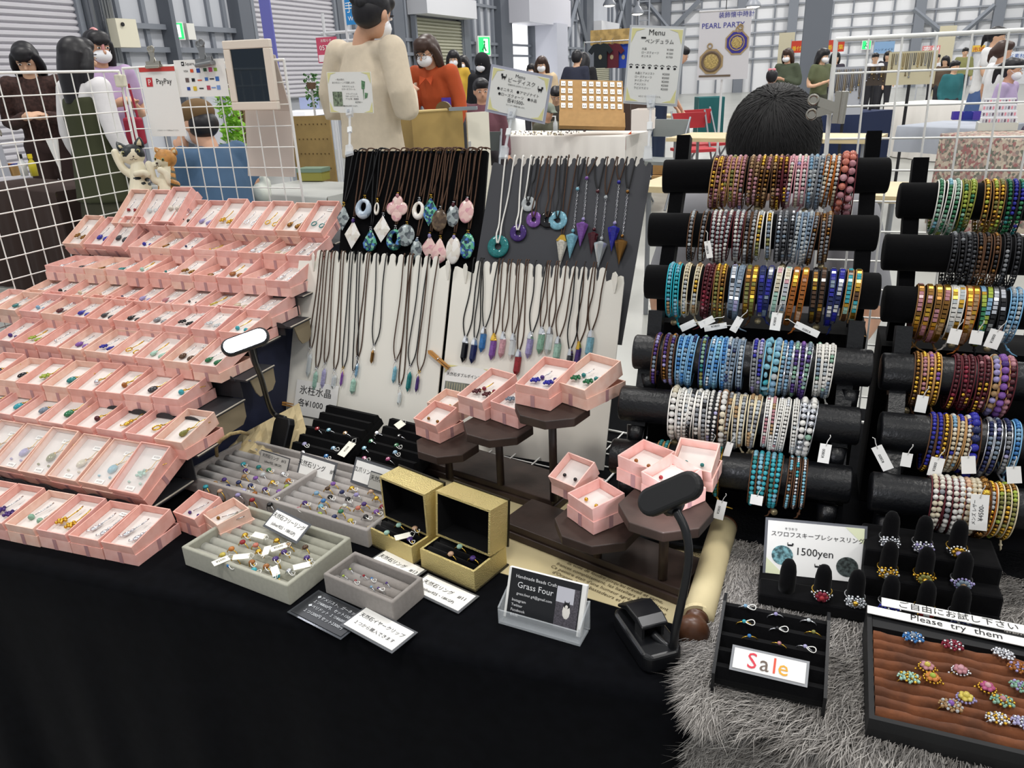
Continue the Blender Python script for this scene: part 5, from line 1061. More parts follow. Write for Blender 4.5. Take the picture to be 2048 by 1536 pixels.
# brown velvet ring case
BV = mat('#74401E', .8, sheen=.2, noise=.5, scale=40, bump=.3)
p0 = at(1738, 1436, TZ+.04); p1 = at(1740, 1213, TZ+.052)
BM = frame(p0, Vector((1, -.02, 0)), p1-p0) @ T(0, 0, -.012); bw = .26; bd = (p1-p0).length
t = thing('ring_case', 'black edged ring case lined with rust-brown velvet at the lower right', 'ring case', BM)
b = MB(); b.tray(bw, bd, .012, .0045, .004); b.add([(0, 0, .0), (bw, 0, .0), (bw, bd, 0), (0, bd, 0), (0, .004, -.026), (bw, .004, -.026), (bw, bd-.004, -.04), (0, bd-.004, -.04)], [(0, 1, 5, 4), (1, 2, 6, 5), (2, 3, 7, 6), (3, 0, 4, 7), (4, 5, 6, 7)]); o = b.build('case', mat('#0F1013', .6), t)
vel_d = bd-.03
n = 9
for i in range(n):
    y0 = .006+(vel_d-.008)*i/n; pp = (vel_d-.008)/n
    b = MB(); pts = []; NN = 40
    rr = random.Random(i)
    vv = []
    for k in range(NN+1):
        x = .005+(bw-.01)*k/NN; wob = .0012*math.sin(k*.7+i)+.0006*math.sin(k*2.1)
        for yy, zz in ((.0, .006), (.25, .0125), (.55, .0145), (.85, .011), (1.0, .006)): vv.append((x, y0+pp*yy+wob*.4, zz+wob*.4 if zz > .01 else zz))
    b.add(vv, [(k*5+j, (k+1)*5+j, (k+1)*5+j+1, k*5+j+1) for k in range(NN) for j in range(4)]); b.build('velvet_roll', BV, t, smooth=True)
MB().box((bw/2, bd-.018, .007), (bw-.01, .018, .008)).build('header_pad', mat('#0F1013', .6), t)
BRL = [(1275, 800, 'blue', 's', 'cluster', 'steel', 'silver and blue'), (1500, 845, 'crimson', 's', 'cluster', None, 'crimson'), (1790, 895, 'silver', 's', 'cluster', None, 'pale silver'), (1355, 968, 'rose', 'g', 'flower', 'yellow', 'pink and yellow flower'), (1545, 988, 'rose', 'g', 'flower', 'pink', 'pink flower'),
  (1250, 1030, 'mint', 'g', 'cluster', None, 'mint and lilac'), (1385, 1032, 'orange', 'g', 'flower', 'lime', 'orange and lime flower'), (1880, 975, 'amber', 'g', 'cluster', None, 'amber'), (1700, 1088, 'magenta', 'g', 'flower', 'pink', 'magenta flower'), (1895, 1085, 'jade', 'g', 'cluster', None, 'green'),
  (1575, 1145, 'yellow', 'g', 'flower', 'yellow', 'yellow flower'), (1785, 1165, 'jade', 'g', 'cluster', 'rose', 'green and pink'), (1490, 1190, 'tan', 'g', 'cluster', 'violet', 'gold lattice'), (1755, 1265, 'silver', 's', 'cluster', None, 'silver lattice'), (1905, 1290, 'lavender', 's', 'cluster', None, 'lavender silver')]
for x, y, c_, m_, kd, core, word in BRL:
    q = onp(*zc(x, y, 2.865, 1380, 1000), BM, .014)
    ring(BM @ T(q.x, q.y, .0065), c_, m_, f'{word} beaded ring in the rust-brown velvet case', kd, 1.05, core=core)
q = onp(1935, 1250, BM, .012); cM_ = BM @ T(q.x, q.y+.004, .0145) @ Rz(rad(-1))
flat_card(cM_ @ T(-.001, .003, 0), .15, .012, 'white strip sign in Japanese above the rust-brown velvet', [('ご自由にお試し下さい', -.008, -.0035, .0105)])
flat_card(BM @ T(q.x-.012, q.y-.011, .0155) @ Rz(rad(-2)), .155, .011, 'white strip sign reading Please try them', [('Please  try  them', -.0, -.003, .0115)])
# ================================================================ SCULPTED SHAPES
def blob(name, parts, mats, parent, vox=.012, smooth=3, matfn=None, M=None, kind=None):
    """one continuous surface grown from overlapping tapered limbs; parts: ('t', points, radii[, flat]) or ('s', centre, radii[, matrix])"""
    b = MB()
    for p in parts:
        if p[0] == 's': b.sph(p[1], p[2], nu=20, nv=14, M=p[3] if len(p) > 3 else None)
        elif p[0] == 'p': b.add(p[1], p[2])
        else:
            P = curve_pts(p[1], 3) if len(p[1]) > 2 else [Vector(q) for q in p[1]]; n = len(p[1]); R = []
            for i in range(len(P)): u_ = i/(len(P)-1)*(n-1); k = min(int(u_), n-2); R.append(p[2][k]+(p[2][k+1]-p[2][k])*(u_-k))
            b.tube(P, R, 14, flat=p[3] if len(p) > 3 else None, ref=(1, 0, 0) if len(p) > 3 else None)
            if len(p) < 4:
                b.sph(tuple(P[0]), R[0], nu=12, nv=8).sph(tuple(P[-1]), R[-1], nu=12, nv=8)
    me = b.mesh(mats, True); o = bpy.data.objects.new(name, me); TMP.collection.objects.link(o)
    m_ = o.modifiers.new('r', 'REMESH'); m_.mode = 'VOXEL'; m_.voxel_size = vox; m_.use_smooth_shade = True
    if smooth: s_ = o.modifiers.new('s', 'SMOOTH'); s_.iterations = smooth; s_.factor = .6
    dg = tmp_dg(); nm = bpy.data.meshes.new_from_object(o.evaluated_get(dg)); TMP.collection.objects.unlink(o); COL.objects.link(o); o.modifiers.clear(); o.data = nm; bpy.data.meshes.remove(me)
    nm.materials.clear()
    for m_ in (mats if isinstance(mats, (list, tuple)) else [mats]): nm.materials.append(m_)
    n = len(nm.polygons); nm.polygons.foreach_set('use_smooth', [True]*n)
    mi = [0]*n
    if matfn: mi = [matfn(p.center) for p in nm.polygons]
    nm.polygons.foreach_set('material_index', mi); nm.update()
    if parent: o.parent = parent
    if M is not None: o.matrix_local = M
    return o
# ---- cat figurines
CY0 = 1.345
CD0 = (aty(300, 350, CY0)-CAM).dot(_f); CV = Vector((CAM.x-aty(300, 350, CY0).x, -CY0, 0)).normalized()
def cz(x, y, dy=0): return tuple(atd(210+x/10.97, 270+y/10.97, CD0)-CV*dy)
def vv(a, b_): return CV*a+Vector((0, 0, b_))
def sidev(a): return Vector((-CV.y, CV.x, 0))*a
def zpix(p): d = Vector(p)-CAM; z = d.dot(_f); return ((CX+F*d.dot(_r)/z-210)*10.97, (CY-F*d.dot(_u)/z-270)*10.97)
pxc = (Vector(cz(100, 0))-Vector(cz(0, 0))).length/100
def cat(label, head, body, arms, ears, eyes, nose, mats, fn, tail=None, stripes=None):
    t = thing('cat_figurine', label, 'figurine', T(0, 0, 0)); P = []
    hx, hy, hr = head; c = Vector(cz(hx, hy, -.004))
    P.append(('s', tuple(c), (hr*pxc, hr*pxc*.95, hr*pxc*.88)))
    mz = Vector(cz(*nose, -.018)); P.append(('s', tuple(mz+vv(-.006, -.003)), (hr*pxc*.5, hr*pxc*.5, hr*pxc*.38)))
    P.append(('t', [cz(*q[:2], q[2] if len(q) > 2 and False else 0) for q in body], [q[2]*pxc for q in body]))
    for a in arms: P.append(('t', [cz(q[0], q[1], q[2]) for q in a[0]], [r*pxc for r in a[1]]))
    blob('body', P, mats, t, vox=.0016, smooth=4, matfn=fn)
    for (bx, by), (tx, ty), w_ in ears:
        B0, T0 = Vector(cz(bx, by, .0)), Vector(cz(tx, ty, .002)); r = w_*pxc
        d = (T0-B0); e = MB(); e.tube([B0-d*.15, B0+d*.35, B0+d*.75, T0], [r, r*.85, r*.45, r*.08], 12, flat=.5); e.build('ear', mats[-1], t, smooth=True)
        e = MB(); e.tube([B0+d*.05+vv(r*.5, 0), B0+d*.4+vv(r*.5, 0), B0+d*.8+vv(r*.25, 0)], [r*.5, r*.4, r*.05], 8, flat=.4); e.build('inner_ear', mat('#C9BC9A', .8), t, smooth=True)
    for ex, ey in eyes:
        e = Vector(cz(ex, ey, -hr*pxc*.80)); f_ = c+(e-c).normalized()*hr*pxc*.9
        b = MB(); b.sph(tuple(f_), hr*pxc*.17, 0, 12, 8).sph(tuple(f_+vv(hr*pxc*.10, 0)), (hr*pxc*.09, hr*pxc*.1, hr*pxc*.11), 1, 10, 6); b.build('eye', [mat('#9C9A62', .15), mat('#0C0C0C', .1)], t, smooth=True)
    b = MB(); b.sph(tuple(mz+vv(.0065, .002)), (hr*pxc*.13, hr*pxc*.1, hr*pxc*.09), nu=8, nv=6)
    for s_ in (-1, 1): b.tube([mz+vv(.008, -.001), mz+vv(.0076, -.0055)+sidev(s_*hr*pxc*.12), mz+vv(.0055, -.0045)+sidev(s_*hr*pxc*.3)], .0005, 5)
    b.build('nose_and_mouth', mat('#3A2A26', .4), t, smooth=True)
    if tail: MB().tube([cz(*q) for q in tail], [25*pxc, 26*pxc, 22*pxc], 10).build('tail', mats[0], t, smooth=True)
    return t
CWH = mat('#E4DCC2', .45, noise=.06, scale=60); CBL = mat('#1C2426', .45); COR = mat('#C98F4A', .5, noise=.3, scale=90); CST = mat('#5A5A48', .5)
hc = Vector(cz(600, 420))
def c1fn(p):
    a_ = zpix(p); q = (a_[0]-600, 420-a_[1])
    if q[0] < -215 and not (q[1] > 60 and q[0] > -300): return 0
    if q[1] > -60 and (abs(q[0]-10) > 40+max(0, -(q[1]-60))*.9 or q[1] > 120): return 1
    if (Vector(p)-hc).dot(CV) < -.012 and q[1] > -300: return 1
    for (a, b_, ra, rb) in ((110, -530, 90, 32), (250, -640, 55, 32), (330, -560, 60, 45), (390, -650, 55, 40), (480, -800, 65, 110)):
        if ((q[0]-a)/ra)**2+((q[1]-b_)/rb)**2 < 1: return 1
    return 0
cat('black and white cat figurine raising one paw high, behind the pink boxes', (610, 430, 255), [(720, 680, 150), (760, 950, 190), (790, 1250, 260), (800, 1420, 270)], [([(600, 880, 0), (420, 760, -.005), (290, 560, -.008), (225, 380, -.01)], [95, 85, 75, 85]), ([(880, 830, -.012), (960, 880, -.022), (860, 800, -.03), (690, 830, -.03)], [80, 70, 65, 72])],
    [((395, 300), (250, 150), 130), ((740, 240), (750, 40), 130)], [(465, 395), (725, 330)], (620, 470), [CWH, CBL], c1fn)
hc2 = Vector(cz(1320, 520))
def c2fn(p):
    a_ = zpix(p); q = (a_[0]-1320, 520-a_[1])
    if q[1] > -170: return 2 if (q[0]*.3+q[1] > -60 or q[0] > 60) else 0
    if q[0] > 120 and q[1] < -180: return 1 if math.sin(q[1]*.045+q[0]*.012) > .35 or (q[1] > -480 and q[0] > 230) else 2
    if q[0] < -130 and q[1] < -600: return 2
    return 0
cat('ginger tabby cat figurine with both paws lifted beside the black and white one', (1330, 520, 235), [(1390, 780, 140), (1380, 1000, 185), (1400, 1250, 230), (1420, 1420, 250)], [([(1300, 1050, -.005), (1090, 980, -.012), (1020, 800, -.018), (960, 630, -.02)], [90, 80, 75, 80]), ([(1560, 1080, -.01), (1420, 1000, -.025), (1330, 820, -.03), (1210, 740, -.032)], [85, 80, 72, 75])],
    [((1200, 370), (1090, 270), 110), ((1490, 400), (1520, 270), 125)], [(1125, 510), (1285, 520)], (1135, 620), [CWH, CST, COR], c2fn, tail=[(1700, 1450, .01), (1830, 1380, .01), (1930, 1450, .01)])
# ================================================================ WIRE GRIDS
def grid(name, label, P0, U, W, V, H, pitch, r=.0013, rf=.0028, skip=()):
    U, V = Vector(U).normalized(), Vector(V).normalized(); t = thing(name, label, 'wire grid', T(*P0)); N = U.cross(V)
    nu, nv = int(round(W/pitch)), int(round(H/pitch))
    wm = MB().cyl((0, 0, 0), (0, 0, 1), 1, 7).mesh([WIREW], True, 'wire')
    def wire(a, b_, rr_): 
        d = b_-a; o = link('wire' if rr_ < .002 else 'frame_bar', wm, t); fr = frame(a, N if abs(N.dot(d.normalized())) < .9 else U, d); M = Matrix((fr.col[0].to_3d(), fr.col[2].to_3d(), fr.col[1].to_3d())).transposed().to_4x4(); M.translation = a
        o.matrix_local = M @ Matrix.Diagonal((rr_, rr_, d.length, 1))
    for i in range(1, nu): wire(U*(W*i/nu)+N*r, U*(W*i/nu)+V*H+N*r, r)
    for j in range(1, nv): wire(V*(H*j/nv)-N*r, V*(H*j/nv)+U*W-N*r, r)
    for a, b_ in ((Vector(), U*W), (V*H, V*H+U*W), (Vector(), V*H), (U*W, U*W+V*H)): wire(a, b_, rf)
    return t
GX, GY = -1.455, 1.41
grid('wire_grid', 'white wire grid panel along the left side of the table', (GX, GY, .72), (0, -1, 0), .62, (0, 0, 1), .585, .0413)
grid('wire_grid', 'white wire grid panel behind the cats and the mirror', (GX+.012, GY, .72), (1, 0, 0), .425, (0, 0, 1), .59, .0413)
MB().box((GX+.004, GY+.0, 1.283), (.02, .012, .028)).box((GX+.004, GY, .78), (.02, .012, .028))
cn = thing('panel_connector', 'cream plastic connector joining the two left grid panels', 'connector', T(GX+.004, GY-.004, 1.285)); o = MB().box((0, 0, 0), (.022, .016, .026)).build('body', mat('#DCD8C4', .5), cn); bev(o, .003)
gr = aty(1690, 78, 1.25); gl = Vector((gr.x, 1.25, .72))
grid('wire_grid', 'white wire grid panel behind the right bracelet stand', gl, (1, .03, 0), .50, (-.02, 0, 1), gr.z-.72, .0425, .0015, .0032)
g0 = at(868, 905, TZ+.003); g1 = at(1192, 985, TZ+.003); uu = (g1-g0)
grid('wire_grid', 'white wire grid lying flat on the cloth behind the pedestals', g0, uu, uu.length, Vector((0, 0, 1)).cross(uu), .20, .04, .0012, .0018)
# ---- bulldog clips
def bulldog(M, sc, m, label):
    t = thing('bulldog_clip', label, 'clip', M @ Matrix.Scale(sc, 4))
    for s_ in (-1, 1):
        b = MB(); b.tube([(-.019, s_*.0035, 0), (.019, s_*.0035, 0)], .0042, 10); b.box((0, s_*.0025, .005), (.038, .0015, .012)); b.build('jaw', m, t, smooth=False)
        b = MB(); b.prism([(-.006, .008), (.006, .008), (.0055*1+s_*.007, .03), (s_*.007-.0055, .03)], s_*.004-.0005, s_*.004+.0005, 0, Rx(rad(90)))
        c = (s_*.009, -s_*.006, .036); b.torus(.0055, .0018, 18, 8, 0, T(*c) @ Rx(rad(90)) @ Ry(rad(0))); b.cyl((c[0], c[1]-.0006, c[2]), (c[0], c[1]+.0006, c[2]), .005, 16); b.build('lever', m, t, smooth=False)
    return t
SIL = mat('#B5B1A6', .25, .9); GRM = mat('#8E9092', .4, .7)
# ---- payment signs, mirror
YS = GY-.012
fr, w_, h_ = card_quad([(278.6, 135), (347.7, 132.8), (373.7, 272), (303.4, 273)], YS)
cc = flat_card(fr, w_, h_, 'white PayPay payment sign with red top band, clipped to the left wire grid', None, name='payment_sign', cat='sign')
MB().box((0, h_/2-.0045, .0004), (w_, .009, .0006)).build('red_band', mat('#C8403A', .5), cc)
MB().prism([(-.009, -.009), (.0075, -.009), (.009, .009), (-.0075, .009)], 0, .0006, 0, T(-w_*.27, h_*.29, .0002)).build('logo', mat('#C8323A', .5), cc)
lg = text([('P', -w_*.265, h_*.29-.006, .017), ], [WHITECARD], cc, z=.001)
text([('PayPay', w_*.14, h_*.26, .0155), ('こちらのバーコードを読み込んでください', 0, -h_*.42, .0032)], [INK], cc, z=.0006)
bulldog(frame(aty(308, 133, YS-.002), (1, 0, 0), (0, 1, 0)), .95, SIL, 'shiny bulldog clip holding the PayPay sign')
fr, w_, h_ = card_quad([(346, 120), (448, 117.5), (458, 191.5), (359.5, 195)], YS+.004)
cc = flat_card(fr, w_, h_, 'white card payment sign reading Square beside the PayPay sign', [('Square', -.024, .026, .0085), ('VISA', -.037, .0125, .006)], name='payment_sign')
b = MB(); b.box((-.042, .029, .0006), (.007, .008, .0004), 0).box((-.042, .029, .0009), (.003, .003, .0003), 1)
COLS = ['#15151A', '#FFFFFF', '#D9552C', '#2C4CA0', '#2F5A3C', '#C24A7A', '#8DB63A', '#3F6FB8', '#E2C23A', '#B8485E', '#7FA0D8', '#6A5A58']
ic = [(-.021, .015, 2, 0), (-.004, .015, 3, 1), (.014, .016, 4, 0), (.028, .016, 5, 1), (.041, .016, 6, 0), (-.037, -.003, 11, 1), (-.021, -.003, 0, 0), (-.004, -.004, 2, 2), (.014, -.002, 7, 0), (.028, -.002, 0, 2), (.042, -.002, 7, 1), (-.037, -.020, 3, 0), (-.020, -.02, 8, 1), (-.003, -.02, 0, 2), (.016, -.019, 9, 1), (.029, -.019, 10, 2), (.042, -.019, 10, 1)]
for x, y, c_, k in ic: b.box((x, y, .0006), [(.008, .0065, .0004), (.009, .0085, .0004), (.011, .0022, .0004)][k], c_)
b.build('payment_icons', [mat(c_, .5) for c_ in COLS], cc)
bulldog(frame(aty(410, 128, YS-.004), (1, 0, .1), (0, 1, 0)), 1.1, GRM, 'grey bulldog clip holding the card payment sign')
YM = GY-.02
q4 = [(453.4, 82), (546.4, 77.6), (551.6, 218.7), (461.2, 220.8)]; fr, w_, h_ = card_quad(q4, YM)
t = thing('mirror', 'cream framed mirror hooked over the top of the wire grid', 'mirror', fr)
fwid = w_*.145; CR = mat('#E6DACB', .5)
b = MB(); 
for x0, x1, y0, y1 in ((-w_/2, w_/2, h_/2-fwid, h_/2), (-w_/2, w_/2, -h_/2, -h_/2+fwid), (-w_/2, -w_/2+fwid, -h_/2+fwid, h_/2-fwid), (w_/2-fwid, w_/2, -h_/2+fwid, h_/2-fwid)): b.box(((x0+x1)/2, (y0+y1)/2, 0), (x1-x0, y1-y0, .012))
o = b.build('frame', CR, t); bev(o, .002)
MB().box((0, 0, -.001), (w_-2*fwid, h_-2*fwid, .008)).build('glass', mat('#3A4148', .04, 1.0), t)
q = [aty(x, y, GY+.06) for x, y in ((490, 222), (581, 222), (589, 354), (496, 352))]; q5 = aty(549, 110, GY+.01)
b = MB(); b.add([tuple(p) for p in q]+[(p.x, p.y+.004, p.z) for p in q], _BF[:0]+[(3, 2, 1, 0), (4, 5, 6, 7), (0, 1, 5, 4), (1, 2, 6, 5), (2, 3, 7, 6), (3, 0, 4, 7)], 0, fr.inverted())
s5 = [q5, q[1], q[0], aty(500, 100, GY+.01)]
b.add([tuple(p) for p in s5]+[(p.x, p.y+.003, p.z) for p in s5], [(0, 1, 2, 3)[::-1], (4, 5, 6, 7), (0, 1, 5, 4)[::-1], (1, 2, 6, 5)[::-1], (2, 3, 7, 6)[::-1], (3, 0, 4, 7)[::-1]], 0, fr.inverted())
b.build('folding_back', mat('#DDD0C6', .6), t)
# ---- menu signs on clear clips
def signclip(fr, w_, h_, x, base, label_owner):
    """clear double clip from the bottom of the card down to the board edge"""
    top = fr @ Vector((x, -h_/2+.004, .001)); base = Vector(base); d = base-top
    t = thing('sign_clip', f'clear plastic double clip holding the {label_owner}', 'clip', T(0, 0, 0))
    L = d.length; U = d.normalized(); M = frame(top, Vector((1, 0, 0))-U*U.x, -U)
    b = MB()
    b.add([(-.008, .010, -.002), (.008, .010, -.002), (.005, -.014, -.003), (-.005, -.014, -.003), (-.008, .010, .003), (.008, .010, .003), (.005, -.014, .005), (-.005, -.014, .005)], [(3, 2, 1, 0), (4, 5, 6, 7), (0, 1, 5, 4), (1, 2, 6, 5), (2, 3, 7, 6), (3, 0, 4, 7)], 0, M)
    b.add([(-.005, -L+.014, -.003), (.005, -L+.014, -.003), (.007, -L-.006, -.002), (-.007, -L-.006, -.002), (-.005, -L+.014, .005), (.005, -L+.014, .005), (.007, -L-.006, .003), (-.007, -L-.006, .003)], [(3, 2, 1, 0), (4, 5, 6, 7), (0, 1, 5, 4), (1, 2, 6, 5), (2, 3, 7, 6), (3, 0, 4, 7)], 0, M)
    b.tube([M @ Vector((0, -.014, 0)), M @ Vector((.0, -L*.4, 0))], .0022, 7); b.tube([M @ Vector((0, -L*.55, 0)), M @ Vector((0, -L+.014, 0))], .0022, 7)
    b.build('clip_body', mat('#E4E8EC', .05, alpha=.42, spec=1), t)
    o = MB().box((0, -L*.47, 0), (.008, .013, .005), 0, M).build('swivel_joint', mat('#EDEFEF', .2, alpha=.85), t); bev(o, .001)
    MB().box((0, -.006, .0055), (.004, .006, .002), 0, M).build('spring', SILVER, t)
CREAMP = mat('#E9EAE6', .35); ORN = mat('#E0DC9E', .6)
def corner_orn(t, w_, h_, k=.2):
    for sx in (-1, 1):
        for sy in (-1, 1): MB().prism([(0, 0), (-k*w_*sx, 0), (-k*w_*.35*sx, -k*w_*.18*sy), (0, -k*w_*sy)][::sx*sy], 0, .0003, 0, T(w_/2*sx*.97, h_/2*sy*.97, .0001)).build('corner_ornament', ORN, t)
fr, w_, h_ = card_quad([(657.5, 144.5), (745, 143.8), (743.5, 226), (656.2, 225)], 1.255)
cc = flat_card(fr, w_, h_, 'white sign about shell pendants with green pictures, above the black velvet board', [('一粒の貝が、', -.02, .024, .0042), ('あらゆるシーンで活躍します。', -.012, .018, .0042), ('モザイクシェル', -.003, .0105, .0042), ('マザーオブパール', -.003, .005, .0042), ('クラックシェル', .004, -.004, .0040), ('マザーオブパール', .004, -.009, .0040), ('アワビ貝・黒蝶貝', .004, -.014, .0040), ('¥2700～', .02, -.0205, .005), ('◆金具は変更できます。', 0, -.0275, .0034)], mcard=CREAMP, ts=.84)
corner_orn(cc, w_, h_); GRN = mat('#6C9A72', .6, noise=.5, scale=300)
MB().box((-.026, -.0105, .0004), (.019, .024, .0005)).build('photo', mat('#8A9A80', .6, noise=.7, scale=200), cc)
b = MB(); b.prism([(.024, .006), (.03, .006), (.032, .018), (.025, .02)], .0002, .0006).prism([(.029, -.010), (.034, -.008), (.036, -.001), (.030, .0)], .0002, .0006).prism([(.0265, -.012), (.0285, .006), (.0265, .006)], .0002, .0006); b.build('picture', GRN, cc)
signclip(fr, w_, h_, -.003, aty(699, 305, 1.19), 'sign about shell pendants')
fr, w_, h_ = card_quad([(987.2, 134), (1101.8, 157.5), (1083.6, 242), (973, 218.7)], 1.235)
cc = flat_card(fr, w_, h_, 'tilted white Menu sign with two black cats, above the charcoal board', [('Menu', .0, .028, .009), ('ピーディスク', .004, .0185, .0095), ('*幸運を呼ぶお守りペンダント*', .0, .0125, .0034), ('●オニキス　●アマゾナイト', 0, .001, .0068), ('●ローズクォーツ　●水晶', 0, -.008, .0068), ('各¥1500-', -.002, -.0175, .0092), ('ひとつずつ表情が違います。', 0, -.0235, .0032)], mcard=CREAMP, border=.004, bcol=mat('#A9ACBC', .1), ts=.84)
corner_orn(cc, w_, h_)
for cx, cy, s_ in ((-.028, .021, 1), (.036, .013, -1)): MB().box((cx, cy, .0006), (.0065, .003, .0004)).box((cx-.003*s_, cy+.003, .0006), (.003, .0035, .0004)).box((cx+.004*s_, cy+.0025, .0006), (.0008, .005, .0004)).box((cx-.002, cy-.0022, .0006), (.0009, .003, .0004)).box((cx+.002, cy-.0022, .0006), (.0009, .003, .0004)).build('cat_print', INK, cc)
signclip(fr, w_, h_, -.004, aty(1008, 310, 1.185), 'tilted Menu sign')
fr, w_, h_ = card_quad([(1262, 54), (1366, 58), (1352, 209), (1251, 203)], 1.235)
cc = flat_card(fr, w_, h_, 'tall white Menu sign with a row of black paw prints, right above the charcoal board', [('Menu', .0, .050, .013), ('ペンデュラム', .006, .037, .0085), ('水晶', -.024, .026, .0045, 'L'), ('ローズクォーツ', -.024, .020, .0045, 'L'), ('オニキス', -.024, .014, .0045, 'L'), ('¥1500', .032, .026, .0045, 'R'), ('¥1500', .032, .020, .0045, 'R'), ('¥1700', .032, .014, .0045, 'R')]+[(a_, -.032, -.014-.0062*i, .0045, 'L') for i, a_ in enumerate(('水晶とアメジスト', 'ローズクォーツ', 'タイガーアイ', 'アメジスト', 'ラピスラズリ'))]+[('¥2000', .03, -.014-.0062*i, .005, 'R') for i in range(5)]+[('※ひとつひとつ手作りです。', 0, -.052, .0034)], mcard=CREAMP, border=.003, bcol=mat('#C4C8CC', .1), ts=.84)
corner_orn(cc, w_, h_, .25)
b = MB()
for i in range(8):
    x = -.034+.0094*i; b.sph((x, -.0025, .0004), (.0021, .0016, .0003), nu=8, nv=4)
    for k in range(4): b.sph((x-.0024+.0016*k, .0005+(.0008 if k in (1, 2) else 0), .0004), (.0007, .0009, .0003), nu=6, nv=4)
tag(b.build('paw_prints', INK, cc), kind='stuff'); MB().box((-.019, .038, .0006), (.007, .0022, .0004)).build('cat_print', INK, cc)
signclip(fr, w_, h_, .002, aty(1296, 312, 1.185), 'tall Menu sign')
# bulldog clip on the right grid
P = aty(1686, 215, 1.24); bulldog(T(*P) @ Ry(rad(-88)) @ Matrix.Scale(1.12, 4), 1, SIL, 'large shiny bulldog clip on the corner post of the right wire grid')
# ================================================================ THE HALL
WL, YBK, HT = -9.0, 42.0, 9.0
def struct(o): o['kind'] = 'structure'; return o
PANEL = mat('#C0C3CA', .6, noise=.05, scale=.8); STUD = mat('#7C818A', .5); COLM = mat('#5F646D', .5); SHUT = mat('#C6C4CA', .45); SHUT2 = mat('#A9A895', .5); WPAN = mat('#E6E7EA', .6)
struct(MB().box((6, 20, -.05), (44, 60, .1)).build('floor', mat('#A3A49F', .3, noise=.12, scale=1.5)))
def WY(px, py=110): return atx(px, py, WL).y
wl = bpy.data.objects.new('wall_left', None); COL.objects.link(wl); struct(wl); wl.location = (WL, 0, 0)
def wpart(name, y0, y1, z0, z1, x0, x1, m, idx=None):
    return MB().box(((x0+x1)/2, (y0+y1)/2, (z0+z1)/2), (abs(x1-x0), abs(y1-y0), z1-z0)).build(name, m, wl)
wpart('sheet_panel', -6, YBK, 0, HT, -.1, 0, PANEL)
for px in (250, 300, 345, 388, 428, 458, 690, 712, 738, 762, 800, 812, 928, 945, 958, 972, 985, 1060, 1078, 1090, 1100, 1112, 1128, 1140, 1150, 1162, 1176, 1215, 1222, 1232, 1240, 1250, 1258, 1266, 1274, 1282):
    y = WY(px); wpart('stud', y-.02*(1+y/12), y+.02*(1+y/12), 0, HT, 0, .05+.03*(y > 12), STUD)
for px, wd in ((180, .25), (336, .08), (482, .3), (672, .2), (786, .5), (922, .4), (1002, .9), (1066, .8), (1170, 1.0), (1246, 1.2)):
    y = WY(px); wpart('column', y-wd/2, y+wd/2, 0, HT, 0, .22, COLM)
for z in (1.75, 2.05, 3.0, 4.1, 5.4): wpart('girt', WY(205), YBK, z, z+.07, .05, .10, STUD)
rr = random.Random(2)
for a, b_ in ((1072, 1118), (1118, 1168), (1215, 1250)):
    ya, yb = WY(a), WY(b_)
    for z0, z1 in ((2.0, 5.4), (5.4, 2.0)):
        MB().tube([(.2, ya, z0), (.2, yb, z1)], .09, 4).build('brace', STUD, wl)
for px, r in ((168, .03), (190, .02), (196, .02), (202, .02), (206, .02)):
    y = WY(px); MB().cyl((.3, y, 1.6), (.3, y, HT), r, 8).build('conduit', mat('#8C9098', .4, .5), wl, smooth=True)
def shutter(px0, px1, z0, z1, m, label, lintel=None, pitch=.075):
    y0, y1 = WY(px0), WY(px1); t = thing('roller_shutter', label, 'shutter', T(WL, 0, 0))
    n = int((z1-z0)/pitch); b = MB()
    for i in range(n):
        z = z0+pitch*i
        b.add([(.12, y0, z), (.16, y0, z+pitch*.3), (.16, y0, z+pitch*.7), (.12, y0, z+pitch), (.12, y1, z), (.16, y1, z+pitch*.3), (.16, y1, z+pitch*.7), (.12, y1, z+pitch)], [(0, 1, 5, 4), (1, 2, 6, 5), (2, 3, 7, 6)])
    tag(b.build('slats', m, t), kind='stuff')
    for y in (y0, y1): MB().box((.14, y, (z0+z1)/2), (.12, .08, z1-z0)).build('guide_rail', STUD, t)
    if lintel: MB().box((.3, (y0+y1)/2, z1+lintel/2), (.5, y1-y0+.2, lintel)).build('shutter_box', mat('#D2D3D8', .5), t)
shutter(-140, 157, .02, 5.6, SHUT, 'white ribbed roller shutter at the far left of the hall')
shutter(500, 664, 1.02, 5.6, SHUT, 'white ribbed roller shutter behind the man in the cream sweater')
shutter(822, 916, .02, zat(870, 35, WL, WY(870)), SHUT2, 'beige roller shutter above the woman in orange', .42)
shutter(1178, 1212, .02, zat(1195, 72, WL, WY(1195)), SHUT2, 'small beige roller shutter far back on the left wall', .5)
ya, yb = WY(1012), WY(1052); zt = zat(1030, 46, WL, (ya+yb)/2)
d_ = bpy.data.objects.new('door_1', None); COL.objects.link(d_); struct(d_); d_.location = (WL, 0, 0)
MB().box((.04, (ya+yb)/2, zt/2), (.06, yb-ya, zt)).build('opening_daylight', mat('#FFFFFF', .5, emit=1.6), d_)
MB().box((.45, (ya+yb)/2+1.0, zt+.35), (.8, (yb-ya)+2.4, .8)).build('lintel_box', mat('#C9C9D2', .5), d_)
MB().box((.5, yb+.9, zt/2), (.9, 1.2, zt)).build('door_leaf', mat('#B9BBC6', .5), d_)
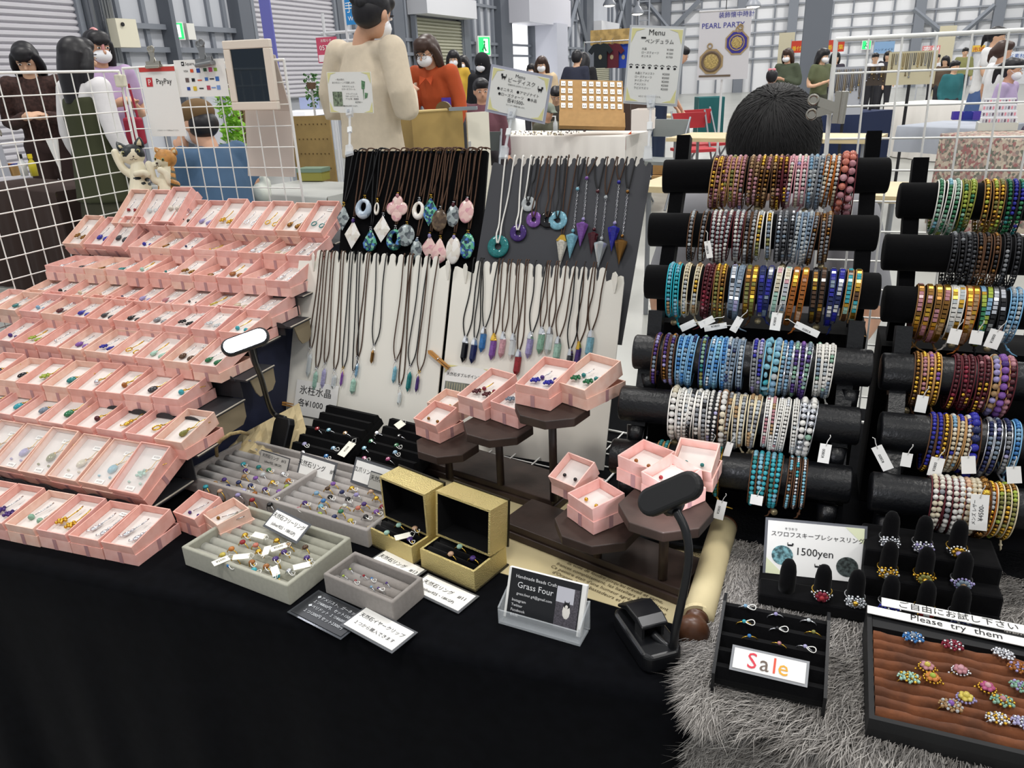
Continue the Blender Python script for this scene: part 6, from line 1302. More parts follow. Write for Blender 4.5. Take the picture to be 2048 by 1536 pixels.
t = thing('control_box', 'cream electrical box on the dark column left of the exit sign', 'electrical box', T(WL+.30, WY(212), 0)); z_ = zat(212, 70, WL, WY(212)); o = MB().box((.08, 0, z_), (.16, .34, .34)).build('body', mat('#D9D4C0', .5), t); MB().cyl((.17, -.08, z_+.1), (.185, -.08, z_+.1), .025, 10).build('lock', INK, t)
def exit_sign(P, s, label, rot=0):
    t = thing('exit_sign', label, 'exit sign', T(*P) @ Rz(rad(rot)))
    MB().box((0, 0, 0), (s, s*.12, s)).build('housing', mat('#E8E8E4', .5), t)
    MB().box((0, -s*.07, 0), (s*.86, s*.02, s*.86)).build('light_panel', mat('#27C36A', .4, emit=1.0), t)
    b = MB(); b.box((s*.1, -s*.09, 0), (s*.34, s*.01, s*.7), 0).sph((-.02*s, -s*.1, s*.2), (s*.07, s*.02, s*.07), 1).tube([(-.02*s, -s*.1, s*.12), (-.05*s, -s*.1, -s*.05), (-.2*s, -s*.1, -s*.2)], s*.045, 6, 1).tube([(-.05*s, -s*.1, -s*.05), (s*.08, -s*.1, -s*.25)], s*.045, 6, 1); b.build('pictogram', [mat('#F2FFF6', .5, emit=1.0), mat('#1F9A54', .5)], t)
P = atx(351, 62, WL+.12); exit_sign(P, .24, 'green running-man exit sign on the left wall', 60)
t = thing('wall_box', 'small white box beside the green exit sign', 'box', T(P.x, P.y+.28, P.z)); MB().box((0, 0, 0), (.08, .16, .22)).build('body', mat('#DDDCD6', .5), t)
P = atx(967, 92, WL+.3); exit_sign(P, .5, 'distant green exit sign on the left wall beyond the beige shutter', 70)
# back wall
wb = bpy.data.objects.new('wall_back', None); COL.objects.link(wb); struct(wb); wb.location = (0, YBK, 0)
MB().box((6, .1, HT/2), (44, .2, HT)).build('sheet_panel', WPAN, wb)
xs0 = WL+.6
for i in range(40): 
    x = xs0+i*.85
    if x < 26: MB().box((x, -.08, HT/2), (.07, .1, HT)).build('stud', STUD, wb)
for z in (1.5, 2.05, 2.65, 3.2, 3.8, 4.4): MB().box((6, -.1, z), (32, .1, .07)).build('girt', mat('#9A9EA6', .5), wb)
MB().box((6, -.12, 4.35), (32, .16, .2)).build('girt', STUD, wb)
for px in (1330, 1480, 1580, 1830, 1985): 
    P = aty(px, 100, YBK-.3); MB().box((P.x, -.25, HT/2), (.42, .35, HT)).build('column', mat('#7A7F88', .5), wb)
for (xa, ya_), (xb, yb_) in (((1828, 18), (1885, 65)), ((1990, 10), (1915, 75)), ((1290, 0), (1340, 60)), ((1400, 0), (1340, 62))):
    A, B = aty(xa, ya_, YBK-.4), aty(xb, yb_, YBK-.4); MB().tube([(A.x, -.4, A.z), (B.x, -.4, B.z)], .11, 4).build('brace', mat('#8A8F98', .5), wb)
t = thing('ladder', 'caged steel ladder on the far wall above the tall Menu sign', 'ladder', T(*aty(1288, 30, YBK-.6)))
for s_ in (-.25, .25): MB().cyl((s_, 0, -1.6), (s_, 0, 4), .04, 6).build('rail', mat('#B5BAC2', .4), t)
for i in range(12): MB().cyl((-.25, 0, -1.5+.42*i), (.25, 0, -1.5+.42*i), .03, 5).build('rung', mat('#B5BAC2', .4), t)
P = atd(1628, 120, 14.5); t = bpy.data.objects.new('pillar', None); COL.objects.link(t); struct(t); t.location = (P.x, P.y, 0)
o = MB().box((0, 0, HT/2), (.46, .46, HT)).build('shaft', mat('#6D727B', .5), t); MB().box((-.24, 0, HT/2), (.012, .2, HT)).build('edge_band', mat('#8F949C', .5), t)
for px, py, d, lab in ((1219, 2, 30, 'first'), (1275, 19, 30, 'lowest'), (1507, 3, 26, 'rightmost')):
    P = atd(px, py, d); t = thing('high_bay_lamp', f'glowing high-bay ceiling lamp, the {lab} of the three visible', 'ceiling lamp', T(*P))
    MB().lathe([(.26, -.16), (.25, -.1), (.14, .08), (.06, .14), (.03, .3)], 16).build('shade', mat('#8C9098', .4), t, smooth=True)
    MB().sph((0, 0, -.14), (.23, .23, .07)).build('bulb', mat('#FFF6E0', .5, emit=6), t, smooth=True)
    MB().cyl((0, 0, .3), (0, 0, 4.0), .015, 6).build('cord', INK, t)
# ---- stall furniture
def top_table(label, pl, pr, depth=.55, z=TZ, m=None, legs=True, th=.03, cloth=None, rot=None, name='folding_table', drop=None):
    A, B = at(*pl, z), at(*pr, z); u_ = (B-A); L = u_.length; M = frame(A, u_, Vector((0, 0, 1)).cross(u_)); t = thing(name, label, 'table', M)
    m = m or mat('#D2BF96', .5, noise=.1, scale=6)
    if cloth:
        b = MB(); n = int(L/.03)+2; v = []
        for i in range(n+1):
            x = L*i/n
            for k, (yy, zz) in enumerate(((depth, 0), (0, 0), (-.006, -.01), (-.015-.012*math.sin(x*21)-.008*math.sin(x*47), -.35*min(1, (drop or 1))), (-.02-.022*math.sin(x*21)-.012*math.sin(x*47), -(drop or z-.01)))): v.append((x, yy, zz+.004))
        b.add(v, [(i*5+k, i*5+k+1, (i+1)*5+k+1, (i+1)*5+k)[::-1] for i in range(n) for k in range(4)])
        for x in (0, L): b.add([(x, 0, .004), (x, depth, .004), (x, depth, -(drop or z-.01)), (x, 0, -(drop or z-.01))], [(0, 1, 2, 3)])
        b.build('cloth', cloth, t, smooth=True)
    MB().box((L/2, depth/2, -th/2), (L-.01, depth-.01, th)).build('tabletop', m, t)
    if legs:
        for x in (.08, L-.08):
            for y in (.05, depth-.05): MB().cyl((x, y, -th), (x, y, -z+.001), .014, 8).build('leg', mat('#8E9196', .4, .6), t)
            MB().cyl((x, .05, -z*.75), (x, depth-.05, -z*.75), .01, 6).build('cross_bar', mat('#8E9196', .4, .6), t)
    return t, M, L
WCL = mat('#E6E2DC', .8)
top_table('beige folding table with grey legs, just beyond the seated seller', (1262, 372), (1800, 394), .5)
top_table('beige folding table in the middle of the hall behind the head of the seller', (1330, 276), (1748, 280), .62)
top_table('small beige folding table beyond the white-clothed stall', (1300, 232), (1362, 231), .5)
tw_, MW, LW = top_table('stall table with white cloth and small scattered jewellery, behind the charcoal board', (957, 272), (1252, 273), .62, cloth=WCL, legs=False)
rr = random.Random(9)
b = MB()
for i in range(120): b.sph((rr.uniform(.05, LW*.6), rr.uniform(.05, .5), .01), rr.uniform(.004, .009), i % 3, 5, 4)
t = b.build('small_jewellery', [mat('#8C8A86', .3), mat('#C9C0A0', .3), mat('#5A4A48', .4)]); t.matrix_world = MW; tag(t, 'scatter of tiny jewellery pieces on the white stall table', 'jewellery', kind='stuff')
t = thing('price_sheet', 'pink price sheet taped to the front of the white table cloth', 'sheet', MW @ T(.14, -.045, -.16)); MB().box((0, 0, 0), (.11, .004, .07)).build('sheet', mat('#E2A8A8', .7), t); text([('SALE ¥500', 0, .0, .018)], [mat('#A03A50', .6)], t).matrix_local = Rx(rad(90)) @ T(0, 0, .003)
CBD = mat('#B08A58', .8, noise=.1, scale=20)
A, B = atd(1119, 238, 7.2), atd(1248, 241, 7.2); Tp = atd(1135, 160, 7.35)
Mb = frame(A, B-A, Tp-A); wB = (B-A).length; hB = (Tp-A).length
t = thing('card_display_board', 'brown cardboard display with rows of white earring cards on the white table', 'display board', Mb)
MB().box((wB/2, hB/2, -.012), (wB, hB, .02)).build('board', CBD, t); MB().box((wB/2, -.02, .01), (wB+.01, .16, .05)).build('ledge', CBD, t)
k = 0
for r in range(4):
    for c in range(9):
        if c in (2,) or (c == 5 and r > 1 and False): continue
        x = .035+(wB-.07)*c/8; y = hB-.05-(hB-.12)*r/4
        o = MB().box((x, y, .003), (.042, .056, .003)).build('earring_card', mat('#EFEDE8', .7), t)
        b = MB()
        for s_ in (-1, 1): b.sph((x+.008*s_, y-.004, .007), (.004, .009, .003), nu=6, nv=4)
        b.build('earrings', mat(('#5A4A48', '#8C8A92', '#B08A58', '#6A7A8A')[(r*3+c) % 4], .4), o)
t = thing('storage_crate', 'open white cloth-lined crate standing on the right of the white table', 'crate', T(*atd(1262, 262, 7.0))); MB().tray(.16, .3, .18, .008, .01).build('body', mat('#EAE2DC', .7), t)
t = thing('cloth_banner', 'orange and white cloth hanging at the right end of the white table', 'cloth', T(*atd(1252, 276, 7.2))); 
b = MB(); b.prism([(-.02, 0), (.05, .06), (.05, -TZ+.02), (.02, -.22)], 0, .01, 0, Rx(rad(90))); b.build('cloth', mat('#E25A28', .7), t)
t = thing('pump_bottle', 'clear pump bottle on the white table below the earring card display', 'bottle', T(*atd(1111, 262, 7.15))); MB().lathe([(.001, 0), (.022, .001), (.022, .07), (.009, .09), (.009, .1)], 12).build('bottle', mat('#E2E6E8', .1, alpha=.6), t, smooth=True); MB().cyl((0, 0, .1), (0, 0, .13), .006).box((-.012, 0, .13), (.035, .01, .008)).build('pump', mat('#F0F0F0', .4), t)
# counter where the man stands
P0, P1 = atd(822, 226, 4.7), atd(925, 222, 4.9); Mc = frame((P0.x, P0.y, 0), (P1.x-P0.x, P1.y-P0.y, 0), Vector((0, 0, 1)).cross(P1-P0)); Lc = math.hypot(P1.x-P0.x, P1.y-P0.y)
t = thing('cabinet', 'honey-coloured wooden counter cabinet in front of the woman in orange', 'cabinet', Mc); MB().box((Lc/2, .2, P0.z/2), (Lc, .4, P0.z-.004)).build('body', mat('#B09458', .55, noise=.15, scale=4), t)
dM = T(Lc+.02, -.02, 0) @ Rz(rad(-12)); o = MB().box((.07, 0, P0.z/2+.02), (.15, .02, P0.z-.08)).build('door', mat('#E9E4D4', .5), t, dM)
for zz in (.45, .85): MB().box((.0, -.012, zz), (.02, .01, .05)).build('hinge', SILVER, o)
MB().tube([(.0, .0, P0.z+.005), (Lc+.05, 0, P0.z+.005)], .008, 6).build('edge_trim', mat('#C9B27A', .5), t)
t = thing('round_stand', 'dark round display stand on the honey-coloured counter', 'stand', T(*atd(888, 221, 4.85))); MB().prism([(.055*math.cos(a), .055*math.sin(a)) for a in [i*math.pi/8 for i in range(9)]], -.01, .01, 0, Rx(rad(90))).build('disc', mat('#6A5A3C', .5), t)
t = thing('tray', 'grey tray at the right end of the honey-coloured counter', 'tray', T(*atd(898, 222, 4.7)) @ Rz(rad(20))); MB().tray(.17, .1, .018, .004).build('body', mat('#8A9298', .5), t)
P0, P1 = atd(582, 228, 4.9), atd(648, 232, 4.9); t = thing('pegboard', 'brown wooden perforated board standing left of the man in the cream sweater', 'board', T(P0.x, P0.y, 0)); MB().box((.12, .02, .54), (.30, .015, 1.06)).build('panel', mat('#A58A58', .7, noise=.15, scale=10), t)
b = MB()
for i in range(9):
    for j in range(4): b.cyl((.0+.03*i, .008, .75+.09*j), (.0+.03*i, .012, .75+.09*j), .004, 6)
tag(b.build('holes', mat('#5E4A2C', .9), t), kind='stuff')
top_table('stall table with grey-white cloth behind the mirror and the pink boxes', (470, 384), (655, 395), .5, cloth=mat('#B5B6B2', .85), legs=False)
t = thing('storage_tin', 'green-lidded yellow storage box left of the man in the cream sweater', 'box', T(*at(598, 362, TZ+.01)) @ Rz(rad(4))); MB().box((.08, .05, .025), (.16, .1, .05)).build('body', mat('#9A9648', .6), t); o = MB().box((.08, .05, .062), (.17, .11, .024)).build('lid', mat('#7A917F', .5), t)
t = thing('plastic_bag', 'crumpled white plastic bag on the grey-white stall table', 'bag', T(*at(525, 405, TZ+.005))); blob('bag', [('s', (0, 0, .05), (.06, .04, .05)), ('s', (.03, .01, .09), (.03, .02, .04)), ('s', (-.03, 0, .02), (.05, .03, .02)), ('t', [(.03, 0, .1), (.035, 0, .14), (.01, 0, .12)], [.012, .008, .01])], mat('#D9DCD2', .4), t, .008, 1)
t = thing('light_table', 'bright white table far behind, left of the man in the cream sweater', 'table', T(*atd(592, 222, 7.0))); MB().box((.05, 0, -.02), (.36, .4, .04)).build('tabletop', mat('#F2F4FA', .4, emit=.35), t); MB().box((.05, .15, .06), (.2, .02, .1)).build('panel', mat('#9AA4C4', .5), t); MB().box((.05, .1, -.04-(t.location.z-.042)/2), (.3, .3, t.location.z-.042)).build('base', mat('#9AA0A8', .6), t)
# left stall
top_table('brown-clothed stall table behind the left wire grid', (-60, 372), (112, 385), .4, cloth=mat('#33241F', .9), legs=False)
t = thing('wooden_crate', 'low wooden crate with colourful items on the brown-clothed table', 'crate', T(*at(-10, 352, TZ+.008))); MB().tray(.2, .12, .07, .006).build('body', mat('#C29A62', .6), t); b = MB()
for i in range(6): b.box((.02+.03*i, .05, .06), (.024, .05, .05), i % 4)
b.build('contents', [mat(c, .6) for c in ('#D9803A', '#4A5AA8', '#C84A5A', '#E2C23A')], t)
for px, c, cap, lab in ((50, '#E9ECEE', '#1A1A1E', 'clear pump bottle with black pump'), (70, '#D9C93A', '#E8D024', 'yellow bottle with yellow cap')):
    t = thing('pump_bottle', f'{lab} on the brown-clothed table', 'bottle', T(*at(px, 352, TZ+.008))); MB().lathe([(.001, 0), (.026, .001), (.027, .09), (.012, .115), (.012, .125)], 14).build('bottle', mat(c, .15, alpha=.8), t, smooth=True); MB().cyl((0, 0, .125), (0, 0, .155), .016).build('cap', mat(cap, .4), t)
t = thing('easel_poster', 'grey-white leaning poster panel at the far left', 'panel', T(*at(-30, 352, TZ+.01))); MB().prism([(-.1, 0), (.28, 0), (.05, .78), (-.1, .78)], 0, .012, 0, Rx(rad(80))).build('panel', mat('#A9AAB2', .6), t); MB().tube([(.0, .12, .7), (.16, .1, .3), (.18, .08, .28)], .006, 6).build('trim', mat('#8A8478', .6), t)
t = thing('rolled_plans', 'white folded paper between the two young women at the left', 'paper', T(*atd(108, 310, 4.9))); MB().prism([(-.03, .1), (.07, .1), (.03, -.1)], 0, .01, 0, Rx(rad(90))).build('sheet', WHITECARD, t)
# waterfall plant
t = thing('hanging_plant', 'bright green trailing plant behind the mirror and the seated man', 'plant', T(*atd(455, 200, 4.6)))
rr = random.Random(21); b = MB()
for i in range(330):
    a = rr.random(); x = rr.uniform(-.10, .10)*(1-.3*a); z = .08-a*.48; s_ = rr.uniform(.010, .022); an = rr.random()*6.28
    b.add([(x, rr.uniform(-.05, .05), z), (x+s_*math.cos(an), rr.uniform(-.05, .05), z-s_), (x+s_*.3, 0, z-s_*2), (x-s_*math.cos(an)*.6, .0, z-s_)], [(0, 1, 2, 3)], rr.randrange(3))
tag(b.build('leaves', [mat('#8FCB3C', .6), mat('#6FA82E', .6), mat('#A8DC5C', .6)], t), kind='stuff')
MB().lathe([(.04, .06), (.05, .12), (.05, .14)], 10).build('pot', mat('#5A4636', .6), t); MB().box((.0, .09, -.5), (.08, .03, 1.35)).build('shelf_post', mat('#7A6248', .6), t)
t = thing('small_plant', 'small dark green plant left of the cream sweater', 'plant', T(*atd(622, 165, 5.0))); b = MB()
for i in range(90):
    a = rr.random(); x = rr.uniform(-.05, .05); z = .06-a*.2; s_ = rr.uniform(.008, .016); b.add([(x, 0, z), (x+s_, rr.uniform(-.03, .03), z-s_*.6), (x, 0, z-s_*1.4), (x-s_*.8, 0, z-s_*.6)], [(0, 1, 2, 3)], i % 2)
tag(b.build('leaves', [mat('#3F6A3A', .6), mat('#5C8A4E', .6)], t), kind='stuff'); MB().lathe([(.025, -.04), (.032, .0)], 10).build('pot', mat('#6A5240', .6), t); MB().cyl((0, 0, -.04), (0, 0, -t.location.z+.001), .008, 6).build('stand', mat('#D2D3D6', .4), t)
# washroom sign and poles
P = atd(732, 20, 7.5); t = thing('washroom_sign', 'blue sign reading 手洗所 Washroom above the man in the cream sweater', 'sign', T(*P))
sw = 100*7.5/1540; MB().box((0, 0, .06), (sw, .02, .36)).build('panel', mat('#2C86C8', .5), t)
o = text([('手洗所', -.075, -.005, .105), ('Washroom', -.07, -.085, .058), ('お手洗', .14, .03, .05)], [WHITECARD], t); o.matrix_local = T(0, -.012, 0) @ Rx(rad(90))
t = thing('pipe_frame', 'white pipe frame stand below the blue washroom sign', 'frame', T(P.x-.24, P.y, 0))
for x in (-.26, -.0, .47): MB().cyl((x, 0, .01), (x, 0, P.z+.2*(x >= 0)), .016, 8).build('post', mat('#D2D3D6', .4), t)
for z in (P.z-.26, P.z-.18): MB().cyl((-.3, 0, z), (.5, 0, z), .014, 8).build('rail', mat('#D2D3D6', .4), t)
P = atd(655, 100, 7.2); t = thing('poster', 'red and white poster beside the shoulder of the cream sweater', 'poster', T(*P)); MB().box((0, 0, -.0), (.22, .01, .22)).build('sheet', mat('#C24A66', .6), t); MB().box((0, -.006, -.07), (.2, .004, .06)).build('lower_band', mat('#EADFE2', .6), t); MB().cyl((0, .02, -t.location.z+.001), (0, .02, .1), .01, 6).build('stand_post', mat('#D2D3D6', .4), t)
o = text([('0570', -.02, .0, .06), ('お知らせ', 0, .07, .03)], [WHITECARD], t); o.matrix_local = T(0, -.009, 0) @ Rx(rad(90))
P = atd(537, 60, 8.6); t = thing('banner_pole', 'blue-violet narrow vertical banner in front of the roller shutter', 'banner', T(P.x, P.y, 0)); MB().box((0, 0, 1.9), (.14, .02, 2.9)).build('cloth', mat('#6C6EB8', .7), t); MB().cyl((.0, .02, .01), (0, .02, 3.4), .01, 6).build('pole', mat('#B5B6BE', .4), t)
# pearl party banner
fr, w_, h_ = card_quad([(1398, 24), (1502, 17), (1497, 158), (1396, 160)], atd(1450, 90, 7.4).y)
t = thing('shop_banner', 'white hanging banner reading PEARL PARTY with two pocket watches', 'banner', fr)
MB().box((0, 0, -.004), (w_, h_, .006)).build('cloth', mat('#D3D2D8', .6), t)
text([('装飾懐中時計', .1, .245, .055), ('PEARL PARTY', -.02, .155, .066)], [mat('#3A3C9A', .6)], t, z=.003)
b = MB(); oc = [(math.cos(a), math.sin(a)) for a in [math.pi/8+i*math.pi/4 for i in range(8)]]
b.prism([(.12+.115*x, .02+.115*y) for x, y in oc], .002, .006, 0); b.prism([(.12+.10*x, .02+.10*y) for x, y in oc], .006, .009, 1); b.torus(.068, .006, 18, 6, 0, T(.12, .02, .01)); b.sph((.12, .02, .01), (.055, .055, .004), 2); b.torus(.022, .006, 12, 6, 0, T(.145, .155, .006)).torus(.03, .006, 12, 6, 0, T(.135, .135, .004))
b.prism([(-.11+.12*x, -.14+.12*y) for x, y in oc], .002, .006, 0); b.torus(.085, .012, 20, 6, 3, T(-.11, -.14, .008)); b.sph((-.11, -.14, .01), (.07, .07, .004), 2); b.torus(.022, .006, 12, 6, 0, T(-.13, .0, .006)); b.box((-.07, -.27, .004), (.3, .016, .004), 3, Rz(rad(0)))
b.build('printed_watches', [mat('#A8906A', .5), mat('#3A3490', .5), mat('#C9B070', .5, noise=.5, scale=80), mat('#6A5A4C', .5)], t)
MB().cyl((0, h_/2, 0), (0, h_/2+.0001+1.2, 0), .004, 5).build('cord', INK, t); MB().cyl((-w_/2-.01, h_/2, 0), (w_/2+.01, h_/2, 0), .008, 8).build('top_rod', mat('#D9D9DC', .4), t)
MB().cyl((w_*.0, -h_/2, -.03), (w_*.0, -h_/2-1.05, -.03), .012, 8).build('stand_pole', mat('#D9D9DC', .4), t)
# t-shirts
YR_ = atd(1222, 80, 15.4).y
for i, (px, c, lab) in enumerate(((1201, '#20262A', 'black'), (1224, '#5E2430', 'maroon'), (1247, '#2C46A8', 'blue'))):
    d = 15.5-.15*i; P = aty(px, 112, YR_+.07*i); t = thing('t_shirt', f'{lab} T-shirt with a round print hanging on the far stall rack', 'T-shirt', T(*P))
    b = MB(); k_ = .30
    b.prism([(x*k_, y*k_) for x, y in ((-.45, -.75), (.45, -.75), (.45, .3), (.62, .1), (.85, .3), (.5, .72), (.2, .78), (0, .7), (-.2, .78), (-.5, .72), (-.85, .3), (-.62, .1), (-.45, .3))], -.02, .02, 0, Rx(rad(90))); b.build('shirt', mat(c, .9), t); MB().prism([(.035*math.cos(a), -.02+.045*math.sin(a)) for a in [j*math.pi/6 for j in range(12)]], .021, .024, 0, Rx(rad(90))).build('print', mat('#A89A78', .7), t); MB().tube([(0, .0, .22), (0, 0, .30), (.02, 0, .33)], .006, 5).build('hanger_hook', SILVER, t)
P = atd(1222, 80, 15.4); t = thing('clothes_rail', 'garment rail carrying the three T-shirts', 'rail', T(P.x, P.y, 0)); MB().cyl((-.55, 0, P.z-.02), (.6, 0, P.z-.02), .012, 6).build('bar', SILVER, t)
for x in (-.55, .6): MB().cyl((x, 0, .01), (x, 0, P.z), .014, 6).build('post', SILVER, t)
MB().box((.1, .1, P.z+.06), (1.1, .02, .28)).build('header_poster', mat('#C9A86A', .7, noise=.4, scale=8), t)
top_table('shelf stall with small goods under the hanging T-shirts', (1165, 178), (1262, 176), .5, z=.95, cloth=mat('#4A3A34', .9), legs=False)
# brown storage boxes and chairs near the blue-shirted person
for i, (x, y, ww_, hh_) in enumerate(((1305, 292, .32, .17), (1308, 252, .30, .15))):
    P = atd(x, y, 8.3); t = thing('cardboard_box', f'brown cardboard box under the small beige table, {("lower", "upper")[i]}', 'box', T(P.x, P.y, .004+i*.175)); MB().box((ww_/2, .15, hh_/2), (ww_, .3, hh_)).build('body', CBD, t); MB().cyl((ww_*.6, -.003, hh_*.6), (ww_*.6, .002, hh_*.6), .02, 10).build('hand_hole', INK, t)
def chair(label, px, py, d, rot, cs, cf='#8E9298'):
    P = atd(px, py, d); t = thing('folding_chair', label, 'chair', T(P.x, P.y, 0) @ Rz(rad(rot))); m = mat(cf, .4, .6)
    MB().box((0, 0, .43), (.4, .38, .03)).build('seat', mat(cs, .6), t); MB().box((0, .2, .72), (.38, .03, .16)).build('backrest', mat(cs, .6), t)
    for sx in (-.19, .19):
        MB().tube([(sx, .22, .82), (sx, .0, .4), (sx, -.2, .001)], .011, 6).build('leg', m, t); MB().tube([(sx, -.17, .42), (sx, .22, .001)], .011, 6).build('leg', m, t)
chair('red folding chair right of the person in the light blue shirt', 1392, 215, 8.2, 30, '#B8333A'); chair('grey folding chair behind the tall Menu sign', 1322, 234, 7.3, -20, '#8A9090'); chair('second red folding chair left of the PEARL PARTY banner', 1412, 220, 8.8, 40, '#B8333A')
chair('grey folding chair left of the honey-coloured door behind the tilted Menu sign', 948, 235, 6.6, 10, '#4E5454')
# right side stalls
top_table('teal-clothed stall under the PEARL PARTY banner', (1398, 196), (1450, 194), .6, cloth=mat('#1F5A5C', .9), legs=False)
top_table('stall with navy cloth behind the head of the seller', (1500, 222), (1725, 226), .6, cloth=mat('#1E2A4A', .9), legs=False)
top_table('stall table with white cloth behind the right wire grid', (1770, 206), (1990, 212), .8, cloth=WCL, legs=False)
top_table('stall table with pale grey cloth behind the right wire grid', (1795, 252), (1965, 258), .7, cloth=mat('#A9AEB8', .85), legs=False, drop=.22)
floral = vor(['#B9A898', '#A88C84', '#8A8078', '#C2B6A4', '#9A6A68', '#6E7064'], 46, .8)
top_table('stall table with floral patterned cloth at the right edge', (1882, 268), (2120, 286), .6, cloth=floral, legs=False)
P = at(1956, 262, TZ+.006); t = thing('product_case', 'white stepped display case of small nail goods on the floral table', 'display case', T(*P) @ Rz(rad(-4)))
MB().box((.13, .1, .03), (.27, .2, .06)).build('base', mat('#C9CCC4', .5), t)
for i in range(4):
    o = MB().box((.13, .045+.045*i, .075+.045*i), (.25-.01*i, .05, .045)).build('step', mat('#DFE0E4', .4), t); b = MB()
    for j in range(11): b.box((.025+.021*j, .018+.045*i, .075+.045*i), (.011, .006, .022), (i+j) % 3)
    b.build('samples', [mat('#A8A6B0', .4), mat('#6A5A6A', .4), mat('#D98C9A', .4)], o)
for i, (px, c) in enumerate(((1905, '#4A3AA8'), (1925, '#2C3A9A'), (1945, '#5A4AB0'))):
    t = thing('plastic_basket', f'{("purple", "blue", "violet")[i]} plastic basket on the pale grey table', 'basket', T(*at(px, 240, TZ+.006))); MB().tray(.09, .12, .07, .004).build('body', mat(c, .5), t)
for px, py, d, wpx, hpx, c, lab, n in ((1823, 136, 7.6, 88, 62, '#CFC6A6', 'beige necklace display board behind the right wire grid', 12), (1692, 182, 7.8, 66, 90, '#B9BCC4', 'wire rack hung with silver jewellery behind the bulldog clip', 18), (1748, 152, 9, 44, 36, '#4A4038', 'dark rack of hanging accessories beside the necklace board', 9)):
    P = atd(px, py, d); k_ = d/1540; t = thing('jewellery_rack', lab, 'display rack', T(*P)); ww_, hh_ = wpx*k_, hpx*k_
    MB().box((0, 0, 0), (ww_, .02, hh_)).build('panel', mat(c, .7, alpha=1), t); MB().cyl((0, 0, -hh_/2), (0, 0, -P.z+.001), .015, 6).build('post', INK, t)
    rr = random.Random(px)
    for i in range(n):
        x = -ww_*.45+ww_*.9*(i+.5)/n; L = hh_*rr.uniform(.3, .75); b = MB(); b.tube([(x-.008, -.016, hh_*.45), (x-.006, -.016, hh_*.45-L*.8), (x, -.016, hh_*.45-L), (x+.006, -.016, hh_*.45-L*.8), (x+.008, -.016, hh_*.45)], .003, 4); b.sph((x, -.018, hh_*.45-L), .009, nu=6, nv=4)
        b.build('hanging_piece', mat(('#6A5A3C', '#8C8F98', '#4A4E5A', '#A8905A')[i % 4], .3, .4), t)
for (x0, x1, y0, y1, d, c, tx, tc, lab) in ((1584, 1632, 82, 104, 22, '#C8402C', '番付　素材', '#F2D23A', 'red and yellow Japanese banner left of the pillar'), (1644, 1687, 81, 103, 22, '#C8402C', '一番材集', '#F2D23A', 'red and yellow Japanese banner right of the pillar'), (1750, 1787, 84, 106, 22, '#8FB4DC', 'ハンドメイド', '#2A3A5A', 'light blue poster with Japanese writing behind the right grid'), (1846, 1878, 92, 108, 24, '#E08A8A', '素材', '#FFFFFF', 'pink banner far behind the right wire grid'), (1946, 1968, 91, 103, 24, '#E0B84A', '市場', '#B83A2A', 'small yellow banner far behind the right wire grid'), (1998, 2048, 104, 116, 24, '#DDE2EC', 'ハンド素材', '#2C5AA8', 'white banner with blue writing at the far right')):
    P = atd((x0+x1)/2, (y0+y1)/2, d); k_ = d/1540; t = thing('hall_banner', lab, 'banner', T(*P)); MB().box((0, 0, 0), ((x1-x0)*k_, .02, (y1-y0)*k_)).build('cloth', mat(c, .6), t)
    o = text([(tx, 0, -.09, (x1-x0)*k_/len(tx)*.95)], [mat(tc, .5)], t); o.matrix_local = T(0, -.013, 0) @ Rx(rad(90)); MB().cyl((-(x1-x0)*k_/2, .02, -P.z+.001), (-(x1-x0)*k_/2, .02, .2), .02, 6).build('pole', mat('#B5B8BE', .4), t)
P = aty(1733, 90, YBK-.2); exit_sign(P, .4, 'small white and green exit sign behind the right wire grid')
for px, c, lab in ((1572, '#B9B29A', 'left of the pillar'), (1890, '#C2BBA2', 'behind the necklace board')): P = atd(px, 100, 26); t = thing('partition_panel', f'beige partition panel far away {lab}', 'panel', T(P.x, P.y, 0)); MB().box((0, 0, 1.1), (.5, .05, 2.2)).build('panel', mat(c, .7), t)
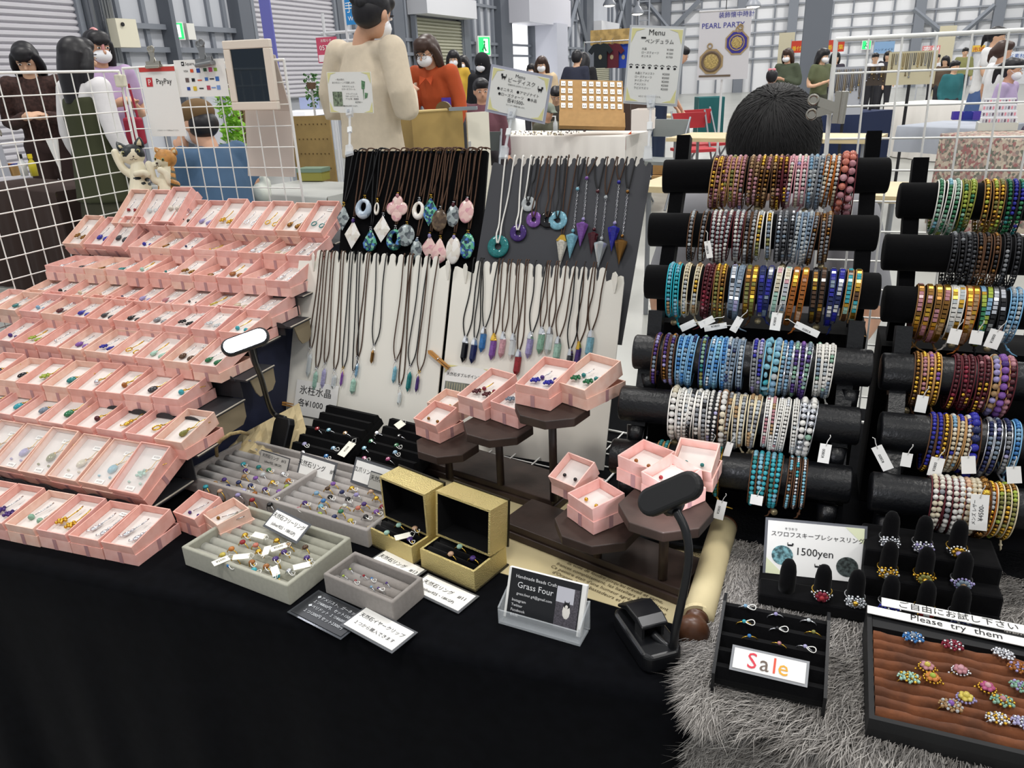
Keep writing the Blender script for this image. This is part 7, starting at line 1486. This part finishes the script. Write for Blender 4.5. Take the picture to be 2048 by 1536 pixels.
# ================================================================ PEOPLE
SKIN = mat('#D9AE90', .55); SKIN2 = mat('#CFA084', .55); HAIRB = mat('#17151A', .45); HAIRD = mat('#3A261E', .45); MASK = mat('#ECECF0', .7)
def person(label, px, ytop, d, face, top, bottom, hair='bob', haircol=None, mask=True, seated=False, lean=0, nod=12, arms='down', sleeve='long', H=None, skirt=False, glasses=False, vest=None, fine=False, W=1.0, collar=None, extra=None, seatz=.45, hipz=None, hx=0):
    P = atd(px, ytop, d); far = d > 7.5; rest = 1.65
    hips = hipz if hipz else (seatz+.1 if seated else .90)
    full = 0.75*math.cos(rad(lean))+.0*lean; s = 1.0 if seated else (H or P.z+.02)/1.65
    if seated: k = (P.z-hips)/(.76*math.cos(rad(lean*.9))); s = max(.8, min(1.2, k))
    hz = hips if seated else .90*s
    if lean and not seated: s = 1.0; hz = .90; s = (P.z-hz)/(.76*math.cos(rad(lean)*1.0)); s = max(.85, min(1.12, s))
    Rl = Rx(rad(lean)); 
    def J(x, y, z): v = Rl @ Vector((x, y, z)); return (v.x*s, v.y*s, hz+v.z*s)
    hc_ = Vector(J(hx, -.02, .635)); 
    off = Rz(rad(face)) @ hc_
    t = thing('person', label, 'person', T(P.x-off.x, P.y-off.y, 0) @ Rz(rad(face)))
    HM_ = T(*hc_) @ Rx(rad(lean*.6+nod)) @ Matrix.Scale(s, 4)
    def Hh(x, y, z): return tuple(HM_ @ Vector((x, y, z)))
    hr = HM_
    sh = [J(sx*.175*W, 0, .47) for sx in (-1, 1)]
    poses = {'down': [((.23, .02, .2), (.24, -.06, -.02))]*2, 'forward': [((.22, -.06, .2), (.13, -.27, .18))]*2, 'hold': [((.24, .02, .18), (.06, -.25, .26))]*2, 'chin': [((.22, .0, .2), (.14, -.26, .2)), ((.2, -.16, .22), (.07, -.15, .52))], 'low': [((.23, -.08, .18), (.16, -.30, .02))]*2}
    arm = []
    for i, sx in enumerate((-1, 1)):
        e, w_ = poses[arms][i]; arm.append((J(sx*.17*W, 0, .465), J(sx*e[0]*W, e[1], e[2]), J(sx*w_[0], w_[1], w_[2])))
    vx = .0075 if fine else (.012 if not far else .02)
    sk = [('t', [J(0, .01, .44), J(0, .0, .53), tuple(hc_+Vector((0, 0, -.02)))], [.058*s, .052*s, .05*s])]
    sk += [('s', (0, .012, .02), (.076, .092, .098), hr), ('s', (0, -.018, -.045), (.06, .062, .065), hr), ('s', (0, -.095, -.018), (.012, .018, .018), hr), ('s', (-.077, .01, -.01), (.012, .02, .03), hr), ('s', (.077, .01, -.01), (.012, .02, .03), hr)]
    for (a, e, w_), sx in zip(arm, (-1, 1)):
        a_, e_, w__ = Vector(a), Vector(e), Vector(w_); dr = (w__-e_).normalized()
        sk.append(('t', [a, e, w_] if sleeve != 'long' else [tuple(e_.lerp(w__, .5)), w_], ([.045*s, .038*s, .026*s] if sleeve != 'long' else [.03*s, .026*s])))
        pm = w__+dr*.045*s; sk.append(('t', [w_, tuple(pm), tuple(w__+dr*.085*s)], [.024*s, .034*s, .028*s]))
        if not far:
            sd = dr.cross(Vector((0, 0, 1))).normalized() if abs(dr.z) < .95 else Vector((1, 0, 0))
            for k in range(4):
                b0 = w__+dr*.08*s+sd*(-.024+.016*k)*s; L = (.062, .072, .07, .055)[k]*s
                sk.append(('t', [tuple(b0), tuple(b0+dr*L*.55+Vector((0, 0, -.006))), tuple(b0+dr*L*.85+Vector((0, 0, -.022)))], [.0105*s, .0095*s, .0085*s]))
            sk.append(('t', [tuple(w__+dr*.02*s-sd*.02*s), tuple(w__+dr*.045*s-sd*.045*s), tuple(w__+dr*.07*s-sd*.05*s)], [.013*s, .011*s, .009*s]))
    sk.append(('t', [J(0, .01, -.06), J(0, .01, .12), J(0, 0, .30), J(0, .005, .43)], [.10*s, .092*s, .10*s, .075*s], 1.35)); sk.append(('t', [J(-.15*W, 0, .45), J(.15*W, 0, .45)], [.046*s, .046*s]))
    for a, e, w_ in arm: sk.append(('t', [a, e, w_], [.045*s, .038*s, .026*s]))
    for sx in (-1, 1): sk.append(('t', [(sx*.09*s, 0, hz-.02), (sx*.12*s, -.42*s, hz-.03), (sx*.12*s, -.42*s, .08)] if seated else [(sx*.085*s, 0, hz), (sx*.1*s, -.01, .48*s), (sx*.1*s, .01, .08)], [.075*s, .05*s, .036*s]))
    blob('body', sk, SKIN if len(label) % 2 else SKIN2, t, vx, 2)
    tp = mat(top, .85, noise=.08, scale=12) if isinstance(top, str) else top
    sl = [('t', [J(0, .01, -.06), J(0, .01, .12), J(0, -.0, .30), J(0, .005, .43), J(0, .01, .50)], [.125*s*W, .112*s*W, .122*s*W, .095*s, .062*s], 1.45)]
    sl.append(('t', [J(-.15*W, .0, .455), J(.15*W, 0, .455)], [.062*s, .062*s]))
    for a, e, w_ in arm:
        w2 = tuple(Vector(e).lerp(Vector(w_), .86)); m2 = tuple(Vector(a).lerp(Vector(e), .6))
        sl.append(('t', [a, e, w2] if sleeve == 'long' else [a, m2], [.064*s*W, .056*s*W, .044*s] if sleeve == 'long' else [.066*s, .062*s]))
    blob('top', sl, tp, t, max(vx*1.3, .011), 4)
    bt = mat(bottom, .85, noise=.1, scale=12)
    if seated: lg = [('t', [(sx*.09*s, 0, hz-.02), (sx*.12*s, -.42*s, hz-.03), (sx*.12*s, -.42*s, .08)], [.095*s, .07*s, .05*s]) for sx in (-1, 1)]+[('s', (0, 0, hz-.02), (.17*s, .13*s, .1*s))]
    elif skirt: lg = [('t', [(0, 0, hz+.03), (0, 0, hz-.25*s), (0, 0, hz-.55*s)], [.12*s, .16*s, .2*s], 1.3)]
    else: lg = [('t', [(sx*.085*s, 0, hz), (sx*.1*s, -.01, .48*s), (sx*.1*s, .01, .09)], [.105*s, .072*s, .055*s]) for sx in (-1, 1)]+[('s', (0, 0, hz-.01), (.165*s, .12*s, .11*s))]
    blob('skirt' if skirt else 'trousers', lg, bt, t, .02, 2)
    for sx in (-1, 1):
        y_ = -.42*s if seated else 0; b = MB(); b.sph((sx*.1*s, y_-.05, .045), (.045, .12, .044), nu=10, nv=6); b.build('shoe', INK, t, smooth=True)
    hm = haircol or HAIRB; hv = max(vx, .009); hp = [('s', (0, .03, .035), (.090, .100, .092), hr), ('s', (0, .045, .0), (.086, .082, .09), hr), ('s', (0, -.03, .075), (.078, .06, .05), hr)]
    if hair in ('bob', 'long', 'half'):
        L = {'bob': .20, 'long': .32, 'half': .27}[hair]
        for sx in (-1, 1): hp.append(('t', [Hh(sx*.07, -.01, .03), Hh(sx*.088, .015, -.06), Hh(sx*.085, .03, -L*.8)], [.034*s, .036*s, .024*s]))
        hp.append(('t', [Hh(0, .05, .03), Hh(0, .08, -.08), Hh(0, .08, -L)], [.072*s, .062*s, .04*s], 1.35))
        if hair != 'half': hp.append(('s', (0, -.075, .055), (.062, .022, .03), hr))
    elif hair == 'bun': hp += [('s', (0, .115, .03), (.045, .04, .045), hr), ('s', (0, -.07, .06), (.05, .02, .02), hr)]
    elif hair == 'pony': hp += [('t', [Hh(0, .11, .03), Hh(0, .15, -.03), Hh(0, .14, -.16)], [.03*s, .032*s, .016*s])]
    elif hair == 'short': hp += [('s', (0, .05, -.04), (.072, .06, .05), hr)]
    if hair == 'hood': blob('hood', [('s', (0, .02, .02), (.105, .12, .125), hr), ('t', [Hh(0, .06, -.05), J(0, .06, .4)], [.1*s, .12*s], 1.3)], tp, t, hv, 3)
    elif hair == 'cap':
        blob('hair', [('s', (0, .04, -.01), (.082, .085, .075), hr)], hm, t, hv, 2)
        blob('cap', [('s', (0, .01, .055), (.092, .108, .075), hr), ('s', (0, -.12, .03), (.07, .07, .012), hr)], mat('#6A5234' if 'blue' in label else '#7C8478', .85), t, hv, 2)
    else: blob('hair', hp, hm, t, hv, 3)
    if mask: 
        MB().sph((0, -.052, -.045), (.064, .058, .05), nu=14, nv=9, M=hr).build('face_mask', MASK, t, smooth=True)
        if not far:
            for sx in (-1, 1): MB().tube([Hh(sx*.055, -.06, -.03), Hh(sx*.08, -.01, .0)], .0016, 4).build('mask_strap', MASK, t)
    for sx in (-1, 1): MB().sph((sx*.03, -.083, .012), (.014, .006, .007), 0, 8, 5, M=hr).sph((sx*.03, -.088, .012), (.007, .004, .007), 1, 8, 5, M=hr).sph((sx*.03, -.086, .03), (.018, .004, .0035), 1, 8, 4, M=hr).build('eye', [mat('#E6E0DA', .3), HAIRB], t, smooth=True)
    if glasses:
        b = MB()
        for sx in (-1, 1): b.torus(.022, .0016, 16, 5, 0, hr @ T(sx*.031, -.102, .005) @ Rx(rad(90)) @ Matrix.Diagonal((1.15, 1, 1, 1)).to_4x4()); b.tube([Hh(sx*.053, -.10, .01), Hh(sx*.08, .0, .008)], .0016, 4)
        b.tube([Hh(-.01, -.104, .008), Hh(.01, -.104, .008)], .0016, 4); b.build('glasses', mat('#4A4440', .3), t)
    if vest: blob('vest', [('t', [J(0, .01, -.22), J(0, .01, .0), J(0, .01, .12), J(0, 0, .30), J(0, .005, .42)], [.16*s, .137*s, .124*s, .134*s, .112*s], 1.42)], mat(vest, .9), t, .014, 3)
    if extra: extra(t, J, Hh, hr, s)
    return t
def cap_deco(t, J, Hh, hr, s):
    blob('flower_cap', [('s', (0, .045, .04), (.094, .095, .085), hr), ('s', (-.03, .12, .05), (.035, .03, .035), hr), ('s', (.02, .13, .02), (.03, .025, .03), hr), ('s', (-.02, .125, .0), (.03, .025, .025), hr)], mat('#24242A', .6, noise=.5, scale=60), t, .009, 2)
    MB().tube([Hh(.075, .0, -.01), Hh(.078, -.005, -.05)], .003, 6).sph(Hh(.078, -.005, -.055), .006).build('earring', SILVER, t)
def orange_deco(t, J, Hh, hr, s):
    MB().tube([J(-.13, -.09, .42), J(-.15, -.14, .25), J(-.17, -.13, .0)], .018, 6, flat=.4).build('bag_strap', mat('#E2D6C2', .7), t)
    MB().box((0, 0, 0), (.07, .004, .09), 0, T(*J(.15, -.145, .26)) @ Rz(rad(20))).build('badge', mat('#4B35A0', .5), t)
    text([('A', 0, -.02, .05)], [WHITECARD], t).matrix_local = T(*J(.15, -.150, .26)) @ Rz(rad(20)) @ Rx(rad(90))
    for sx in (-1, 1): MB().prism([(0, 0), (sx*.06, .02), (sx*.05, -.05)][::sx], 0, .006, 0, T(*J(0, -.115, .46)) @ Rx(rad(70))).build('collar', mat('#B8481E', .8), t)
def headband(t, J, Hh, hr, s): MB().torus(.098, .011, 24, 8, 0, hr @ T(0, .02, .03) @ Ry(rad(90)) @ Rx(rad(0)) @ Matrix.Diagonal((1.0, 1.03, 1, 1)).to_4x4()).build('headband', mat('#E2A0A0', .6), t, smooth=True)
person('man seen from behind in cream knitted sweater and black flower-patterned cap, browsing a counter', 748, 17, 4.0, 165, mat('#D0C2AC', .9, noise=.05, scale=30, bump=.15), '#1C1E26', 'short', mask=True, nod=24, arms='hold', fine=True, H=1.70, W=1.14, hx=-.075, extra=cap_deco)
person('woman in orange shirt with brown hair, glasses and white mask leaning over the counter', 850, 70, 5.6, -6, '#B85028', '#2A2C34', 'long', HAIRD, True, lean=20, nod=10, arms='low', glasses=True, fine=True, extra=orange_deco)
person('young woman with black bob hair in floral dark top looking down at the far left', 42, 84, 5.6, 40, mat('#4A332E', .85, noise=.5, scale=50), '#3A2A28', 'bob', None, False, lean=8, nod=26, arms='hold', fine=True, H=1.62)
person('young woman with long black hair in white blouse and olive vest, seen from behind', 152, 84, 4.45, 172, '#E2DFE0', '#3A3A2A', 'half', None, False, nod=6, arms='down', vest='#3B3E28', skirt=True, fine=True)
person('young woman with long black hair, pink headband and lilac blouse at the left', 190, 68, 5.6, 70, '#B9A0C4', '#8A8296', 'long', None, True, nod=8, arms='hold', sleeve='short', fine=True, extra=headband)
t = thing('shoulder_bag', 'crimson bag carried by the woman in the lilac blouse', 'bag', T(*atd(270, 262, 5.3))); o = MB().box((0, 0, 0), (.14, .06, .18)).build('body', mat('#9A2038', .7), t); bev(o, .02, 3); MB().tube([(-.05, 0, .09), (-.03, 0, .3), (.03, 0, .3), (.05, 0, .09)], .008, 6).build('handle', mat('#9A2038', .7), t)
person('seated man in blue T-shirt and brown cap with white mask, hand at his chin', 388, 197, 3.7, -105, '#46617E', '#2A3038', 'cap', None, True, seated=True, lean=14, nod=4, arms='chin', sleeve='short', fine=True)
t = thing('stool', 'stool under the seated man in the blue T-shirt', 'stool', T(*[*atd(388, 197, 3.7)[:2], 0])); MB().cyl((0, 0, .4), (0, 0, .44), .17, 20).build('seat', mat('#55585C', .6), t); [MB().cyl((.12*math.cos(a), .12*math.sin(a), .4), (.15*math.cos(a), .15*math.sin(a), .001), .012, 6).build('leg', mat('#8E9298', .4, .6), t) for a in (.8, 2.4, 3.9, 5.5)]
FARP = [('woman with long dark hair, mask and yellow top beyond the woman in orange', 906, 104, 11, 20, '#C9A23A', '#2A3450', 'long', {}), ('woman with short hair and white mask behind the one in yellow', 925, 114, 13, -10, '#2E3038', '#2A2C34', 'bob', {}), ('person in a black hooded cloak with white mask', 963, 112, 9.5, -5, '#17171C', '#17171C', 'hood', {}),
 ('seated person in dark pink patterned top behind the tilted Menu sign', 962, 156, 7.2, 30, '#6E4650', '#2A2428', 'short', dict(seated=True, mask=False)), ('woman with dark brown hair, white mask and beige top above the tilted Menu sign', 1083, 116, 10.4, 10, '#D9C2A0', '#6A5A4A', 'long', dict(haircol=HAIRD)), ('small figure with dark hair near the bright doorway', 1062, 130, 14, 0, '#D9D2D0', '#3A3A40', 'bob', {}),
 ('person with curly black hair and navy jacket seen from behind', 1155, 126, 10.6, 170, '#24283A', '#24242A', 'short', dict(mask=False, lean=10)), ('person in black coat seen from behind near the T-shirts', 1168, 108, 12.4, 175, '#17181C', '#17181C', 'long', dict(mask=False)), ('seated person with black hair bending behind the grey cap', 1112, 172, 8.7, 20, '#4A4640', '#2A2A2A', 'short', dict(seated=True, lean=20, nod=25, mask=False)), 
 ('seated child in grey-green cap and top behind the tilted Menu sign', 1096, 208, 8.4, 60, '#5A5A4C', '#2A2C30', 'cap', dict(seated=True, lean=6, mask=False, hipz=.36)), ('person in light blue shirt and dark jeans bending forward by the red chairs', 1362, 128, 8.6, 110, '#A9B4C8', '#2C3A54', 'short', dict(lean=24, arms='low', sleeve='short', mask=False)),
 ('woman with grey-brown hair, mask and dark green apron left of the pillar', 1576, 100, 12, -25, '#4A5240', '#2E3430', 'bob', dict(arms='hold', haircol=HAIRD)), ('woman with black hair, mask and olive blouse reading, right of the pillar', 1648, 100, 11, 50, '#5E6448', '#3A3C30', 'bob', dict(arms='hold', sleeve='short')),
 ('person with dark hair partly behind the olive-bloused woman', 1672, 106, 14, 20, '#3A3440', '#2A2A30', 'bob', dict(mask=False)), ('child with pink hair bow behind the head of the seller', 1545, 143, 8.5, 175, '#3A3E44', '#2A2A30', 'short', dict(mask=False, H=1.2, extra=lambda t, J, Hh, hr, s: MB().sph((-.03, .09, .1), (.03, .012, .02), M=hr).sph((.03, .09, .1), (.03, .012, .02), M=hr).sph((0, .095, .1), (.01, .01, .01), M=hr).build('hair_bow', mat('#E2909A', .6), t))),
 ('woman in white T-shirt and blue skirt with black hair tied back, right side', 1998, 60, 8.3, 60, '#E2E2E2', '#4A6290', 'pony', dict(sleeve='short', skirt=True, arms='forward', mask=False, lean=6)), ('woman in white top with brown hair at the right edge', 2012, 86, 7.6, 110, '#E6E6E8', '#8A8A92', 'pony', dict(haircol=HAIRD, mask=False, sleeve='short')),
 ('seated woman with dark hair, grey mask and lilac top at the right edge', 2030, 115, 6.6, 62, '#B4A2C4', '#5A5060', 'pony', dict(seated=True, hipz=.62)), ('far visitor in teal top behind the necklace board', 1912, 124, 11, 30, '#2C6A70', '#2A2A30', 'short', dict(mask=False)), ('far visitor with white shirt and dark hair left of the necklace board', 1752, 108, 16, 10, '#D9D9DC', '#2A2A30', 'short', dict(mask=False)),
 ('far visitor in dark clothes beyond the beige necklace board', 1777, 104, 17, -20, '#2E2C34', '#2A2A30', 'bob', dict(mask=False)), ('far visitor with black hair and patterned top right of the necklace board', 1932, 97, 19, 0, '#8A8A5A', '#2A2A30', 'short', dict(mask=False)), ('far visitor in white by the far partition', 1876, 110, 19, 15, '#D2D2D8', '#2A2A30', 'short', dict(mask=False)), ('far visitor in brown by the far partition', 1892, 114, 15, -30, '#5A4A3C', '#2A2A30', 'bob', dict(mask=False))]
for lab, px, yt, d, fc, tp, bt, hs, kw in FARP: person(lab, px, yt, d, fc, tp, bt, hs, kw.pop('haircol', None), kw.pop('mask', True), **kw)
# ---- the seller, head bowed, seated behind the stand
def seller():
    c = atd(1545, 300, 1.70); t = thing('person', 'seated seller with black hair and head bowed low, grey T-shirt, behind the bracelet stand', 'person', T(c.x, c.y, 0))
    hz = c.z; R = .088
    HMx = T(0, 0, hz) @ Rx(rad(38))
    def Hh(x, y, z): return tuple(HMx @ Vector((x, y, z)))
    z0 = hz-.115
    sh = [(-.17, .12, z0-.02), (.17, .12, z0-.02)]
    sk = [('s', (0, 0, 0), (.084, .098, .105), HMx), ('s', (0, -.03, -.06), (.062, .062, .06), HMx), ('s', (0, -.10, -.03), (.013, .018, .02), HMx), ('s', (-.086, .0, -.02), (.012, .02, .032), HMx), ('s', (.086, 0, -.02), (.012, .02, .032), HMx), ('t', [Hh(0, .03, -.03), (0, .11, z0+.02), (0, .14, z0-.06)], [.058, .06, .066]), ('t', [(0, .2, .46), (0, .19, z0-.35), (0, .15, z0-.12), (0, .13, z0-.03)], [.11, .105, .1, .06], 1.4)]
    for sx in (-1, 1):
        sk.append(('t', [(0, .13, z0-.06), (sx*.17, .13, z0-.06), (sx*.23, .08, z0-.22), (sx*.22, .05, z0-.30), (sx*.12, -.12, z0-.33)], [.05, .05, .045, .038, .028])); 
        for k in range(4): sk.append(('t', [(sx*(.115-.015*k), -.14, z0-.335), (sx*(.10-.015*k), -.19, z0-.34), (sx*(.095-.015*k), -.215, z0-.36)], [.0105, .0095, .0085]))
        sk.append(('t', [(sx*.12, -.12, z0-.33), (sx*.09, -.15, z0-.335)], [.03, .026])); sk.append(('t', [(sx*.07, -.12, z0-.32), (sx*.045, -.155, z0-.32)], [.013, .009]))
    blob('body', sk, SKIN2, t, .0065, 3)
    GT = mat('#8C8C90', .85, noise=.06, scale=20)
    sl = [('t', [(0, .20, .46), (0, .19, z0-.35), (0, .15, z0-.12), (0, .13, z0-.02)], [.14, .13, .125, .08], 1.5), ('t', [(-.16, .13, z0-.05), (.16, .13, z0-.05)], [.07, .07])]+[('t', [(sx*.18, .13, z0-.05), (sx*.23, .09, z0-.22)], [.068, .062]) for sx in (-1, 1)]
    blob('t_shirt', sl, GT, t, .012, 4)
    blob('trousers', [('t', [(sx*.09, .2, .48), (sx*.12, -.2, .46), (sx*.12, -.2, .08)], [.1, .075, .055]) for sx in (-1, 1)]+[('s', (0, .2, .47), (.18, .14, .1))], mat('#24262C', .9), t, .02, 2)
    for sx in (-1, 1): MB().sph((sx*.12, -.25, .045), (.045, .12, .044), nu=10, nv=6).build('shoe', INK, t, smooth=True)
    MB().sph((0, -.065, -.055), (.062, .055, .048), nu=14, nv=9, M=HMx).build('face_mask', MASK, t, smooth=True)
    cap_ = blob('hair', [('s', (0, .012, .022), (.0935, .108, .105), HMx), ('s', (0, -.05, .02), (.08, .06, .06), HMx), ('s', (0, .06, -.03), (.08, .06, .07), HMx)], mat('#0B0A0C', .75), t, .006, 4)
    rr = np.random.RandomState(6); K = 7000; v = []; f = []
    crown = Vector((-.01, .035, 1)).normalized()
    for i in range(K):
        th = math.acos(1-rr.rand()*1.25); ph_ = rr.rand()*6.283; dl = .55+.45*rr.rand(); pts = []
        sw_ = .35*rr.randn()*.3
        for k in range(4):
            a = th+dl*k/3*.9; p_ = ph_+sw_*k/3+.12*k/3
            x, y, z = math.sin(a)*math.cos(p_), math.sin(a)*math.sin(p_), math.cos(a)
            r = 1.05+.035*rr.rand()*(.4+k/3)
            pts.append(Vector((x*.0935*r, .012+y*.110*r, .022+z*.105*r)))
        if pts[-1].z < -.085 or (pts[-1].y < -.085 and pts[-1].z < -.035): continue
        n = len(v); tg = (pts[1]-pts[0]).cross(pts[1]).normalized()
        for k, p_ in enumerate(pts): w2 = .0007*(1-.6*k/3); v += [tuple(p_-tg*w2), tuple(p_+tg*w2)]
        f += [(n+2*k, n+2*k+1, n+2*k+3, n+2*k+2) for k in range(3)]
    b = MB(); b.add(v, f, 0, HMx); o = b.build('hair_strands', [mat('#141213', .65)], t, smooth=True); tag(o, kind='stuff')
    s2 = thing('stool', 'stool under the seated seller', 'stool', T(c.x, c.y+.2, 0)); MB().cyl((0, 0, .34), (0, 0, .37), .17, 20).build('seat', mat('#55585C', .6), s2)
    for a in (.8, 2.4, 3.9, 5.5): MB().cyl((.12*math.cos(a), .12*math.sin(a), .34), (.15*math.cos(a), .15*math.sin(a), .001), .012, 6).build('leg', mat('#8E9298', .4, .6), s2)
seller()
bpy.data.objects.remove(_fo); bpy.data.scenes.remove(TMP)
